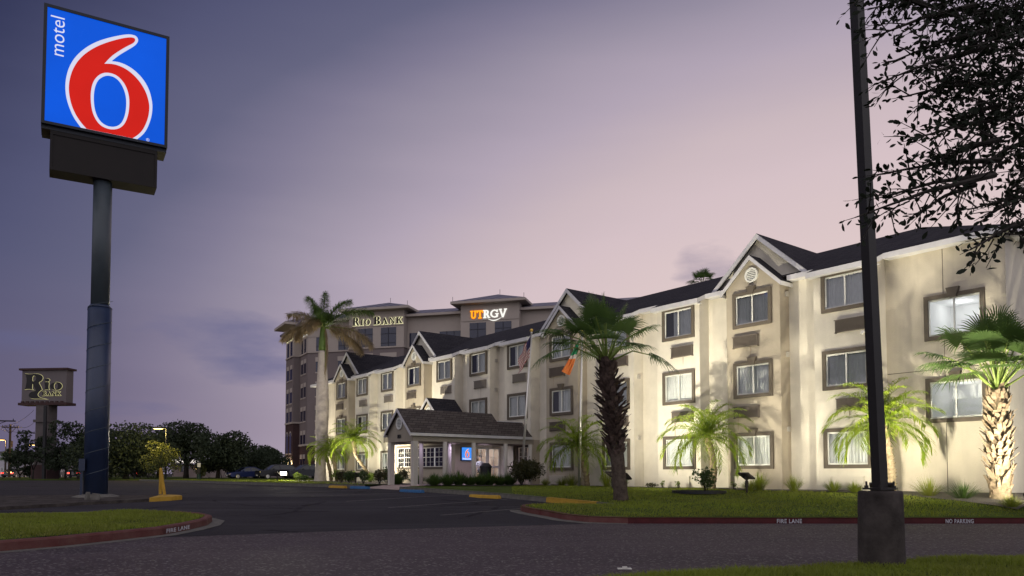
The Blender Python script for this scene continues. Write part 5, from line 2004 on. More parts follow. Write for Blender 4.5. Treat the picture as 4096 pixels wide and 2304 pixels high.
# ---------------------------------------------------------------- overhanging oak, upper right
def overhang_oak():
    rr = random.Random(77)
    rg = np.random.default_rng(77)
    base = Vector((8.9, 5.6, -1.2))
    t_ = empty("oak_tree", base, 0, "dark oak overhanging the upper right corner with leafy twigs", "tree")
    wood = MB()
    trunk_top = Vector((8.7, 6.0, 2.2))
    wood.tube([base - base, Vector((-.1, .15, 1.8)), trunk_top - base], [.34, .26, .24], 12)
    C, D = [], []

    def P(u_, v, Y):
        r = Vector(((u_ - CX) / F, math.cos(TAU) - (PV - v) / F * math.sin(TAU), math.sin(TAU) + (PV - v) / F * math.cos(TAU)))
        return r * (Y / r.y)

    def twig(a, b_, r0, dens, lsize=.085):
        """a twig from a to b carrying alternate leaves"""
        L = (b_ - a).length
        mid = a.lerp(b_, .5) + Vector((rr.random() - .5, rr.random() - .5, rr.random() - .3)) * L * .10
        wood.tube([a - base, mid - base, b_ - base], [r0, r0 * .7, r0 * .3], 5, cap=False)
        n = int(L * dens)
        t_ = (b_ - a).normalized()
        for i in range(n):
            f_ = (.12 + .95 * (i + rr.random()) / max(n, 1))
            p = a.lerp(mid, f_ * 2) if f_ < .5 else mid.lerp(b_, f_ * 2 - 1)
            d = t_ * .7 + Vector((rg.normal(), rg.normal(), rg.normal())) * .62
            C.append(tuple(p - base + d.normalized() * .045))
            D.append(tuple(d))

    def spray(a, b_, r0, nside, slen, dens):
        L = (b_ - a).length
        wood.tube([a - base, a.lerp(b_, .5) - base + Vector((0, 0, .03)), b_ - base], [r0, r0 * .6, .004], 6, cap=False)
        for i in range(nside):
            f_ = .12 + .86 * i / nside
            p = a.lerp(b_, f_)
            d = (b_ - a).normalized() * .6 + Vector((rr.gauss(0, 1), rr.gauss(0, .8), rr.gauss(-.1, .9))) * .6
            twig(p, p + d.normalized() * slen * (.5 + .7 * rr.random()) * (1.15 - .5 * f_), .006, dens)
        twig(b_ - (b_ - a) * .12, b_ + (b_ - a).normalized() * slen * .3, .005, dens)

    # main limbs reaching to the left, then sprays (end points follow the outline of the crown)
    limb0 = Vector((6.9, 6.1, 3.9))
    limbs = [(trunk_top, P(4330, -250, 6.0)), (trunk_top, P(4300, 250, 5.8)), (trunk_top, P(4250, 560, 5.6)), (trunk_top, P(4200, 820, 5.4))]
    for a, b_ in limbs:
        wood.tube([a - base, a.lerp(b_, .5) - base + Vector((0, 0, .15)), b_ - base], [.14, .07, .022], 8)
    ends = [
        # far reaching sprays: start (u,v), end (u,v), Y
        ((3900, -60), (3470, 40), 5.9, 14), ((3900, 20), (3490, 150), 5.6, 14), ((3950, 120), (3560, 250), 5.8, 13), ((3950, 190), (3520, 330), 5.5, 13), ((3980, 330), (3600, 390), 5.7, 10),
        ((4000, 420), (3750, 510), 5.7, 9), ((4050, 470), (3640, 560), 5.5, 12), ((4000, 640), (3500, 700), 5.3, 14), ((3980, 700), (3420, 870), 5.0, 12), ((3960, 700), (3520, 790), 5.2, 13), ((3900, 740), (3660, 860), 5.3, 11),
        ((4000, 560), (3740, 640), 5.4, 11), ((4200, 700), (3960, 860), 5.4, 12), ((4200, 780), (3870, 840), 5.2, 9), ((4200, 860), (3950, 960), 5.1, 10), ((4180, 860), (3880, 1000), 4.9, 12), ((4160, 640), (4040, 760), 5.3, 10),
        ((3700, 20), (3400, -60), 5.2, 8), ((4120, 560), (3930, 660), 5.5, 8)]
    for (a, b_, Y, ns) in ends:
        spray(P(a[0], a[1], Y + .25), P(b_[0], b_[1], Y), .022, ns, .34, 34)
    # dense inner crown
    for i in range(140):
        while True:
            u_, v = 3560 + rr.random() * 760, -380 + rr.random() * 1000
            lim = np.interp(v, [-400, 0, 120, 260, 420, 560, 640], [3500, 3600, 3700, 3690, 3800, 3850, 3960])
            if u_ > lim:
                break
        Y = 5.2 + rr.random() * 1.6
        a = P(u_ + 130, v - 30 + rr.random() * 60, Y + .1)
        b_ = P(u_, v + rr.gauss(0, 40), Y)
        spray(a, b_, .010, 5, .30, 36)
    C_, D_ = np.array(C), np.array(D)
    n = len(C_)
    D_ /= np.linalg.norm(D_, axis=1)[:, None]
    s_ = np.cross(D_, rg.normal(size=(n, 3)))
    s_ /= np.linalg.norm(s_, axis=1)[:, None]
    L = (rg.uniform(.040, .075, n))[:, None]
    nn = np.cross(D_, s_)
    a, b_ = C_ - D_ * L / 2, C_ + D_ * L / 2
    V = np.stack([a, C_ - D_ * L * .12 + s_ * L * .20 + nn * L * .06, C_ + D_ * L * .22 + s_ * L * .20 + nn * L * .05, b_, C_ + D_ * L * .22 - s_ * L * .20 + nn * L * .05, C_ - D_ * L * .12 - s_ * L * .20 + nn * L * .06], 1).reshape(-1, 3)
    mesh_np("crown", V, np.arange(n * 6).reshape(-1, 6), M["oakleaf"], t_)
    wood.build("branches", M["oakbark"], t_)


overhang_oak()


# ---------------------------------------------------------------- grass blades
def blades(name, poly, box, n, h, wd, zf, seed, dens_fn=None, clump=0.0):
    rg = np.random.default_rng(seed)
    x = rg.uniform(box[0], box[1], n)
    y = rg.uniform(box[2], box[3], n)
    k = inside(x, y, poly)
    x, y = x[k], y[k]
    if dens_fn is not None:
        k = dens_fn(x, y, rg)
        x, y = x[k], y[k]
    n = len(x)
    z = zf(x, y) - .01
    a = rg.uniform(0, 2 * PI, n)
    patch = 0.75 + .35 * np.sin(x * 1.9 + 2 * np.sin(y * 1.3)) * np.sin(y * 2.3 + x * .6)
    hh = h * rg.uniform(.5, 1.25, n) * patch
    lx, ly = rg.normal(0, .55, n) * hh, rg.normal(0, .55, n) * hh
    wx, wy = np.cos(a) * wd / 2, np.sin(a) * wd / 2
    o_ = np.zeros(n)
    V = np.stack([np.stack([x - wx, y - wy, z], 1), np.stack([x + wx, y + wy, z], 1), np.stack([x + lx * .4 + wx * .7, y + ly * .4 + wy * .7, z + hh * .62], 1), np.stack([x + lx * .4 - wx * .7, y + ly * .4 - wy * .7, z + hh * .62], 1), np.stack([x + lx, y + ly, z + hh], 1)], 1).reshape(-1, 3)
    b_ = np.arange(n) * 5
    T = np.concatenate([np.stack([b_, b_ + 1, b_ + 2], 1), np.stack([b_, b_ + 2, b_ + 3], 1), np.stack([b_ + 3, b_ + 2, b_ + 4], 1)])
    o = mesh_np(name, V, T, M["blade"])
    o["kind"] = "stuff"
    return o


def thin(x, y, rg):
    return rg.uniform(0, 1, len(x)) < np.clip(1.25 - (y - 18) / 26, .25, 1)


lawn_in = [(40, 19.06), (2.95, 19.09), (2.02, 19.34), (1.45, 19.97), (1.05, 20.78), (.55, 21.73), (.37, 22.2), (.35, 22.62), (.5, 22.86), (2.9, 22.9)] + [tuple(WP(s, KD + .18))[:2] for s in (.6, -5, -12.5)] + [tuple(WP(-11.2, -6.0))[:2], tuple(WP(-11.0, -1.2))[:2], tuple(WP(6, -1.25))[:2], tuple(WP(9.5, -2.1))[:2]]
blades("grass", lawn_in, (0, 19, 19, 41), 150000, .085, .016, lawn_z, 1, thin)
blades("grass", fgl, (-2, 9, 7.9, 12), 75000, .10, .010, fg_z, 2)
blades("grass", isl_in, (-16, -7, 9.5, 21), 75000, .085, .015, isl_z, 3)
blades("grass", [tuple(WP(-16.6, -7.3))[:2]] + [(p[0] , p[1]+.2) for p in lot2[1:]] + [(-40, 92), (-22, 92), tuple(WP(-42, -1))[:2], tuple(WP(-31, -3.2))[:2]], (-30, 3, 32, 75), 50000, .10, .03, lawn_z, 4)

# ================================================================ PYLON SIGN
PYL = Vector((-14.84, 27.0, zlot(27)))
pang = math.atan2(.516, .857)
ps = empty("pylon_sign", PYL, pang, "tall motel pylon sign with glowing blue panel and big red numeral", "sign")
zr = -PYL.z                       # camera-height datum in the sign's frame


def zz(z):
    return z + zr


pb = MB()
pb.tube([(0, 0, -.1), (0, 0, zz(5.95))], .39, 32)
pb.tube([(0, 0, zz(5.95)), (0, 0, zz(6.05))], [.40, .32], 32)
pole = pb.build("pole", M["polebl"], ps, smooth=True)
pb = MB()
pb.tube([(0, 0, zz(6.0)), (0, 0, zz(11.0))], .305, 32)
pb.build("upper_pole", M["polegrey"], ps, smooth=True)
sp_ = MB()                        # spiral weld seam of the lower pole
pts = []
for i in range(24 * 9 + 1):
    a = 2 * PI * i / 24
    z = .4 + i / 24 * .75
    pts.append((.392 * math.cos(a), .392 * math.sin(a), z))
sp_.tube(pts, .010, 5)
sp_.build("weld_seam", M["polegrey"], pole)
el = MB()
el.box(-.55, -.36, -.30, -.10, 1.0, 1.42)
el.box(-.50, -.42, -.24, -.16, 0.0, 1.0)
el.build("electric_box", M["polebl"], ps)
cb = MB()                         # cabinet
x0, x1, z0, z1, y0, y1 = -1.94, 2.045, zz(11.96), zz(16.31), -.55, .55
fr_ = .105
cb.box(x0, x1, y0 + .02, y1 - .02, z0 + .12, z1)
for yy in ((y0 - .03, y0 + .019), (y1 - .019, y1 + .03)):
    cb.box(x0, x1, yy[0], yy[1], z0 + .12, z0 + .12 + fr_ * .9)
    cb.box(x0, x1, yy[0], yy[1], z1 - fr_, z1)
    cb.box(x0, x0 + fr_, yy[0], yy[1], z0 + .12 + fr_ * .9, z1 - fr_)
    cb.box(x1 - fr_, x1, yy[0], yy[1], z0 + .12 + fr_ * .9, z1 - fr_)
cb.box(x0 + .02, x1 - .02, y0 + .1, y1 - .1, z0 - .02, z0 + .119)
cab = cb.build("cabinet", mat("navy_cabinet", (0.006, 0.010, 0.020), .5, .4), ps)
px0, px1, pz0, pz1 = x0 + fr_, x1 - fr_, z0 + .12 + fr_ * .9, z1 - fr_
PW, PH = px1 - px0, pz1 - pz0
pn = MB()
pn.box(px0, px1, y0 + .002, y0 + .018, pz0, pz1)
pn.build("blue_panel", lit_panel("lit_blue_panel", srgb(0, 84, 214), 1.0, .16, .55), cab)
mt = Matrix.Translation((px0, y0 - .003, pz0)) @ XZ
outline_mesh("numeral_border", [scl(WO2, PW, PH), scl(BI2, PW, PH)], lit_panel("lit_white_plastic", srgb(212, 214, 236), 1.0, .06, .6), .006, cab, mtx=mt)
outline_mesh("red_numeral", [scl(RO2, PW, PH), scl(WI2, PW, PH)], lit_panel("lit_red_plastic", srgb(205, 28, 18), 1.0, .16, .7), .006, cab, mtx=Matrix.Translation((0, -.006, 0)) @ mt)
WH = glow("lit_white_letter", srgb(222, 226, 246), 1.0)
text_mesh("lettering", "motel", .62, WH, .006, cab, mtx=Matrix.Translation((px0 + .138 * PW, y0 - .004, pz0 + .585 * PH)) @ XZ @ Matrix.Rotation(R(90), 4, "Z"), bold=-.004, shear=.0)
tx_ = text_mesh("registered_mark", "R", .085, WH, .006, cab, mtx=Matrix.Translation((px0 + .846 * PW, y0 - .004, pz0 + .010 * PH)) @ XZ)
outline_mesh("registered_ring", [scl(ell(0, 0, .055, .055), 1, 1), scl(ell(0, 0, .045, .045), 1, 1)], WH, .004, cab, mtx=Matrix.Translation((px0 + .853 * PW, y0 - .004, pz0 + .017 * PH)) @ XZ)
lb = MB()                         # dark lower cabinet
lb.box(-1.66, 1.73, -.42, .42, zz(10.55), zz(11.93))
for q in ((-1.66, 1.73, zz(11.8), zz(11.93)), (-1.66, 1.73, zz(10.55), zz(10.65)), (-1.66, -1.58, zz(10.65), zz(11.8)), (1.65, 1.73, zz(10.65), zz(11.8))):
    lb.box(q[0], q[1], -.45, -.421, q[2], q[3])
lb.build("lower_cabinet", mat("dark_brown_cabinet", (0.008, 0.005, 0.005), .6, .3, var=.3, vscale=2), ps)

# ================================================================ LAMP POST at the right front
LB = Vector((4.86, 10.0, -1.24))
lp = empty("lamp_post", LB, 0, "black square lamp post on a round concrete pedestal at the right front", "lamp post")
pd = MB()
pr_ = [(.288, -.15), (.288, 0), (.283, .35), (.277, .7), (.273, .99), (.258, 1.012)]
pd.tube([(0, 0, q[1]) for q in pr_], [q[0] for q in pr_], 48)
pd.build("pedestal", M["conc_dark"], lp, smooth=True)
bp_ = MB()
mrot = Matrix.Rotation(R(22), 4, "Z")
bp_.box(-.15, .15, -.15, .15, 1.03, 1.055, mrot)
bp_.build("base_plate", M["bronze"], lp)
for k, (a, b_) in enumerate(((-1, -1), (1, -1), (1, 1), (-1, 1))):
    bo = MB()
    v = mrot @ Vector((a * .115, b_ * .115, 0))
    bo.tube([(v.x, v.y, 1.05), (v.x, v.y, 1.14)], .014, 8)
    bo.tube([(v.x, v.y, 1.055), (v.x, v.y, 1.085)], .027, 6)
    bo.build("bolt", M["bronze"], lp)
po_ = MB()
lean = Vector((-.172, 0, 6.35)).normalized()
hh = 8.6
rt = Matrix.Rotation(R(22), 4, "Z")
w0, w1 = .069, .062
sq0 = [rt @ Vector((a * w0, b_ * w0, 1.055)) for a, b_ in ((-1, -1), (1, -1), (1, 1), (-1, 1))]
sq1 = [rt @ Vector((a * w1, b_ * w1, 0)) + lean * hh + Vector((0, 0, 1.05)) for a, b_ in ((-1, -1), (1, -1), (1, 1), (-1, 1))]
for i in range(4):
    po_.face([sq0[i], sq0[(i + 1) % 4], sq1[(i + 1) % 4], sq1[i]])
po_.face(sq1)
po_.build("pole", M["bronze"], lp)
hd = MB()
tp = lean * hh + Vector((0, 0, 1.05))
hd.box(tp.x - .04, tp.x + .9, tp.y - .04, tp.y + .04, tp.z - .12, tp.z - .04)
hd.box(tp.x + .5, tp.x + 1.15, tp.y - .2, tp.y + .2, tp.z - .2, tp.z - .03)
hd.build("lamp_head", M["bronze"], lp)

# ================================================================ FLAGPOLES and FLAGS
def flagpole(s, d, top, label):
    x, y = wpt(s, d)
    z = gz(x, y)
    t_ = empty("flagpole", (x, y, z), 0, label, "flagpole", "flagpoles before the entrance")
    tv = Vector(top)
    m_ = MB()
    m_.tube([(0, 0, -.1), tv * .5, tv], [.062, .055, .040], 14)
    m_.tube([tv, tv + Vector((0, 0, .08))], [.055, .05], 10)
    m_.build("pole", M["chrome"], t_, smooth=True)
    b_ = MB()
    for i in range(8):
        a0, a1 = PI * i / 8, PI * (i + 1) / 8
        for k in range(14):
            p0, p1 = 2 * PI * k / 14, 2 * PI * (k + 1) / 14
            S = lambda a, p: (.085 * math.sin(a) * math.cos(p), .085 * math.sin(a) * math.sin(p), .085 * math.cos(a))
            b_.face([S(a0, p0), S(a1, p0), S(a1, p1), S(a0, p1)])
    b_.build("ball", M["gold"], t_, loc=tuple(tv + Vector((0, 0, .16))), smooth=True)
    r_ = MB()
    r_.tube([Vector((.05, -.05, .4)), tv * .5 + Vector((.05, -.05, 0)), tv + Vector((.03, -.05, -.1))], .006, 4)
    r_.build("halyard", M["white"], t_)
    return t_, Vector((x, y, z)) + tv


_, ft1 = flagpole(-12.0, -1.6, (.52, 0, 7.45), "leaning flagpole with gold ball carrying the striped flag")
_, ft2 = flagpole(-7.85, -1.6, (.16, 0, 6.75), "upright flagpole behind the fan palm carrying the green and orange flag")


def flag(name, hoist_top, H, L, cols, label, grid, skew, matset, tip):
    """a slack, wind-blown flag hanging from its hoist; colours follow the cloth"""
    nu, nv = 40, 32
    mb = MB()
    rr = random.Random(len(label))

    def P(u_, v):
        # u along the fly 0..1, v down the hoist 0..1
        x = -L * (.26 * u_ + .12 * u_ * u_) - .05 * v
        z = -H * v * (1 - .15 * u_) - L * (.72 * u_ ** 1.25) * tip
        y = .10 * math.sin(9 * u_ + 3.0 * v) * (0.25 + u_) + .05 * math.sin(17 * u_ - 4 * v)
        x += .05 * math.sin(7 * v + 9 * u_) * u_
        return hoist_top + Vector((x, y, z))
    for i in range(nu):
        for j in range(nv):
            mb.cur = grid((i + .5) / nu, (j + .5) / nv)
            mb.face([P(i / nu, j / nv), P((i + 1) / nu, j / nv), P((i + 1) / nu, (j + 1) / nv), P(i / nu, (j + 1) / nv)])
    o_ = mb.build(name, matset, smooth=True)
    return tag(o_, label, "flag")


def cloth(n, c):
    return mat(n, c, .85, .2, trans=.35)


FLW, FLR, FLB = cloth("white_cloth", (.58, .53, .50)), cloth("red_cloth", (.30, .045, .055)), cloth("navy_cloth", (.05, .045, .11))


def us(u_, v):
    if u_ < .40 and v < 7 / 13:
        # rows of small light stars on the blue field
        gx, gy = (u_ / .40 * 8) % 1, (v / (7 / 13) * 7) % 1
        return 0 if (abs(gx - .5) < .16 and abs(gy - .5) < .16) else 2
    return 1 if int(v * 13) % 2 == 0 else 0


flag("flag", ft1 + Vector((-.05, -.05, -.12)), 1.05, 1.45, None, "striped red and white flag with blue starred field, blown slack", us, 0, [FLW, FLR, FLB], .95)


def tri(u_, v):
    return 0 if u_ < .40 else (1 if u_ < .52 else 2)


def flag2():
    nu, nv = 44, 20
    mb = MB()
    top = ft2 + Vector((-.06, -.05, -.05))

    def P(u_, v):
        x = -1.10 * (.08 + v * .34) * (.35 + .65 * u_ ** .6) - .42 * u_ ** 1.6
        z = -1.75 * u_ * (1 - .10 * v) - .28 * v * (1 - u_)
        y = .07 * math.sin(8 * v + 5 * u_) + .04 * math.sin(15 * v - 3 * u_)
        return top + Vector((x, y, z))
    for i in range(nu):
        for j in range(nv):
            u_ = (i + .5) / nu
            mb.cur = 0 if u_ < .46 else (1 if u_ < .56 else 2)
            mb.face([P(i / nu, j / nv), P((i + 1) / nu, j / nv), P((i + 1) / nu, (j + 1) / nv), P(i / nu, (j + 1) / nv)])
    o_ = mb.build("flag", [cloth("green_cloth", (.03, .24, .11)), FLW, cloth("orange_cloth", (.62, .20, .06))], smooth=True)
    tag(o_, "green, white and orange flag hanging beside the fan palm crown", "flag")


flag2()

# ================================================================ OFFICE TOWER behind
bm_ = Vector((.965, -.26, 0)).normalized()
bn_ = Vector((.26, .965, 0)).normalized()
BO = Vector(((1402 - CX) / F * 124, 124, 0))
bk = empty("office_tower", BO, math.atan2(bm_.y, bm_.x), "six storey office tower with hipped metal roofs and lit rooftop letters", "building")
CRM = mat("tower_cream", (0.38, 0.33, 0.30), .9, .15, var=.06, vscale=.4, bump=.15, bscale=8)
GRB = mat("tower_brown", (0.175, 0.145, 0.145), .9, .15, var=.08, vscale=.4, bump=.15, bscale=8)
BRK = mat("tower_brick", (0.060, 0.036, 0.036), .9, .15, var=.2, vscale=1.5, bump=.3, bscale=12)
BGL = mat("tower_glass", (0.010, 0.013, 0.040), .08, .6)
BAR = mat("window_bar", (0.02, 0.02, 0.035), .6)


def metal_roof(name):
    m = mat(name, (.13, .12, .16), .45, .5, metal=.3)
    t = NT(m.node_tree)
    b = m.node_tree.nodes["Principled BSDF"]
    tcn = t.n("ShaderNodeTexCoord")
    wv = t.n("ShaderNodeTexWave", i_Scale=.55)
    wv.bands_direction = "DIAGONAL"
    mp = t.n("ShaderNodeMapping")
    mp.inputs["Scale"].default_value = (1, .8, 0)
    t.l(tcn.outputs["Object"], mp.inputs[0])
    t.l(mp.outputs[0], wv.inputs["Vector"])
    c = t.ramp(wv.outputs[0], [(0.0, (.035, .032, .045)), (.22, (.14, .13, .17)), (.9, (.17, .155, .20)), (1, (.26, .25, .30))])
    t.l(c, b.inputs["Base Color"])
    return m


MRF = metal_roof("standing_seam_roof")
ZT, ZS, ZG = 25.9, 20.6, -.8


class Wall:
    """a flat stretch of the tower from a to b (local plan), split into colour bands"""
    def __init__(self, a, b_, bands, name="wall"):
        self.a, self.b = Vector((*a, 0)), Vector((*b_, 0))
        self.t = (self.b - self.a).normalized()
        self.n = Vector((self.t.y, -self.t.x, 0))
        self.L = (self.b - self.a).length
        for (z0, z1, m_) in bands:
            mb = MB()
            mb.face([self.a + Vector((0, 0, z0)), self.b + Vector((0, 0, z0)), self.b + Vector((0, 0, z1)), self.a + Vector((0, 0, z1))])
            mb.build(name, m_, bk)

    def fr(self, x, z, off=0.0):
        return self.a + self.t * x + self.n * off + Vector((0, 0, z))

    def boxy(self, mb, x0, x1, z0, z1, o0, o1):
        p = [self.fr(x0, z0, o0), self.fr(x1, z0, o0), self.fr(x1, z1, o0), self.fr(x0, z1, o0)]
        q = [self.fr(x0, z0, o1), self.fr(x1, z0, o1), self.fr(x1, z1, o1), self.fr(x0, z1, o1)]
        mb.face(q)
        for i in range(4):
            j = (i + 1) % 4
            mb.face([p[i], p[j], q[j], q[i]])

    def win(self, x0, x1, z0, z1, nx=2, bars=(.36,), head=True, frame=None):
        g = MB()
        self.boxy(g, x0, x1, z0, z1, -.01, .03)
        g.cur = 1
        for k in range(1, nx):
            xx = x0 + (x1 - x0) * k / nx
            self.boxy(g, xx - .05, xx + .05, z0, z1, .031, .07)
        for f_ in bars:
            zz_ = z0 + (z1 - z0) * f_
            self.boxy(g, x0, x1, zz_ - .05, zz_ + .05, .031, .068)
        g.cur = 2
        if head:
            self.boxy(g, x0 - .1, x1 + .1, z1 + .02, z1 + .75, 0, .06)
            self.boxy(g, x0 - .1, x1 + .1, z0 - .22, z0, 0, .1)
        return g.build("window", [BGL, BAR, frame or CRM], bk)

    def band(self, z, h, off, m_, x0=None, x1=None):
        mb = MB()
        self.boxy(mb, 0 if x0 is None else x0, self.L if x1 is None else x1, z, z + h, 0, off)
        mb.face([self.fr(0 if x0 is None else x0, z + h, 0), self.fr(0 if x0 is None else x0, z + h, off), self.fr(self.L if x1 is None else x1, z + h, off), self.fr(self.L if x1 is None else x1, z + h, 0)])
        return mb.build("cornice", m_, bk)


full = [(ZG, 4.85, BRK), (4.85, ZS, GRB), (ZS, ZT, CRM)]
tall = [(ZG, 4.85, BRK), (4.85, ZS, GRB), (ZS, 26.8, CRM)]
c0 = (-8.9, 1.5)
w_left = Wall(c0, (-.5, 1.5), full)
w_rb_l = Wall((-.5, 1.5), (-.5, 0), tall)
w_rb = Wall((-.5, 0), (9.3, 0), tall)
w_rb_r = Wall((9.3, 0), (9.3, 1.5), tall)
w_mid = Wall((9.3, 1.5), (19.0, 1.5), full)
w_ut_l = Wall((19.0, 1.5), (19.0, 0), tall)
w_ut = Wall((19.0, 0), (28.6, 0), tall)
w_ut_r = Wall((28.6, 0), (28.6, 1.5), tall)
w_rt = Wall((28.6, 1.5), (52, 1.5), full)
k_ = .7071
cA = (c0[0] - 5.1 * k_, c0[1] + 5.1 * k_)
pA = (cA[0] - 1.15 * k_, cA[1] - 1.15 * k_)
pB = (pA[0] - 5.3 * k_, pA[1] + 5.3 * k_)
cB = (pB[0] + 1.15 * k_, pB[1] + 1.15 * k_)
cC = (cB[0] - 5.1 * k_, cB[1] + 5.1 * k_)
brk = [(ZG, 8.9, BRK), (8.9, ZS, GRB), (ZS, 26.2, CRM)]
w_ch = Wall(cA, c0, full)
w_pr = Wall(pA, cA, brk)
w_pv = Wall(pB, pA, brk)
w_pl = Wall(cB, pB, brk)
w_c2 = Wall(cC, cB, full)
w_bk = Wall((cC[0], cC[1] + 30), cC, full)
Wall((52, 1.5), (52, 40), full)
Wall((52, 40), (cC[0], cC[1] + 30), full)
rows = [18.95 - 4.1 * i for i in range(5)]
for w_, xs, xt in ((w_left, ((1.55, 3.3), (5.7, 7.9)), ((1.55, 3.3), (5.7, 7.95))), (w_ch, ((.85, 2.0), (2.75, 3.9)), ((.85, 2.0), (2.75, 3.9)))):
    for (a, b_) in xt:
        w_.win(a, b_, 20.68, 23.1, 2, (.34,), head=False)
    for z in rows:
        for (a, b_) in xs:
            w_.win(a, b_, z - 1.75, z, 1, (.0,), head=True)
for w_ in (w_left, w_ch, w_rb, w_mid, w_ut, w_rt, w_pv, w_pr, w_rb_r, w_rb_l):
    w_.band(ZS - .12, .24, .16, CRM)
for w_ in (w_left, w_ch):
    w_.band(4.75, .3, .16, CRM)
    w_.band(23.2, .12, .08, CRM)
for (a, b_) in ((1.6, 4.3), (5.75, 8.45)):
    w_rb.win(a, b_, 20.55, 23.85, 2, (.22, .68), head=False)
    for z in rows:
        w_rb.win(a, b_, z - 1.75, z, 2, (.3,), head=True)
    w_ut.win(a - .1, b_ - .1, 20.5, 23.8, 2, (.68, .2), head=False)
    for z in rows[:2]:
        w_ut.win(a - .1, b_ - .1, z - 1.75, z, 2, (.3,), head=True)
for w_ in (w_rb, w_ut):
    w_.band(24.1, .14, .10, CRM)
for (a, b_) in ((.35, 3.95), (5.6, 9.3)):
    w_mid.win(a, b_, 20.6, 23.0, 3, (.0,), head=False)
    for z in rows:
        w_mid.win(a + .4, b_ - .4, z - 1.75, z, 2, (.3,), head=True)
for (a, b_) in ((1.0, 4.6), (6.4, 10.0)):
    w_rt.win(a, b_, 20.6, 23.0, 3, (.0,), head=False)
# pavilion at the corner: tall panes above, arches below
for (a, b_) in ((.75, 2.0), (3.1, 4.4)):
    w_pv.win(a, b_, 17.9 + 2.5, 23.3, 2, (.34, .67), head=False, frame=CRM)
    for z in (18.4, 14.3, 10.9):
        w_pv.win(a, b_, z - 1.9, z, 2, (), head=True)
    g = MB()                      # round-headed window
    n = 14
    arch = [w_pv.fr((a + b_) / 2 + (b_ - a) / 2 * math.cos(PI * i / n), 6.6 + (b_ - a) / 2 * math.sin(PI * i / n), .03) for i in range(n + 1)]
    g.face([w_pv.fr(a, 3.6, .03), w_pv.fr(b_, 3.6, .03)] + arch)
    g.cur = 1
    for i in range(n):
        r0, r1 = (b_ - a) / 2, (b_ - a) / 2 + .22
        Q_ = lambda r, i: w_pv.fr((a + b_) / 2 + r * math.cos(PI * i / n), 6.6 + r * math.sin(PI * i / n), .06)
        g.face([Q_(r0, i), Q_(r1, i), Q_(r1, i + 1), Q_(r0, i + 1)])
    w_pv.boxy(g, a - .1, b_ + .1, 3.35, 3.6, 0, .08)
    g.build("arched_window", [BGL, CRM], bk)
    w_pv.win(a, b_, .3, 2.2, 1, (), head=True)
w_pv.band(8.75, .3, .18, CRM)
w_pr.band(8.75, .3, .18, CRM)


def hip(x0, x1, y0, y1, ze, zt, ov, name="tower_roof"):
    mb = MB()
    a = [(x0 - ov, y0 - ov, ze), (x1 + ov, y0 - ov, ze), (x1 + ov, y1 + ov, ze), (x0 - ov, y1 + ov, ze)]
    cy = (y0 + y1) / 2
    r0, r1 = ((x0 + x1) / 2 - .01, cy, zt), ((x0 + x1) / 2 + .01, cy, zt)
    mb.face([a[0], a[1], r1, r0])
    mb.face([a[1], a[2], r1])
    mb.face([a[2], a[3], r0, r1])
    mb.face([a[3], a[0], r0])
    o_ = mb.build(name, MRF, bk)
    s_ = MB()
    s_.box(x0 - ov, x1 + ov, y0 - ov, y1 + ov, ze - .38, ze - .006)
    s_.build("soffit", CRM, o_)
    sp = MB()                     # lightning rods
    for q in ((x0 - ov + .3, y0 - ov + .3), (x1 + ov - .3, y0 - ov + .3), ((x0 + x1) / 2 + .3, cy)):
        zq = zt if abs(q[1] - cy) < .1 else ze
        sp.tube([(q[0], q[1], zq), (q[0], q[1], zq + .8)], .035, 4)
    sp.build("lightning_rods", BAR, o_)
    return o_


hip(-.5, 9.3, 0, 9.8, 27.0, 29.1, 1.3)
hip(19.0, 28.6, 0, 9.6, 27.1, 29.3, 1.3)
for (xa, xb) in ((-9.5, -.5), (9.3, 19.0), (28.6, 53)):
    mb = MB()
    mb.face([(xa, .45, 25.95), (xb, .45, 25.95), (xb, 6.0, 27.75), (xa, 6.0, 27.75)])
    mb.face([(xa, 6.0, 27.75), (xb, 6.0, 27.75), (xb, 30, 27.75), (xa, 30, 27.75)])
    o_ = mb.build("tower_roof", MRF, bk)
    s_ = MB()
    s_.box(xa, xb, .45, 1.6, 25.55, 25.94)
    s_.build("soffit", CRM, o_)
# corner pavilion roof
mb = MB()
pc = Vector(((pA[0] + pB[0]) / 2, (pA[1] + pB[1]) / 2, 0))
tv = Vector((-k_, k_, 0))
nv_ = Vector((-k_, -k_, 0))
P4 = [pc + tv * -4.1 + nv_ * 1.9, pc + tv * 4.1 + nv_ * 1.9, pc + tv * 4.1 - nv_ * 6, pc + tv * -4.1 - nv_ * 6]
top = pc - nv_ * 2.5 + Vector((0, 0, 28.2))
P4 = [p + Vector((0, 0, 26.3)) for p in P4]
for i in range(4):
    mb.face([P4[(i + 1) % 4], P4[i], top])
o_ = mb.build("tower_roof", MRF, bk)
s_ = MB()
for i in range(4):
    a, b_ = P4[i], P4[(i + 1) % 4]
    s_.face([a - Vector((0, 0, .42)), b_ - Vector((0, 0, .42)), b_ - Vector((0, 0, .005)), a - Vector((0, 0, .005))])
s_.face([p - Vector((0, 0, .42)) for p in P4])
s_.build("soffit", CRM, o_)
mb = MB()                         # eaves of the chamfer
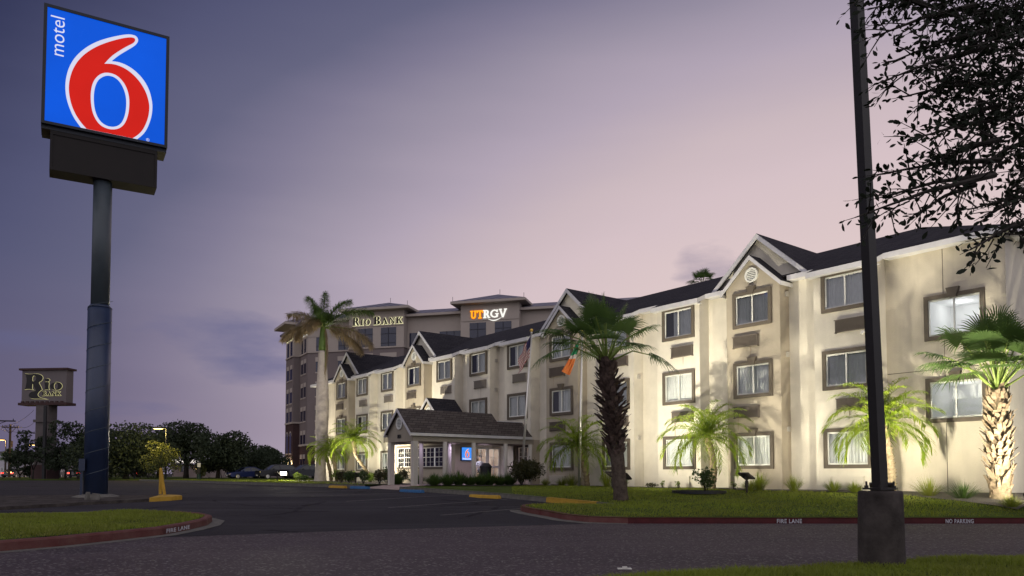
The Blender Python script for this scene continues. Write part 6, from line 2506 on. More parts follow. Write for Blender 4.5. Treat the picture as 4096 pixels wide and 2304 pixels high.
for (a, b_) in ((cA, c0), (cC, cB)):
    a, b_ = Vector((*a, 0)), Vector((*b_, 0))
    mb.face([a + nv_ * 1.2 + Vector((0, 0, 25.9)), b_ + nv_ * 1.2 + Vector((0, 0, 25.9)), b_ - nv_ * 4 + Vector((0, 0, 27.6)), a - nv_ * 4 + Vector((0, 0, 27.6))])
    mb.face([a + nv_ * 1.2 + Vector((0, 0, 25.55)), a + Vector((0, 0, 25.55)), b_ + Vector((0, 0, 25.55)), b_ + nv_ * 1.2 + Vector((0, 0, 25.55))])
    mb.face([a + nv_ * 1.2 + Vector((0, 0, 25.55)), b_ + nv_ * 1.2 + Vector((0, 0, 25.55)), b_ + nv_ * 1.2 + Vector((0, 0, 25.89)), a + nv_ * 1.2 + Vector((0, 0, 25.89))])
mb.build("tower_roof", MRF, bk)
LBK = mat("black_letter", (.012, .011, .012), .5)
HALO = glow("letter_halo", srgb(246, 240, 190), 1.1)


def halo_word(seq, mtx, h_gap, parent, width=None, off=.055):
    sp, wd = word(seq, h_gap)
    k = (width / wd) if width else 1
    sp = [[(p[0] * k, p[1]) for p in s] for s in sp]
    outline_mesh("letter_glow", sp, HALO, .02, parent, offset=off, mtx=mtx)
    return outline_mesh("letters", sp, LBK, .08, parent, mtx=Matrix.Translation(mtx.to_3x3() @ Vector((0, 0, .12))) @ mtx)


seq = [("R", 1.35, 1.0), ("I", 1.0, 1.0), ("O", 1.0, 1.0), (" ", .35, 1), ("B", 1.35, 1.15), ("A", 1.05, 1.05), ("N", 1.05, 1.0), ("K", 1.05, 1.0)]
halo_word(seq, Matrix.Translation((.25, -.1, 24.35)) @ XZ, .22, bk, 8.9)
halo_word(seq, Matrix.Translation(w_pv.fr(.35, 23.6, .08)) @ Matrix.Rotation(math.atan2(w_pv.t.y, w_pv.t.x), 4, "Z") @ XZ, .22, bk, 4.6)
sp1, wd1 = word([("U", 1.25, 1.0), ("T", 1.25, 1.0)], .06)
outline_mesh("orange_letters", sp1, glow("orange_letter", srgb(255, 176, 40), 1.15), .1, bk, mtx=Matrix.Translation((20.65, -.12, 24.45)) @ XZ @ Matrix.Scale(1.0, 4), offset=.02)
outline_mesh("orange_letter_rim", sp1, glow("red_orange_rim", srgb(240, 96, 20), 1.0), .04, bk, mtx=Matrix.Translation((20.65, -.05, 24.45)) @ XZ, offset=.07)
sp2, wd2 = word([("R", 1.25, 1.0), ("G", 1.25, 1.15), ("V", 1.3, 1.1)], .06)
outline_mesh("white_letters", sp2, glow("white_letter", srgb(250, 248, 240), 1.1), .1, bk, mtx=Matrix.Translation((20.65 + wd1 + .04, -.12, 24.45)) @ XZ, offset=.02)
sw = MB()                         # swash under the letters
for i in range(12):
    x0_, x1_ = i / 12, (i + 1) / 12
    fz = lambda t_: -.42 * math.sin(PI * (.12 + .86 * t_)) + .05
    th = lambda t_: .02 + .16 * math.sin(PI * t_)
    X = lambda t_: 20.65 + wd1 + .75 + t_ * 2.35
    sw.face([(X(x0_), -.17, 24.45 + fz(x0_) - th(x0_)), (X(x1_), -.17, 24.45 + fz(x1_) - th(x1_)), (X(x1_), -.17, 24.45 + fz(x1_)), (X(x0_), -.17, 24.45 + fz(x0_))])
sw.build("letter_swash", bpy.data.materials["white_letter"], bk)
rm_ = Matrix.Rotation(math.atan2(w_ch.t.y, w_ch.t.x), 4, "Z") @ XZ
text_mesh("orange_sign_letters", "UT", 1.0, bpy.data.materials["orange_letter"], .05, bk, mtx=Matrix.Translation(w_ch.fr(1.55, 24.45, .1)) @ rm_, bold=.03)
text_mesh("white_sign_letters", "Health", 1.0, bpy.data.materials["white_letter"], .05, bk, mtx=Matrix.Translation(w_ch.fr(2.75, 24.45, .1)) @ rm_, bold=.02)
text_mesh("white_sign_letters", "RioGrande Valley", .62, bpy.data.materials["white_letter"], .05, bk, mtx=Matrix.Translation(w_ch.fr(1.45, 23.65, .1)) @ rm_, bold=.015, space=.85)
em = MB()
for q in ((.55, .75, 23.6, 25.3), (.95, 1.15, 23.6, 25.3), (.75, .95, 23.6, 23.8), (.75, .95, 24.3, 24.5), (.75, .95, 25.1, 25.3)):
    w_ch.boxy(em, q[0], q[1], q[2], q[3], .06, .12)
em.build("sign_emblem", bpy.data.materials["white_letter"], bk)
for x in (-.1, 2.55, 5.2):        # warm sconces on the brick base
    s_ = MB()
    w_pv.boxy(s_, x - .10, x + .10, 1.5, 2.3, .05, .2)
    s_.build("sconce", glow("warm_sconce", (1.0, .72, .36), 7.0), bk)
    ld = bpy.data.lights.new("sconce_light", "POINT")
    ld.energy = 55
    ld.color = (1, .66, .35)
    ld.shadow_soft_size = .1
    lo = bpy.data.objects.new("sconce_light", ld)
    COL.objects.link(lo)
    lo.parent = bk
    lo.location = w_pv.fr(x, 1.9, .6)

# ================================================================ BANK PYLON in the distance
Yb = 92.0
bs = empty("bank_sign", (pxX(178, Yb), Yb, -.62), R(-6), "square grey bank sign with halo-lit black letters on a masonry column", "sign")
kpx = Yb / F                      # metres per photo pixel there
zs = lambda v: hz_(v, Yb) + .62
xs_ = lambda u_: (u_ - 178) * kpx
b_ = MB()
b_.box(xs_(156), xs_(208), -.8, .8, -.1, zs(1620))
b_.box(xs_(150), xs_(212), -1.0, 1.0, zs(1690), zs(1680))
b_.box(xs_(150), xs_(212), -1.0, 1.0, zs(1768), zs(1760))
b_.build("column", mat("column_masonry", (.10, .085, .085), .9, var=.2, vscale=1), bs)
b_ = MB()
b_.box(xs_(148), xs_(216), -1.05, 1.05, -.1, zs(1860))
b_.build("column_base", BRK, bs)
b_ = MB()
b_.box(xs_(88), xs_(279), -.6, .6, zs(1618), zs(1480))
bd = b_.build("sign_board", mat("grey_sign_board", (.13, .112, .118), .8, var=.08, vscale=.6), bs)
b_ = MB()
b_.box(xs_(79), xs_(287), -.85, .85, zs(1482), zs(1474))
b_.build("cap", BRK, bs)
b_ = MB()
b_.box(xs_(79), xs_(287), -.85, .85, zs(1622), zs(1612))
for i in range(9):
    b_.box(xs_(90 + i * 21), xs_(100 + i * 21), -.8, .8, zs(1611.9), zs(1606))
b_.build("sill", BRK, bs)
Sg = 2.415
cv = lambda pts: [(xs_(p[0] / Sg), zs(1400 + p[1] / Sg)) for p in pts]
Rr = [(247, 230), (300, 236), (350, 230), (398, 236), (428, 256), (433, 280), (418, 303), (388, 316), (402, 338), (417, 362), (426, 386), (402, 402), (386, 420), (380, 440), (402, 462), (470, 478), (400, 474), (330, 474), (302, 462), (291, 440), (299, 420), (330, 402), (370, 395), (352, 370), (326, 322), (322, 376), (332, 386), (290, 378), (247, 383), (259, 360), (268, 300), (262, 255)]
Rh = [(325, 250), (354, 252), (368, 275), (356, 300), (322, 308)]
ist = [(448, 318), (478, 312), (498, 316), (494, 350), (494, 376), (506, 390), (478, 386), (448, 390), (458, 376), (460, 340)]
e_ = lambda cx_, cy_, rx, ry: [(cx_ + rx * math.cos(2 * PI * i / 24), cy_ + ry * math.sin(2 * PI * i / 24)) for i in range(24)]
shapes = [cv(smooth_poly(Rr, 1, (0, 10, 15, 24, 26, 28))), cv(smooth_poly(Rh, 1)), cv(smooth_poly(ist, 1)), cv(e_(478, 295, 25, 15)), cv(e_(573, 354, 60, 39)), cv(e_(570, 354, 22, 33))]
sp3, wd3 = word([("B", .46, 1.15), ("A", .40, 1.2), ("N", .40, 1.1), ("K", .40, 1.15)], .04)
kx = (xs_(622 / Sg) - xs_(428 / Sg)) / wd3
sp3 = [[(xs_(428 / Sg) + p[0] * kx, zs(1400 + 446 / Sg) + p[1] * 1.2) for p in s] for s in sp3]
HALO2 = glow("sign_halo", srgb(214, 206, 150), .8)
outline_mesh("letter_glow", shapes + sp3, HALO2, .02, bd, offset=.032, mtx=Matrix.Translation((0, -.62, 0)) @ XZ)
outline_mesh("letters", shapes + sp3, LBK, .06, bd, mtx=Matrix.Translation((0, -.68, 0)) @ XZ)

# a tall dark pole standing in front of the bank sign
p_ = MB()
Yp = 84.0
p_.box(-.14, .14, -.14, .14, -.1, hz_(1622, Yp) + .6)
tag(p_.build("tall_pole", M["black"], loc=(pxX(177, Yp), Yp, -.60)), "plain black square pole in front of the bank sign column", "pole")

# ================================================================ STREET FURNITURE
def bollard(x, y, lean, label):
    z = zlot(y) + .10
    t_ = empty("bollard", (x, y, z), 0, label, "bollard", "yellow bollards on the traffic island")
    v = Vector((lean, -.02, 1.0)).normalized() * 1.0
    b_ = MB()
    b_.tube([(0, 0, -.15), v * .93, v * .98, v], [.054, .054, .046, .02], 16)
    b_.build("post", M["yellow"], t_, smooth=False)
    c_ = MB()
    c_.tube([(0, 0, -.02), (0, 0, .05)], [.085, .07], 14)
    c_.build("foot", M["conc"], t_)


bollard(pxX(644, 27.2), 27.2, .01, "upright yellow bollard at the tip of the traffic island")
bollard(pxX(665, 26.9), 26.9, -.185, "tilted yellow bollard leaning against the upright one")
# rubble by the sign pole
rk = MB()
for (q, sx_, sy_, sz_, a) in (((-13.95, 25.35), .28, .18, .17, .4), ((-14.25, 25.4), .10, .16, .22, .9)):
    mt_ = Matrix.Translation((q[0], q[1], zlot(q[1]) + .10)) @ Matrix.Rotation(a, 4, "Z") @ Matrix.Rotation(.15, 4, "Y")
    rk = MB()
    rk.box(-sx_ / 2, sx_ / 2, -sy_ / 2, sy_ / 2, -.02, sz_, mt_)
    rk.box(-sx_ * .4, sx_ * .4, -sy_ * .4, sy_ * .4, sz_, sz_ + .04, mt_)
    o_ = rk.build("concrete_lump", M["conc"])
    tag(o_, "wide broken concrete lump beside the sign pole foot" if sx_ > .2 else "small upright concrete lump left of the wide one", "rubble")
md = MB()
for i in range(20):
    a0, a1 = 2 * PI * i / 20, 2 * PI * (i + 1) / 20
    md.face([(1.05 * math.cos(a0), .75 * math.sin(a0), -.05), (1.05 * math.cos(a1), .75 * math.sin(a1), -.05), (.5 * math.cos(a1), .45 * math.sin(a1), .09), (.5 * math.cos(a0), .45 * math.sin(a0), .09)])
md.face([(.5 * math.cos(2 * PI * i / 20), .45 * math.sin(2 * PI * i / 20), .09) for i in range(20)])
struct(md.build("concrete_footing", M["conc"], loc=(PYL.x + .1, PYL.y - .1, PYL.z + .08), smooth=True))


def wheel_stop(s, d, m, label, L=1.75, ang=0.0):
    p = WP(s, d)
    z = zlot(p.y) + .004
    mb = MB()
    prof = [(-.09, 0), (.09, 0), (.075, .07), (.045, .115), (-.045, .115), (-.075, .07)]
    mb.prism(prof, lambda q, k: ((-L / 2, L / 2)[k], q[0], q[1]))
    for sx_ in (-.55, .55):
        mb.box(sx_ - .12, sx_ + .12, -.02, .02, .1145, .118)
    o_ = mb.build("wheel_stop", M[m], loc=(p.x, p.y, z))
    o_.rotation_euler = (0, 0, MOTEL_ROT + ang)
    tag(o_, label, "wheel stop", "painted wheel stops")


wheel_stop(-10.48, KD - .6, "blue", "blue wheel stop at the ramp before the portico, nearer one")
wheel_stop(-15.21, KD - .6, "blue", "blue wheel stop left of the portico, farther one")
wheel_stop(-17.6, KD - .6, "yellow", "dull yellow wheel stop left of both blue ones")
wheel_stop(-5.3, KD - .6, "yellow", "bright yellow wheel stop right of the nearer blue one")
kerb("kerb", [tuple(WP(s, KD - .006))[:2] for s in (-.2, -1.6, -2.6)], 0.172, 0.171, M["yellow"], side=-1)   # yellow painted stretch


def street_lamp(u_, Y, v_head, side, col, energy, label, Lh=1.0, w=.07):
    x = pxX(u_, Y)
    z0 = -.62
    h = hz_(v_head, Y) - z0
    t_ = empty("street_lamp", (x, Y, z0), 0, label, "street lamp")
    m_ = MB()
    m_.tube([(0, 0, -.1), (0, 0, h)], [w * 1.4, w], 10)
    m_.tube([(0, 0, h), (side * Lh, 0, h + .05)], w * .6, 8)
    m_.build("pole", M["black"], t_)
    hd = MB()
    a, b_ = sorted((side * Lh * .6, side * (Lh + .55)))
    hd.box(a, b_, -.18, .18, h + .0, h + .16)
    hd.build("lamp_head", M["black"], t_)
    ln = MB()
    ln.box(a + .05, b_ - .05, -.16, .16, h - .05, h - .004)
    ln.build("lens", glow("sodium_lens", col, 9.0), t_)
    ld = bpy.data.lights.new("street_light", "POINT")
    ld.energy = energy
    ld.color = col
    ld.shadow_soft_size = .2
    lo = bpy.data.objects.new("street_light", ld)
    COL.objects.link(lo)
    lo.parent = t_
    lo.location = ((a + b_) / 2, 0, h - .35)
    return t_


street_lamp(664, 75, 1714, -1, (1.0, .76, .22), 1100, "street lamp with yellow light above the young tree", .7)
street_lamp(22, 120, 1760, -1, (1.0, .55, .16), 1400, "orange street lamp at the far left edge", .6)
street_lamp(143, 116, 1780, -1, (1.0, .58, .18), 1000, "orange street lamp behind the thin open tree", .5)
street_lamp(120, 104, 1812, -1, (.95, .95, .75), 120, "small whitish lamp below the orange one", .4)


def utility_pole(u_, Y, vt, label, arm=1.3):
    x = pxX(u_, Y)
    z0 = -.62
    h = hz_(vt, Y) - z0
    t_ = empty("utility_pole", (x, Y, z0), .3, label, "utility pole", "wooden utility poles on the far street")
    m_ = MB()
    m_.tube([(0, 0, -.2), (0, 0, h)], [.20, .15], 10)
    m_.build("pole", M["oakbark"], t_)
    c_ = MB()
    c_.box(-arm, arm, -.08, .08, h - .55, h - .38)
    for k in (-1, -.45, .45, 1):
        c_.tube([(k * arm * .92, 0, h - .38), (k * arm * .92, 0, h - .15)], .05, 6)
    c_.tube([(0, -.1, h - 1.5), (-arm * .7, -.1, h - .5)], .04, 4)
    c_.tube([(0, -.1, h - 1.5), (arm * .7, -.1, h - .5)], .04, 4)
    c_.build("cross_arm", M["oakbark"], t_)
    b_ = MB()
    b_.tube([(.25, -.25, h - 3.6), (.25, -.25, h - 2.6)], .22, 10)
    b_.build("transformer", M["conc_dark"], t_)
    return Vector((x, Y, z0 + h - .2))


U1 = utility_pole(38, 118, 1697, "wooden utility pole at the far left beside the orange street lamp", 1.15)
U2 = utility_pole(102, 150, 1722, "more distant utility pole right of the first one", 1.5)
U3 = utility_pole(322, 165, 1728, "farthest utility pole behind the trees by the blue pole", 1.5)
U0 = utility_pole(-60, 100, 1668, "utility pole just outside the left edge with its arm reaching in", 3.4)
for i, (a, b_) in enumerate(((U0, U1), (U1, U2), (U2, U3), (U1, Vector((pxX(150, 110), 110, hz_(1640, 110)))))):
    for k in (-1, 1):
        w_ = MB()
        n = 10
        pts = []
        for j in range(n + 1):
            f_ = j / n
            p = a.lerp(b_, f_) + Vector((k * .9 * (1 - .2 * f_), 0, -1.1 * 4 * f_ * (1 - f_) * (.8 + .3 * k)))
            pts.append(p)
        w_.tube(pts, .028, 4)
        o_ = w_.build("overhead_wire", M["black"])
        tag(o_, "thin black overhead wire strung between the utility poles on the far left", "wire", "overhead wires")


def sign_post(u_, Y, vt, vb, w_, h_, label, face, cat="sign"):
    x = pxX(u_, Y)
    z0 = -.58
    t_ = empty("small_sign", (x, Y, z0), 0, label, cat)
    zt = hz_(vt, Y) - z0
    m_ = MB()
    m_.tube([(0, 0, -.1), (0, 0, zt)], .04, 6)
    m_.build("post", M["black"], t_)
    p_ = MB()
    p_.box(-w_ / 2, w_ / 2, -.06, -.03, zt - h_, zt)
    p_.build("plate", face, t_)
    return t_, zt


WHT = mat("white_plate", (.55, .55, .55), .6)
t_, zt = sign_post(11, 96, 1868, 1915, .40, .60, "small white parking notice on a post at the left edge", WHT)
for i in range(3):
    l_ = MB()
    l_.box(-.13, .13, -.064, -.061, zt - .17 - i * .16, zt - .10 - i * .16)
    l_.build("notice_text", M["black"], t_)
t_, zt = sign_post(797, 84, 1852, 1918, .36, .46, "pet waste station with pale sign and dark green bin", WHT)
b_ = MB()
b_.box(-.14, .14, -.16, .06, zt - 1.15, zt - .62)
b_.build("bag_dispenser", M["black"], t_)
b_ = MB()
b_.tube([(0, -.05, 0), (0, -.05, .55)], .2, 14)
b_.build("bin", mat("dark_green_bin", (.012, .03, .025), .5), t_)
sign_post(749, 110, 1860, 1912, .55, .75, "grey back of a street sign under the spreading oak", M["conc"])
hy_ = MB()
hy_.tube([(0, 0, 0), (0, 0, .95)], .11, 10)
hy_.tube([(-.2, 0, .6), (.2, 0, .6)], .08, 8)
hy_.tube([(0, 0, .95), (0, 0, 1.1)], [.12, .05], 10)
tag(hy_.build("fire_hydrant", M["black"], loc=(pxX(539, 90), 90, -.6)), "dark fire hydrant at the verge right of the big oak", "fire hydrant")
for i, u_ in enumerate((238, 283)):
    p_ = MB()
    p_.tube([(0, 0, -.1), (0, 0, 1.0)], .12, 8)
    p_.tube([(0, 0, 1.0), (0, 0, 1.06)], [.12, .04], 8)
    tag(p_.build("verge_post", M["black"], loc=(pxX(u_, 98), 98, -.56)), "short dark post on the verge, %s of two" % ("left" if i == 0 else "right"), "post")

# hedge behind the cars
for i, (u_, Y, w_, h, lm) in enumerate(((838, 97, 3.4, 2.6, "treeleaf"), (890, 97, 4.2, 4.2, "treeleaf"), (950, 98, 4.4, 4.6, "treeleaf"), (1010, 100, 4.4, 4.2, "treeleaf"), (1065, 102, 4.4, 4.4, "treeleaf"), (1112, 104, 4.2, 3.6, "treeleaf"), (808, 92, 1.7, 2.0, "treeleaf2"))):
    shrub(pxX(u_, Y), Y, -.62, w_ * 1.2, h, lm, ["dark bush at the left end of the hedge", "tall dark bush second from the hedge's left end", "dark bush behind the blue parked car", "dark bush behind the gap between the parked cars", "dark bush behind the black parked car", "dark bush at the tower foot", "small yellowish bush left of the hedge"][i], 400 + i, n=1500 if i < 6 else 500, leaf=.28, name="bush", cat="bush")


# ---- parked cars
def car(x, y, z, rz, body_m, label, kind="sedan", tail=False, group="cars parked behind the grass strip"):
    t_ = empty("parked_car", (x, y, z), rz, label, "car", group)
    W2 = .91
    if kind == "sedan":
        prof = [(-2.3, .38), (-2.32, .62), (-2.22, .78), (-1.4, .92), (-.95, .96), (1.35, 1.0), (2.1, 1.0), (2.3, .86), (2.33, .50), (2.28, .32), (-2.2, .28)]
        cab = [(-1.05, .95), (-.30, 1.40), (.20, 1.47), (.75, 1.44), (1.70, 1.0)]
    else:
        prof = [(-2.4, .45), (-2.42, .80), (-2.36, 1.02), (-1.5, 1.12), (-1.1, 1.16), (2.3, 1.18), (2.42, 1.0), (2.42, .55), (2.36, .38), (-2.3, .36)]
        cab = [(-1.2, 1.15), (-.55, 1.66), (.1, 1.76), (1.6, 1.74), (2.3, 1.17)]
    # body with rounded plan: three slices across each half
    ys = [-W2, -W2 * .94, -W2 * .6, 0, W2 * .6, W2 * .94, W2]
    inset = [.16, .05, .02, 0, .02, .05, .16]
    b_ = MB()
    ring_ = []
    for yv, ins in zip(ys, inset):
        ring_.append([(px_ * (1 - ins * .25 * (abs(px_) / 2.4) ** 2), yv, .30 + (pz_ - .30) * (1 - ins * .35)) for px_, pz_ in prof])
    n = len(prof)
    for r0, r1 in zip(ring_[:-1], ring_[1:]):
        for i in range(n):
            j = (i + 1) % n
            b_.face([r0[i], r0[j], r1[j], r1[i]])
    b_.face(ring_[0][::-1])
    b_.face(ring_[-1])
    # roof panel and pillars
    def cb_(p, f_):
        return [(p[0], f_ * (W2 - .06 - .22 * max(0, (p[1] - cab[0][1]) / .55)), p[1])]
    rows_ = [[cb_(p, f_)[0] for p in cab] for f_ in (-1, -.5, 0, .5, 1)]
    for r0, r1 in zip(rows_[:-1], rows_[1:]):
        for i in (1, 2):
            b_.face([r0[i], r0[i + 1], r1[i + 1], r1[i]])
    for f_ in (-1, 1):
        r = rows_[0] if f_ < 0 else rows_[-1]
        for (a, c) in ((0, 1), (3, 4)):
            b_.tube([r[a], r[c]], .045, 5)
        b_.tube([r[1], r[2], r[3]], .04, 5)
        mx = (r[2][0] + .0, r[2][1], r[2][2])
        b_.tube([(mx[0] + .05, f_ * (W2 - .05), cab[0][1]), mx], .04, 5)
    b_.build("body", body_m, t_)
    g = MB()
    for i in (0, 3):              # windscreen and rear window
        for r0, r1 in zip(rows_[:-1], rows_[1:]):
            g.face([r0[i], r0[i + 1], r1[i + 1], r1[i]])
    for r in (rows_[0], rows_[-1]):
        g.face([r[0], r[1], r[2], r[3], r[4]])
    g.build("windows", CARG, t_)
    for (wx, f_) in ((-1.42, -1), (1.40, -1), (-1.42, 1), (1.40, 1)):
        w_ = MB()
        w_.tube([(wx, f_ * (W2 - .20), .33), (wx, f_ * (W2 + .01), .33)], .34, 20)
        wh = w_.build("wheel", M["black"], t_)
        w_ = MB()
        w_.tube([(wx, f_ * (W2 + .005), .33), (wx, f_ * (W2 + .025), .33)], [.22, .19], 12)
        w_.build("rim", M["chrome"], wh)
    zf = prof[2][1] - .12
    for f_ in (-1, 1):
        h = MB()
        h.prism([(f_ * .42, zf - .02), (f_ * .84, zf + .04), (f_ * .80, zf - .12), (f_ * .50, zf - .12)], lambda p, k: ((-2.34, -2.16)[k], p[0], p[1]))
        h.build("headlight", HEADL, t_)
        h = MB()
        h.box(2.24, 2.36, *sorted((f_ * .55, f_ * .86)), prof[2][1] - .08, prof[2][1] + .08)
        h.build("tail_light", TAILON if tail else TAILOFF, t_)
        h = MB()
        h.box(-.78, -.66, *sorted((f_ * (W2 - .04), f_ * (W2 + .14))), cab[0][1] + .0, cab[0][1] + .14)
        h.build("mirror", body_m, t_)
    h = MB()
    h.box(-2.38, -2.30, -.5, .5, zf - .22, zf - .10)
    h.box(-2.37, -2.30, -.36, .36, zf - .34, zf - .24)
    h.build("grille", M["black"], t_)
    h = MB()
    if kind == "sedan":
        for f_ in (-1, 1):
            h.tube([(-2.385, f_ * .42, zf - .02), (-2.40, f_ * .16, zf - .26), (-2.40, 0, zf - .27)], .028, 5)
    else:
        h.box(-2.395, -2.38, -.45, .45, zf - .08, zf - .05)
    h.build("grille_trim", M["chrome"], t_)
    h = MB()
    h.box(-2.41, -2.385, -.26, .26, .42, .54)
    h.build("number_plate", WHT, t_)
    return t_


CARG = mat("car_glass", (.012, .014, .018), .06, .6)
HEADL = mat("headlight_glass", (.45, .45, .48), .12, .7)
TAILOFF = mat("tail_light_off", (.18, .01, .01), .25)
TAILON = glow("tail_light_on", (1.0, .06, .04), 7.0)
paint = lambda n, c: mat(n, c, .22, .6, metal=.35)
car(pxX(988, 93), 93, -.66, R(40), paint("blue_paint_car", (.020, .030, .11)), "dark blue parked saloon car with a chrome vee grille")
car(pxX(1108, 91), 91, -.66, R(38), paint("black_paint_car", (.018, .018, .022)), "black parked four-by-four between the blue car and the floodlight glare", "suv")
car(pxX(1225, 90), 90, -.66, R(38), paint("dark_paint_car", (.022, .024, .03)), "dark parked four-by-four half lost behind the floodlight glare", "suv")
for i, (u_, Y, lab) in enumerate(((62, 121, "far car with glowing red tail lights at the left edge of the street"), (235, 121, "far car with red tail lights behind the bank sign column"), (322, 120, "far car with red tail lights left of the blue pole"), (460, 122, "far car with red tail lights left of the big oak trunk"), (585, 123, "far car with red tail lights right of the big oak trunk"))):
    car(pxX(u_, Y), Y, -.68, R(-78 if i % 2 else -84) , paint("street_car_paint", (.05, .05, .055)), lab, "sedan", True, "cars on the far street")

# ---- low buildings far away
def far_building(name, u0, u1, Y, vt, label, m_, dep=14, extras=None):
    x0, x1 = pxX(u0, Y), pxX(u1, Y)
    t_ = empty(name, (x0, Y, -.7), 0, label, "building")
    h = hz_(vt, Y) + .7
    b_ = MB()
    b_.box(0, x1 - x0, 0, dep, -.2, h)
    b_.build("wall", m_, t_)
    r = MB()
    r.box(-.3, x1 - x0 + .3, -.4, dep + .3, h + .003, h + .35)
    r.build("roof_edge", M["conc"], t_)
    for k in range(max(1, int((x1 - x0) / 6))):
        w_ = MB()
        w_.box(2 + k * 6, 4.4 + k * 6, -.05, .05, 1.2, 2.6)
        w_.build("window", BGL, t_)
    return t_, h, x1 - x0


far_building("shop_building", -120, 62, 175, 1812, "low white flat-roofed building at the far left", mat("far_white_wall", (.42, .40, .44), .9))
far_building("warehouse", 205, 420, 190, 1848, "long low grey wall-like building behind the trees", mat("far_grey_wall", (.27, .24, .27), .9))
t_, h, L = far_building("shop_building", 690, 960, 185, 1862, "low tan building with lit canopy behind the spreading oak", mat("far_tan_wall", (.24, .19, .18), .9))
c_ = MB()
c_.box(1, 8.5, -5, -1, h + .5, h + 1.1)
c_.build("canopy", mat("canopy_white", (.6, .56, .52), .7), t_)
c_ = MB()
c_.box(1.2, 8.3, -5.03, -5.005, h + .55, h + 1.3)
c_.build("canopy_light", glow("canopy_glow", (1.0, .90, .82), 1.2), t_)
for i in range(5):
    c_ = MB()
    c_.box(3 + i * 2.9, 3.3 + i * 2.9, -.3, -.1, h - 1.0, h - .7)
    c_.build("wall_lamp", glow("orange_wall_lamp", (1.0, .62, .25), 6.0), t_)
b_ = MB()
b_.box(0, 30, 0, .3, -.2, 1.5)
tag(b_.build("low_wall", mat("tan_block_wall", (.22, .18, .17), .9, var=.2, vscale=1), loc=(pxX(735, 126), 126, -.7)), "low tan block wall beyond the spreading oak", "wall")

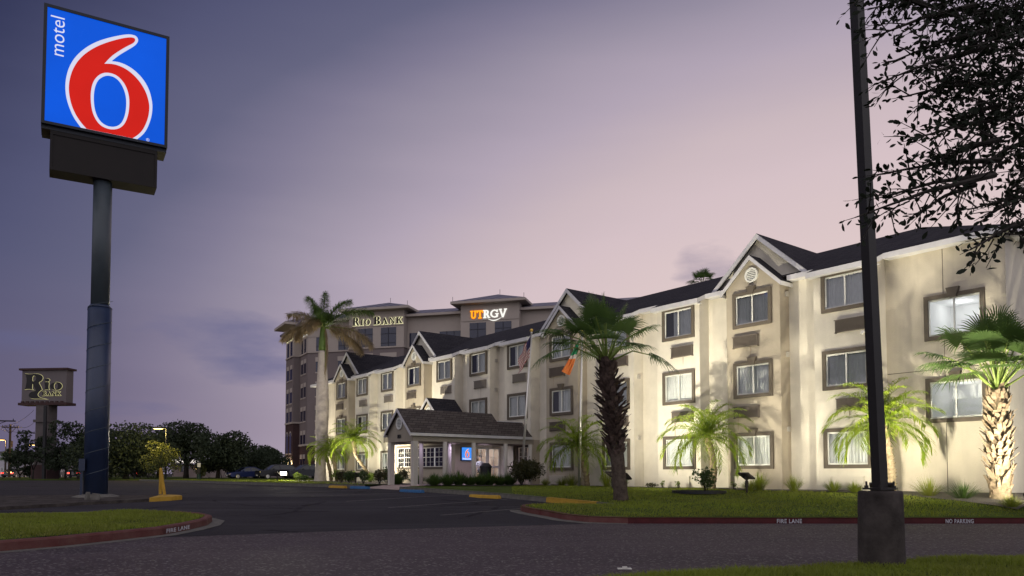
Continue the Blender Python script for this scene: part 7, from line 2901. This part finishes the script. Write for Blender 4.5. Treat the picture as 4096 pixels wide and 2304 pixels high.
# ---- the clerk seen through the entrance doors
def person():
    """one continuous skinned body, seated behind the desk, looking down to the left"""
    o0 = WP(LS - 1.25, .12, 0)
    me = bpy.data.meshes.new("person")
    J = {"pelvis": (0, 0, -.02, .13), "belly": (0, 0, .14, .125), "chest": (0, 0, .33, .14), "neck0": (0, 0, .47, .07), "neck": (0, -.01, .54, .052), "head0": (0, -.03, .62, .075), "head1": (0, -.03, .72, .092), "head2": (0, -.02, .80, .06), "nose": (.0, -.125, .675, .016),
         "shl": (.17, 0, .44, .062), "ell": (.23, -.05, .18, .046), "wrl": (.12, -.28, .12, .032), "hal": (.09, -.36, .12, .028),
         "shr": (-.17, 0, .44, .062), "elr": (-.23, -.05, .18, .046), "wrr": (-.12, -.28, .12, .032), "har": (-.09, -.36, .12, .028),
         "hipl": (.10, -.02, -.06, .09), "knl": (.12, -.42, -.06, .065), "anl": (.12, -.42, -.46, .042), "tol": (.12, -.56, -.50, .035),
         "hipr": (-.10, -.02, -.06, .09), "knr": (-.12, -.42, -.06, .065), "anr": (-.12, -.42, -.46, .042), "tor": (-.12, -.56, -.50, .035)}
    E = [("pelvis", "belly"), ("belly", "chest"), ("chest", "neck0"), ("neck0", "neck"), ("neck", "head0"), ("head0", "head1"), ("head1", "head2"), ("head0", "nose"), ("chest", "shl"), ("shl", "ell"), ("ell", "wrl"), ("wrl", "hal"), ("chest", "shr"), ("shr", "elr"), ("elr", "wrr"), ("wrr", "har"),
         ("pelvis", "hipl"), ("hipl", "knl"), ("knl", "anl"), ("anl", "tol"), ("pelvis", "hipr"), ("hipr", "knr"), ("knr", "anr"), ("anr", "tor")]
    names = list(J)
    for sd_, sgn in (("hal", 1), ("har", -1)):
        b0 = J[sd_]
        for k in range(5):
            fx = (k - 2) * .017
            n1, n2 = sd_ + "f%d" % k, sd_ + "t%d" % k
            ln = (.05, .075, .08, .075, .055)[k]
            J[n1] = (b0[0] + fx, b0[1] - ln * .55, b0[2] + .008, .010)
            J[n2] = (b0[0] + fx * 1.15, b0[1] - ln, b0[2] - .012, .008)
            E += [(sd_, n1), (n1, n2)]
    names = list(J)
    me.from_pydata([J[n][:3] for n in names], [(names.index(a), names.index(b_)) for a, b_ in E], [])
    ob = bpy.data.objects.new("person_skin", me)
    COL.objects.link(ob)
    sk = ob.modifiers.new("skin", "SKIN")
    for i, n in enumerate(names):
        me.skin_vertices[0].data[i].radius = (J[n][3], J[n][3])
    me.skin_vertices[0].data[0].use_root = True
    ss = ob.modifiers.new("sub", "SUBSURF")
    ss.levels = ss.render_levels = 1
    dg = bpy.context.evaluated_depsgraph_get()
    m2 = bpy.data.meshes.new_from_object(ob.evaluated_get(dg))
    bpy.data.objects.remove(ob)
    SKIN, SHIRT, TRS = mat("skin", (.50, .30, .22), .6), mat("lilac_shirt", (.50, .48, .62), .8), mat("dark_trousers", (.03, .03, .04), .8)
    m2.materials.clear()
    for m_ in (SHIRT, SKIN, TRS):
        m2.materials.append(m_)
    for p in m2.polygons:
        c = p.center
        p.material_index = 1 if (c.z > .515 or (c.y < -.24 and .05 < c.z < .2 and abs(c.x) < .2 and c.y < -.26)) else (2 if c.z < .02 else 0)
        p.use_smooth = True
    pe_ = link("person", m2, None, (o0.x, o0.y, .22))
    pe_.rotation_euler = (0, 0, MOTEL_ROT + R(70))
    tag(pe_, "clerk in a pale lilac shirt seated behind the glass entrance doors", "person")
    h = MB()
    for i in range(6):
        for k in range(16):
            S = lambda a, p: (.098 * math.sin(a) * math.cos(p), -.018 + .105 * math.sin(a) * math.sin(p), .725 + .105 * math.cos(a))
            a0, a1 = PI * .5 * i / 6, PI * .5 * (i + 1) / 6
            p0, p1 = 2 * PI * k / 16, 2 * PI * (k + 1) / 16
            h.face([S(a0, p0), S(a1, p0), S(a1, p1), S(a0, p1)])
    h.build("hair", mat("dark_hair", (.02, .015, .012), .6), pe_, smooth=True)
    for sg in (-1, 1):
        e_ = MB()
        e_.tube([(sg * .034, -.112, .70), (sg * .034, -.118, .70)], [.011, .006], 8)
        e_.build("eye", M["black"], pe_)
    mo = MB()
    mo.box(-.022, .022, -.108, -.098, .628, .634)
    mo.build("mouth", mat("lips", (.30, .11, .10), .6), pe_)
    st = MB()                      # stool
    st.tube([(0, 0, -.74), (0, 0, -.16)], .03, 8)
    st.tube([(0, 0, -.16), (0, 0, -.125)], .19, 16)
    st.tube([(0, 0, -.745), (0, 0, -.72)], .2, 16)
    tag(st.build("stool", M["black"], loc=(o0.x, o0.y, .22)), "black stool under the seated clerk behind the doors", "stool")


person()

# litter by the near kerb
l_ = MB()
l_.box(-.09, .09, -.04, .04, 0, .012)
l_.box(-.03, .03, -.05, -.01, .012, .035)
lx_ = (2495 - CX) / F * 9.95
tag(l_.build("litter", M["white"], loc=(lx_, 9.95, -1.244)), "scrap of white litter on the road near the front lawn", "litter")
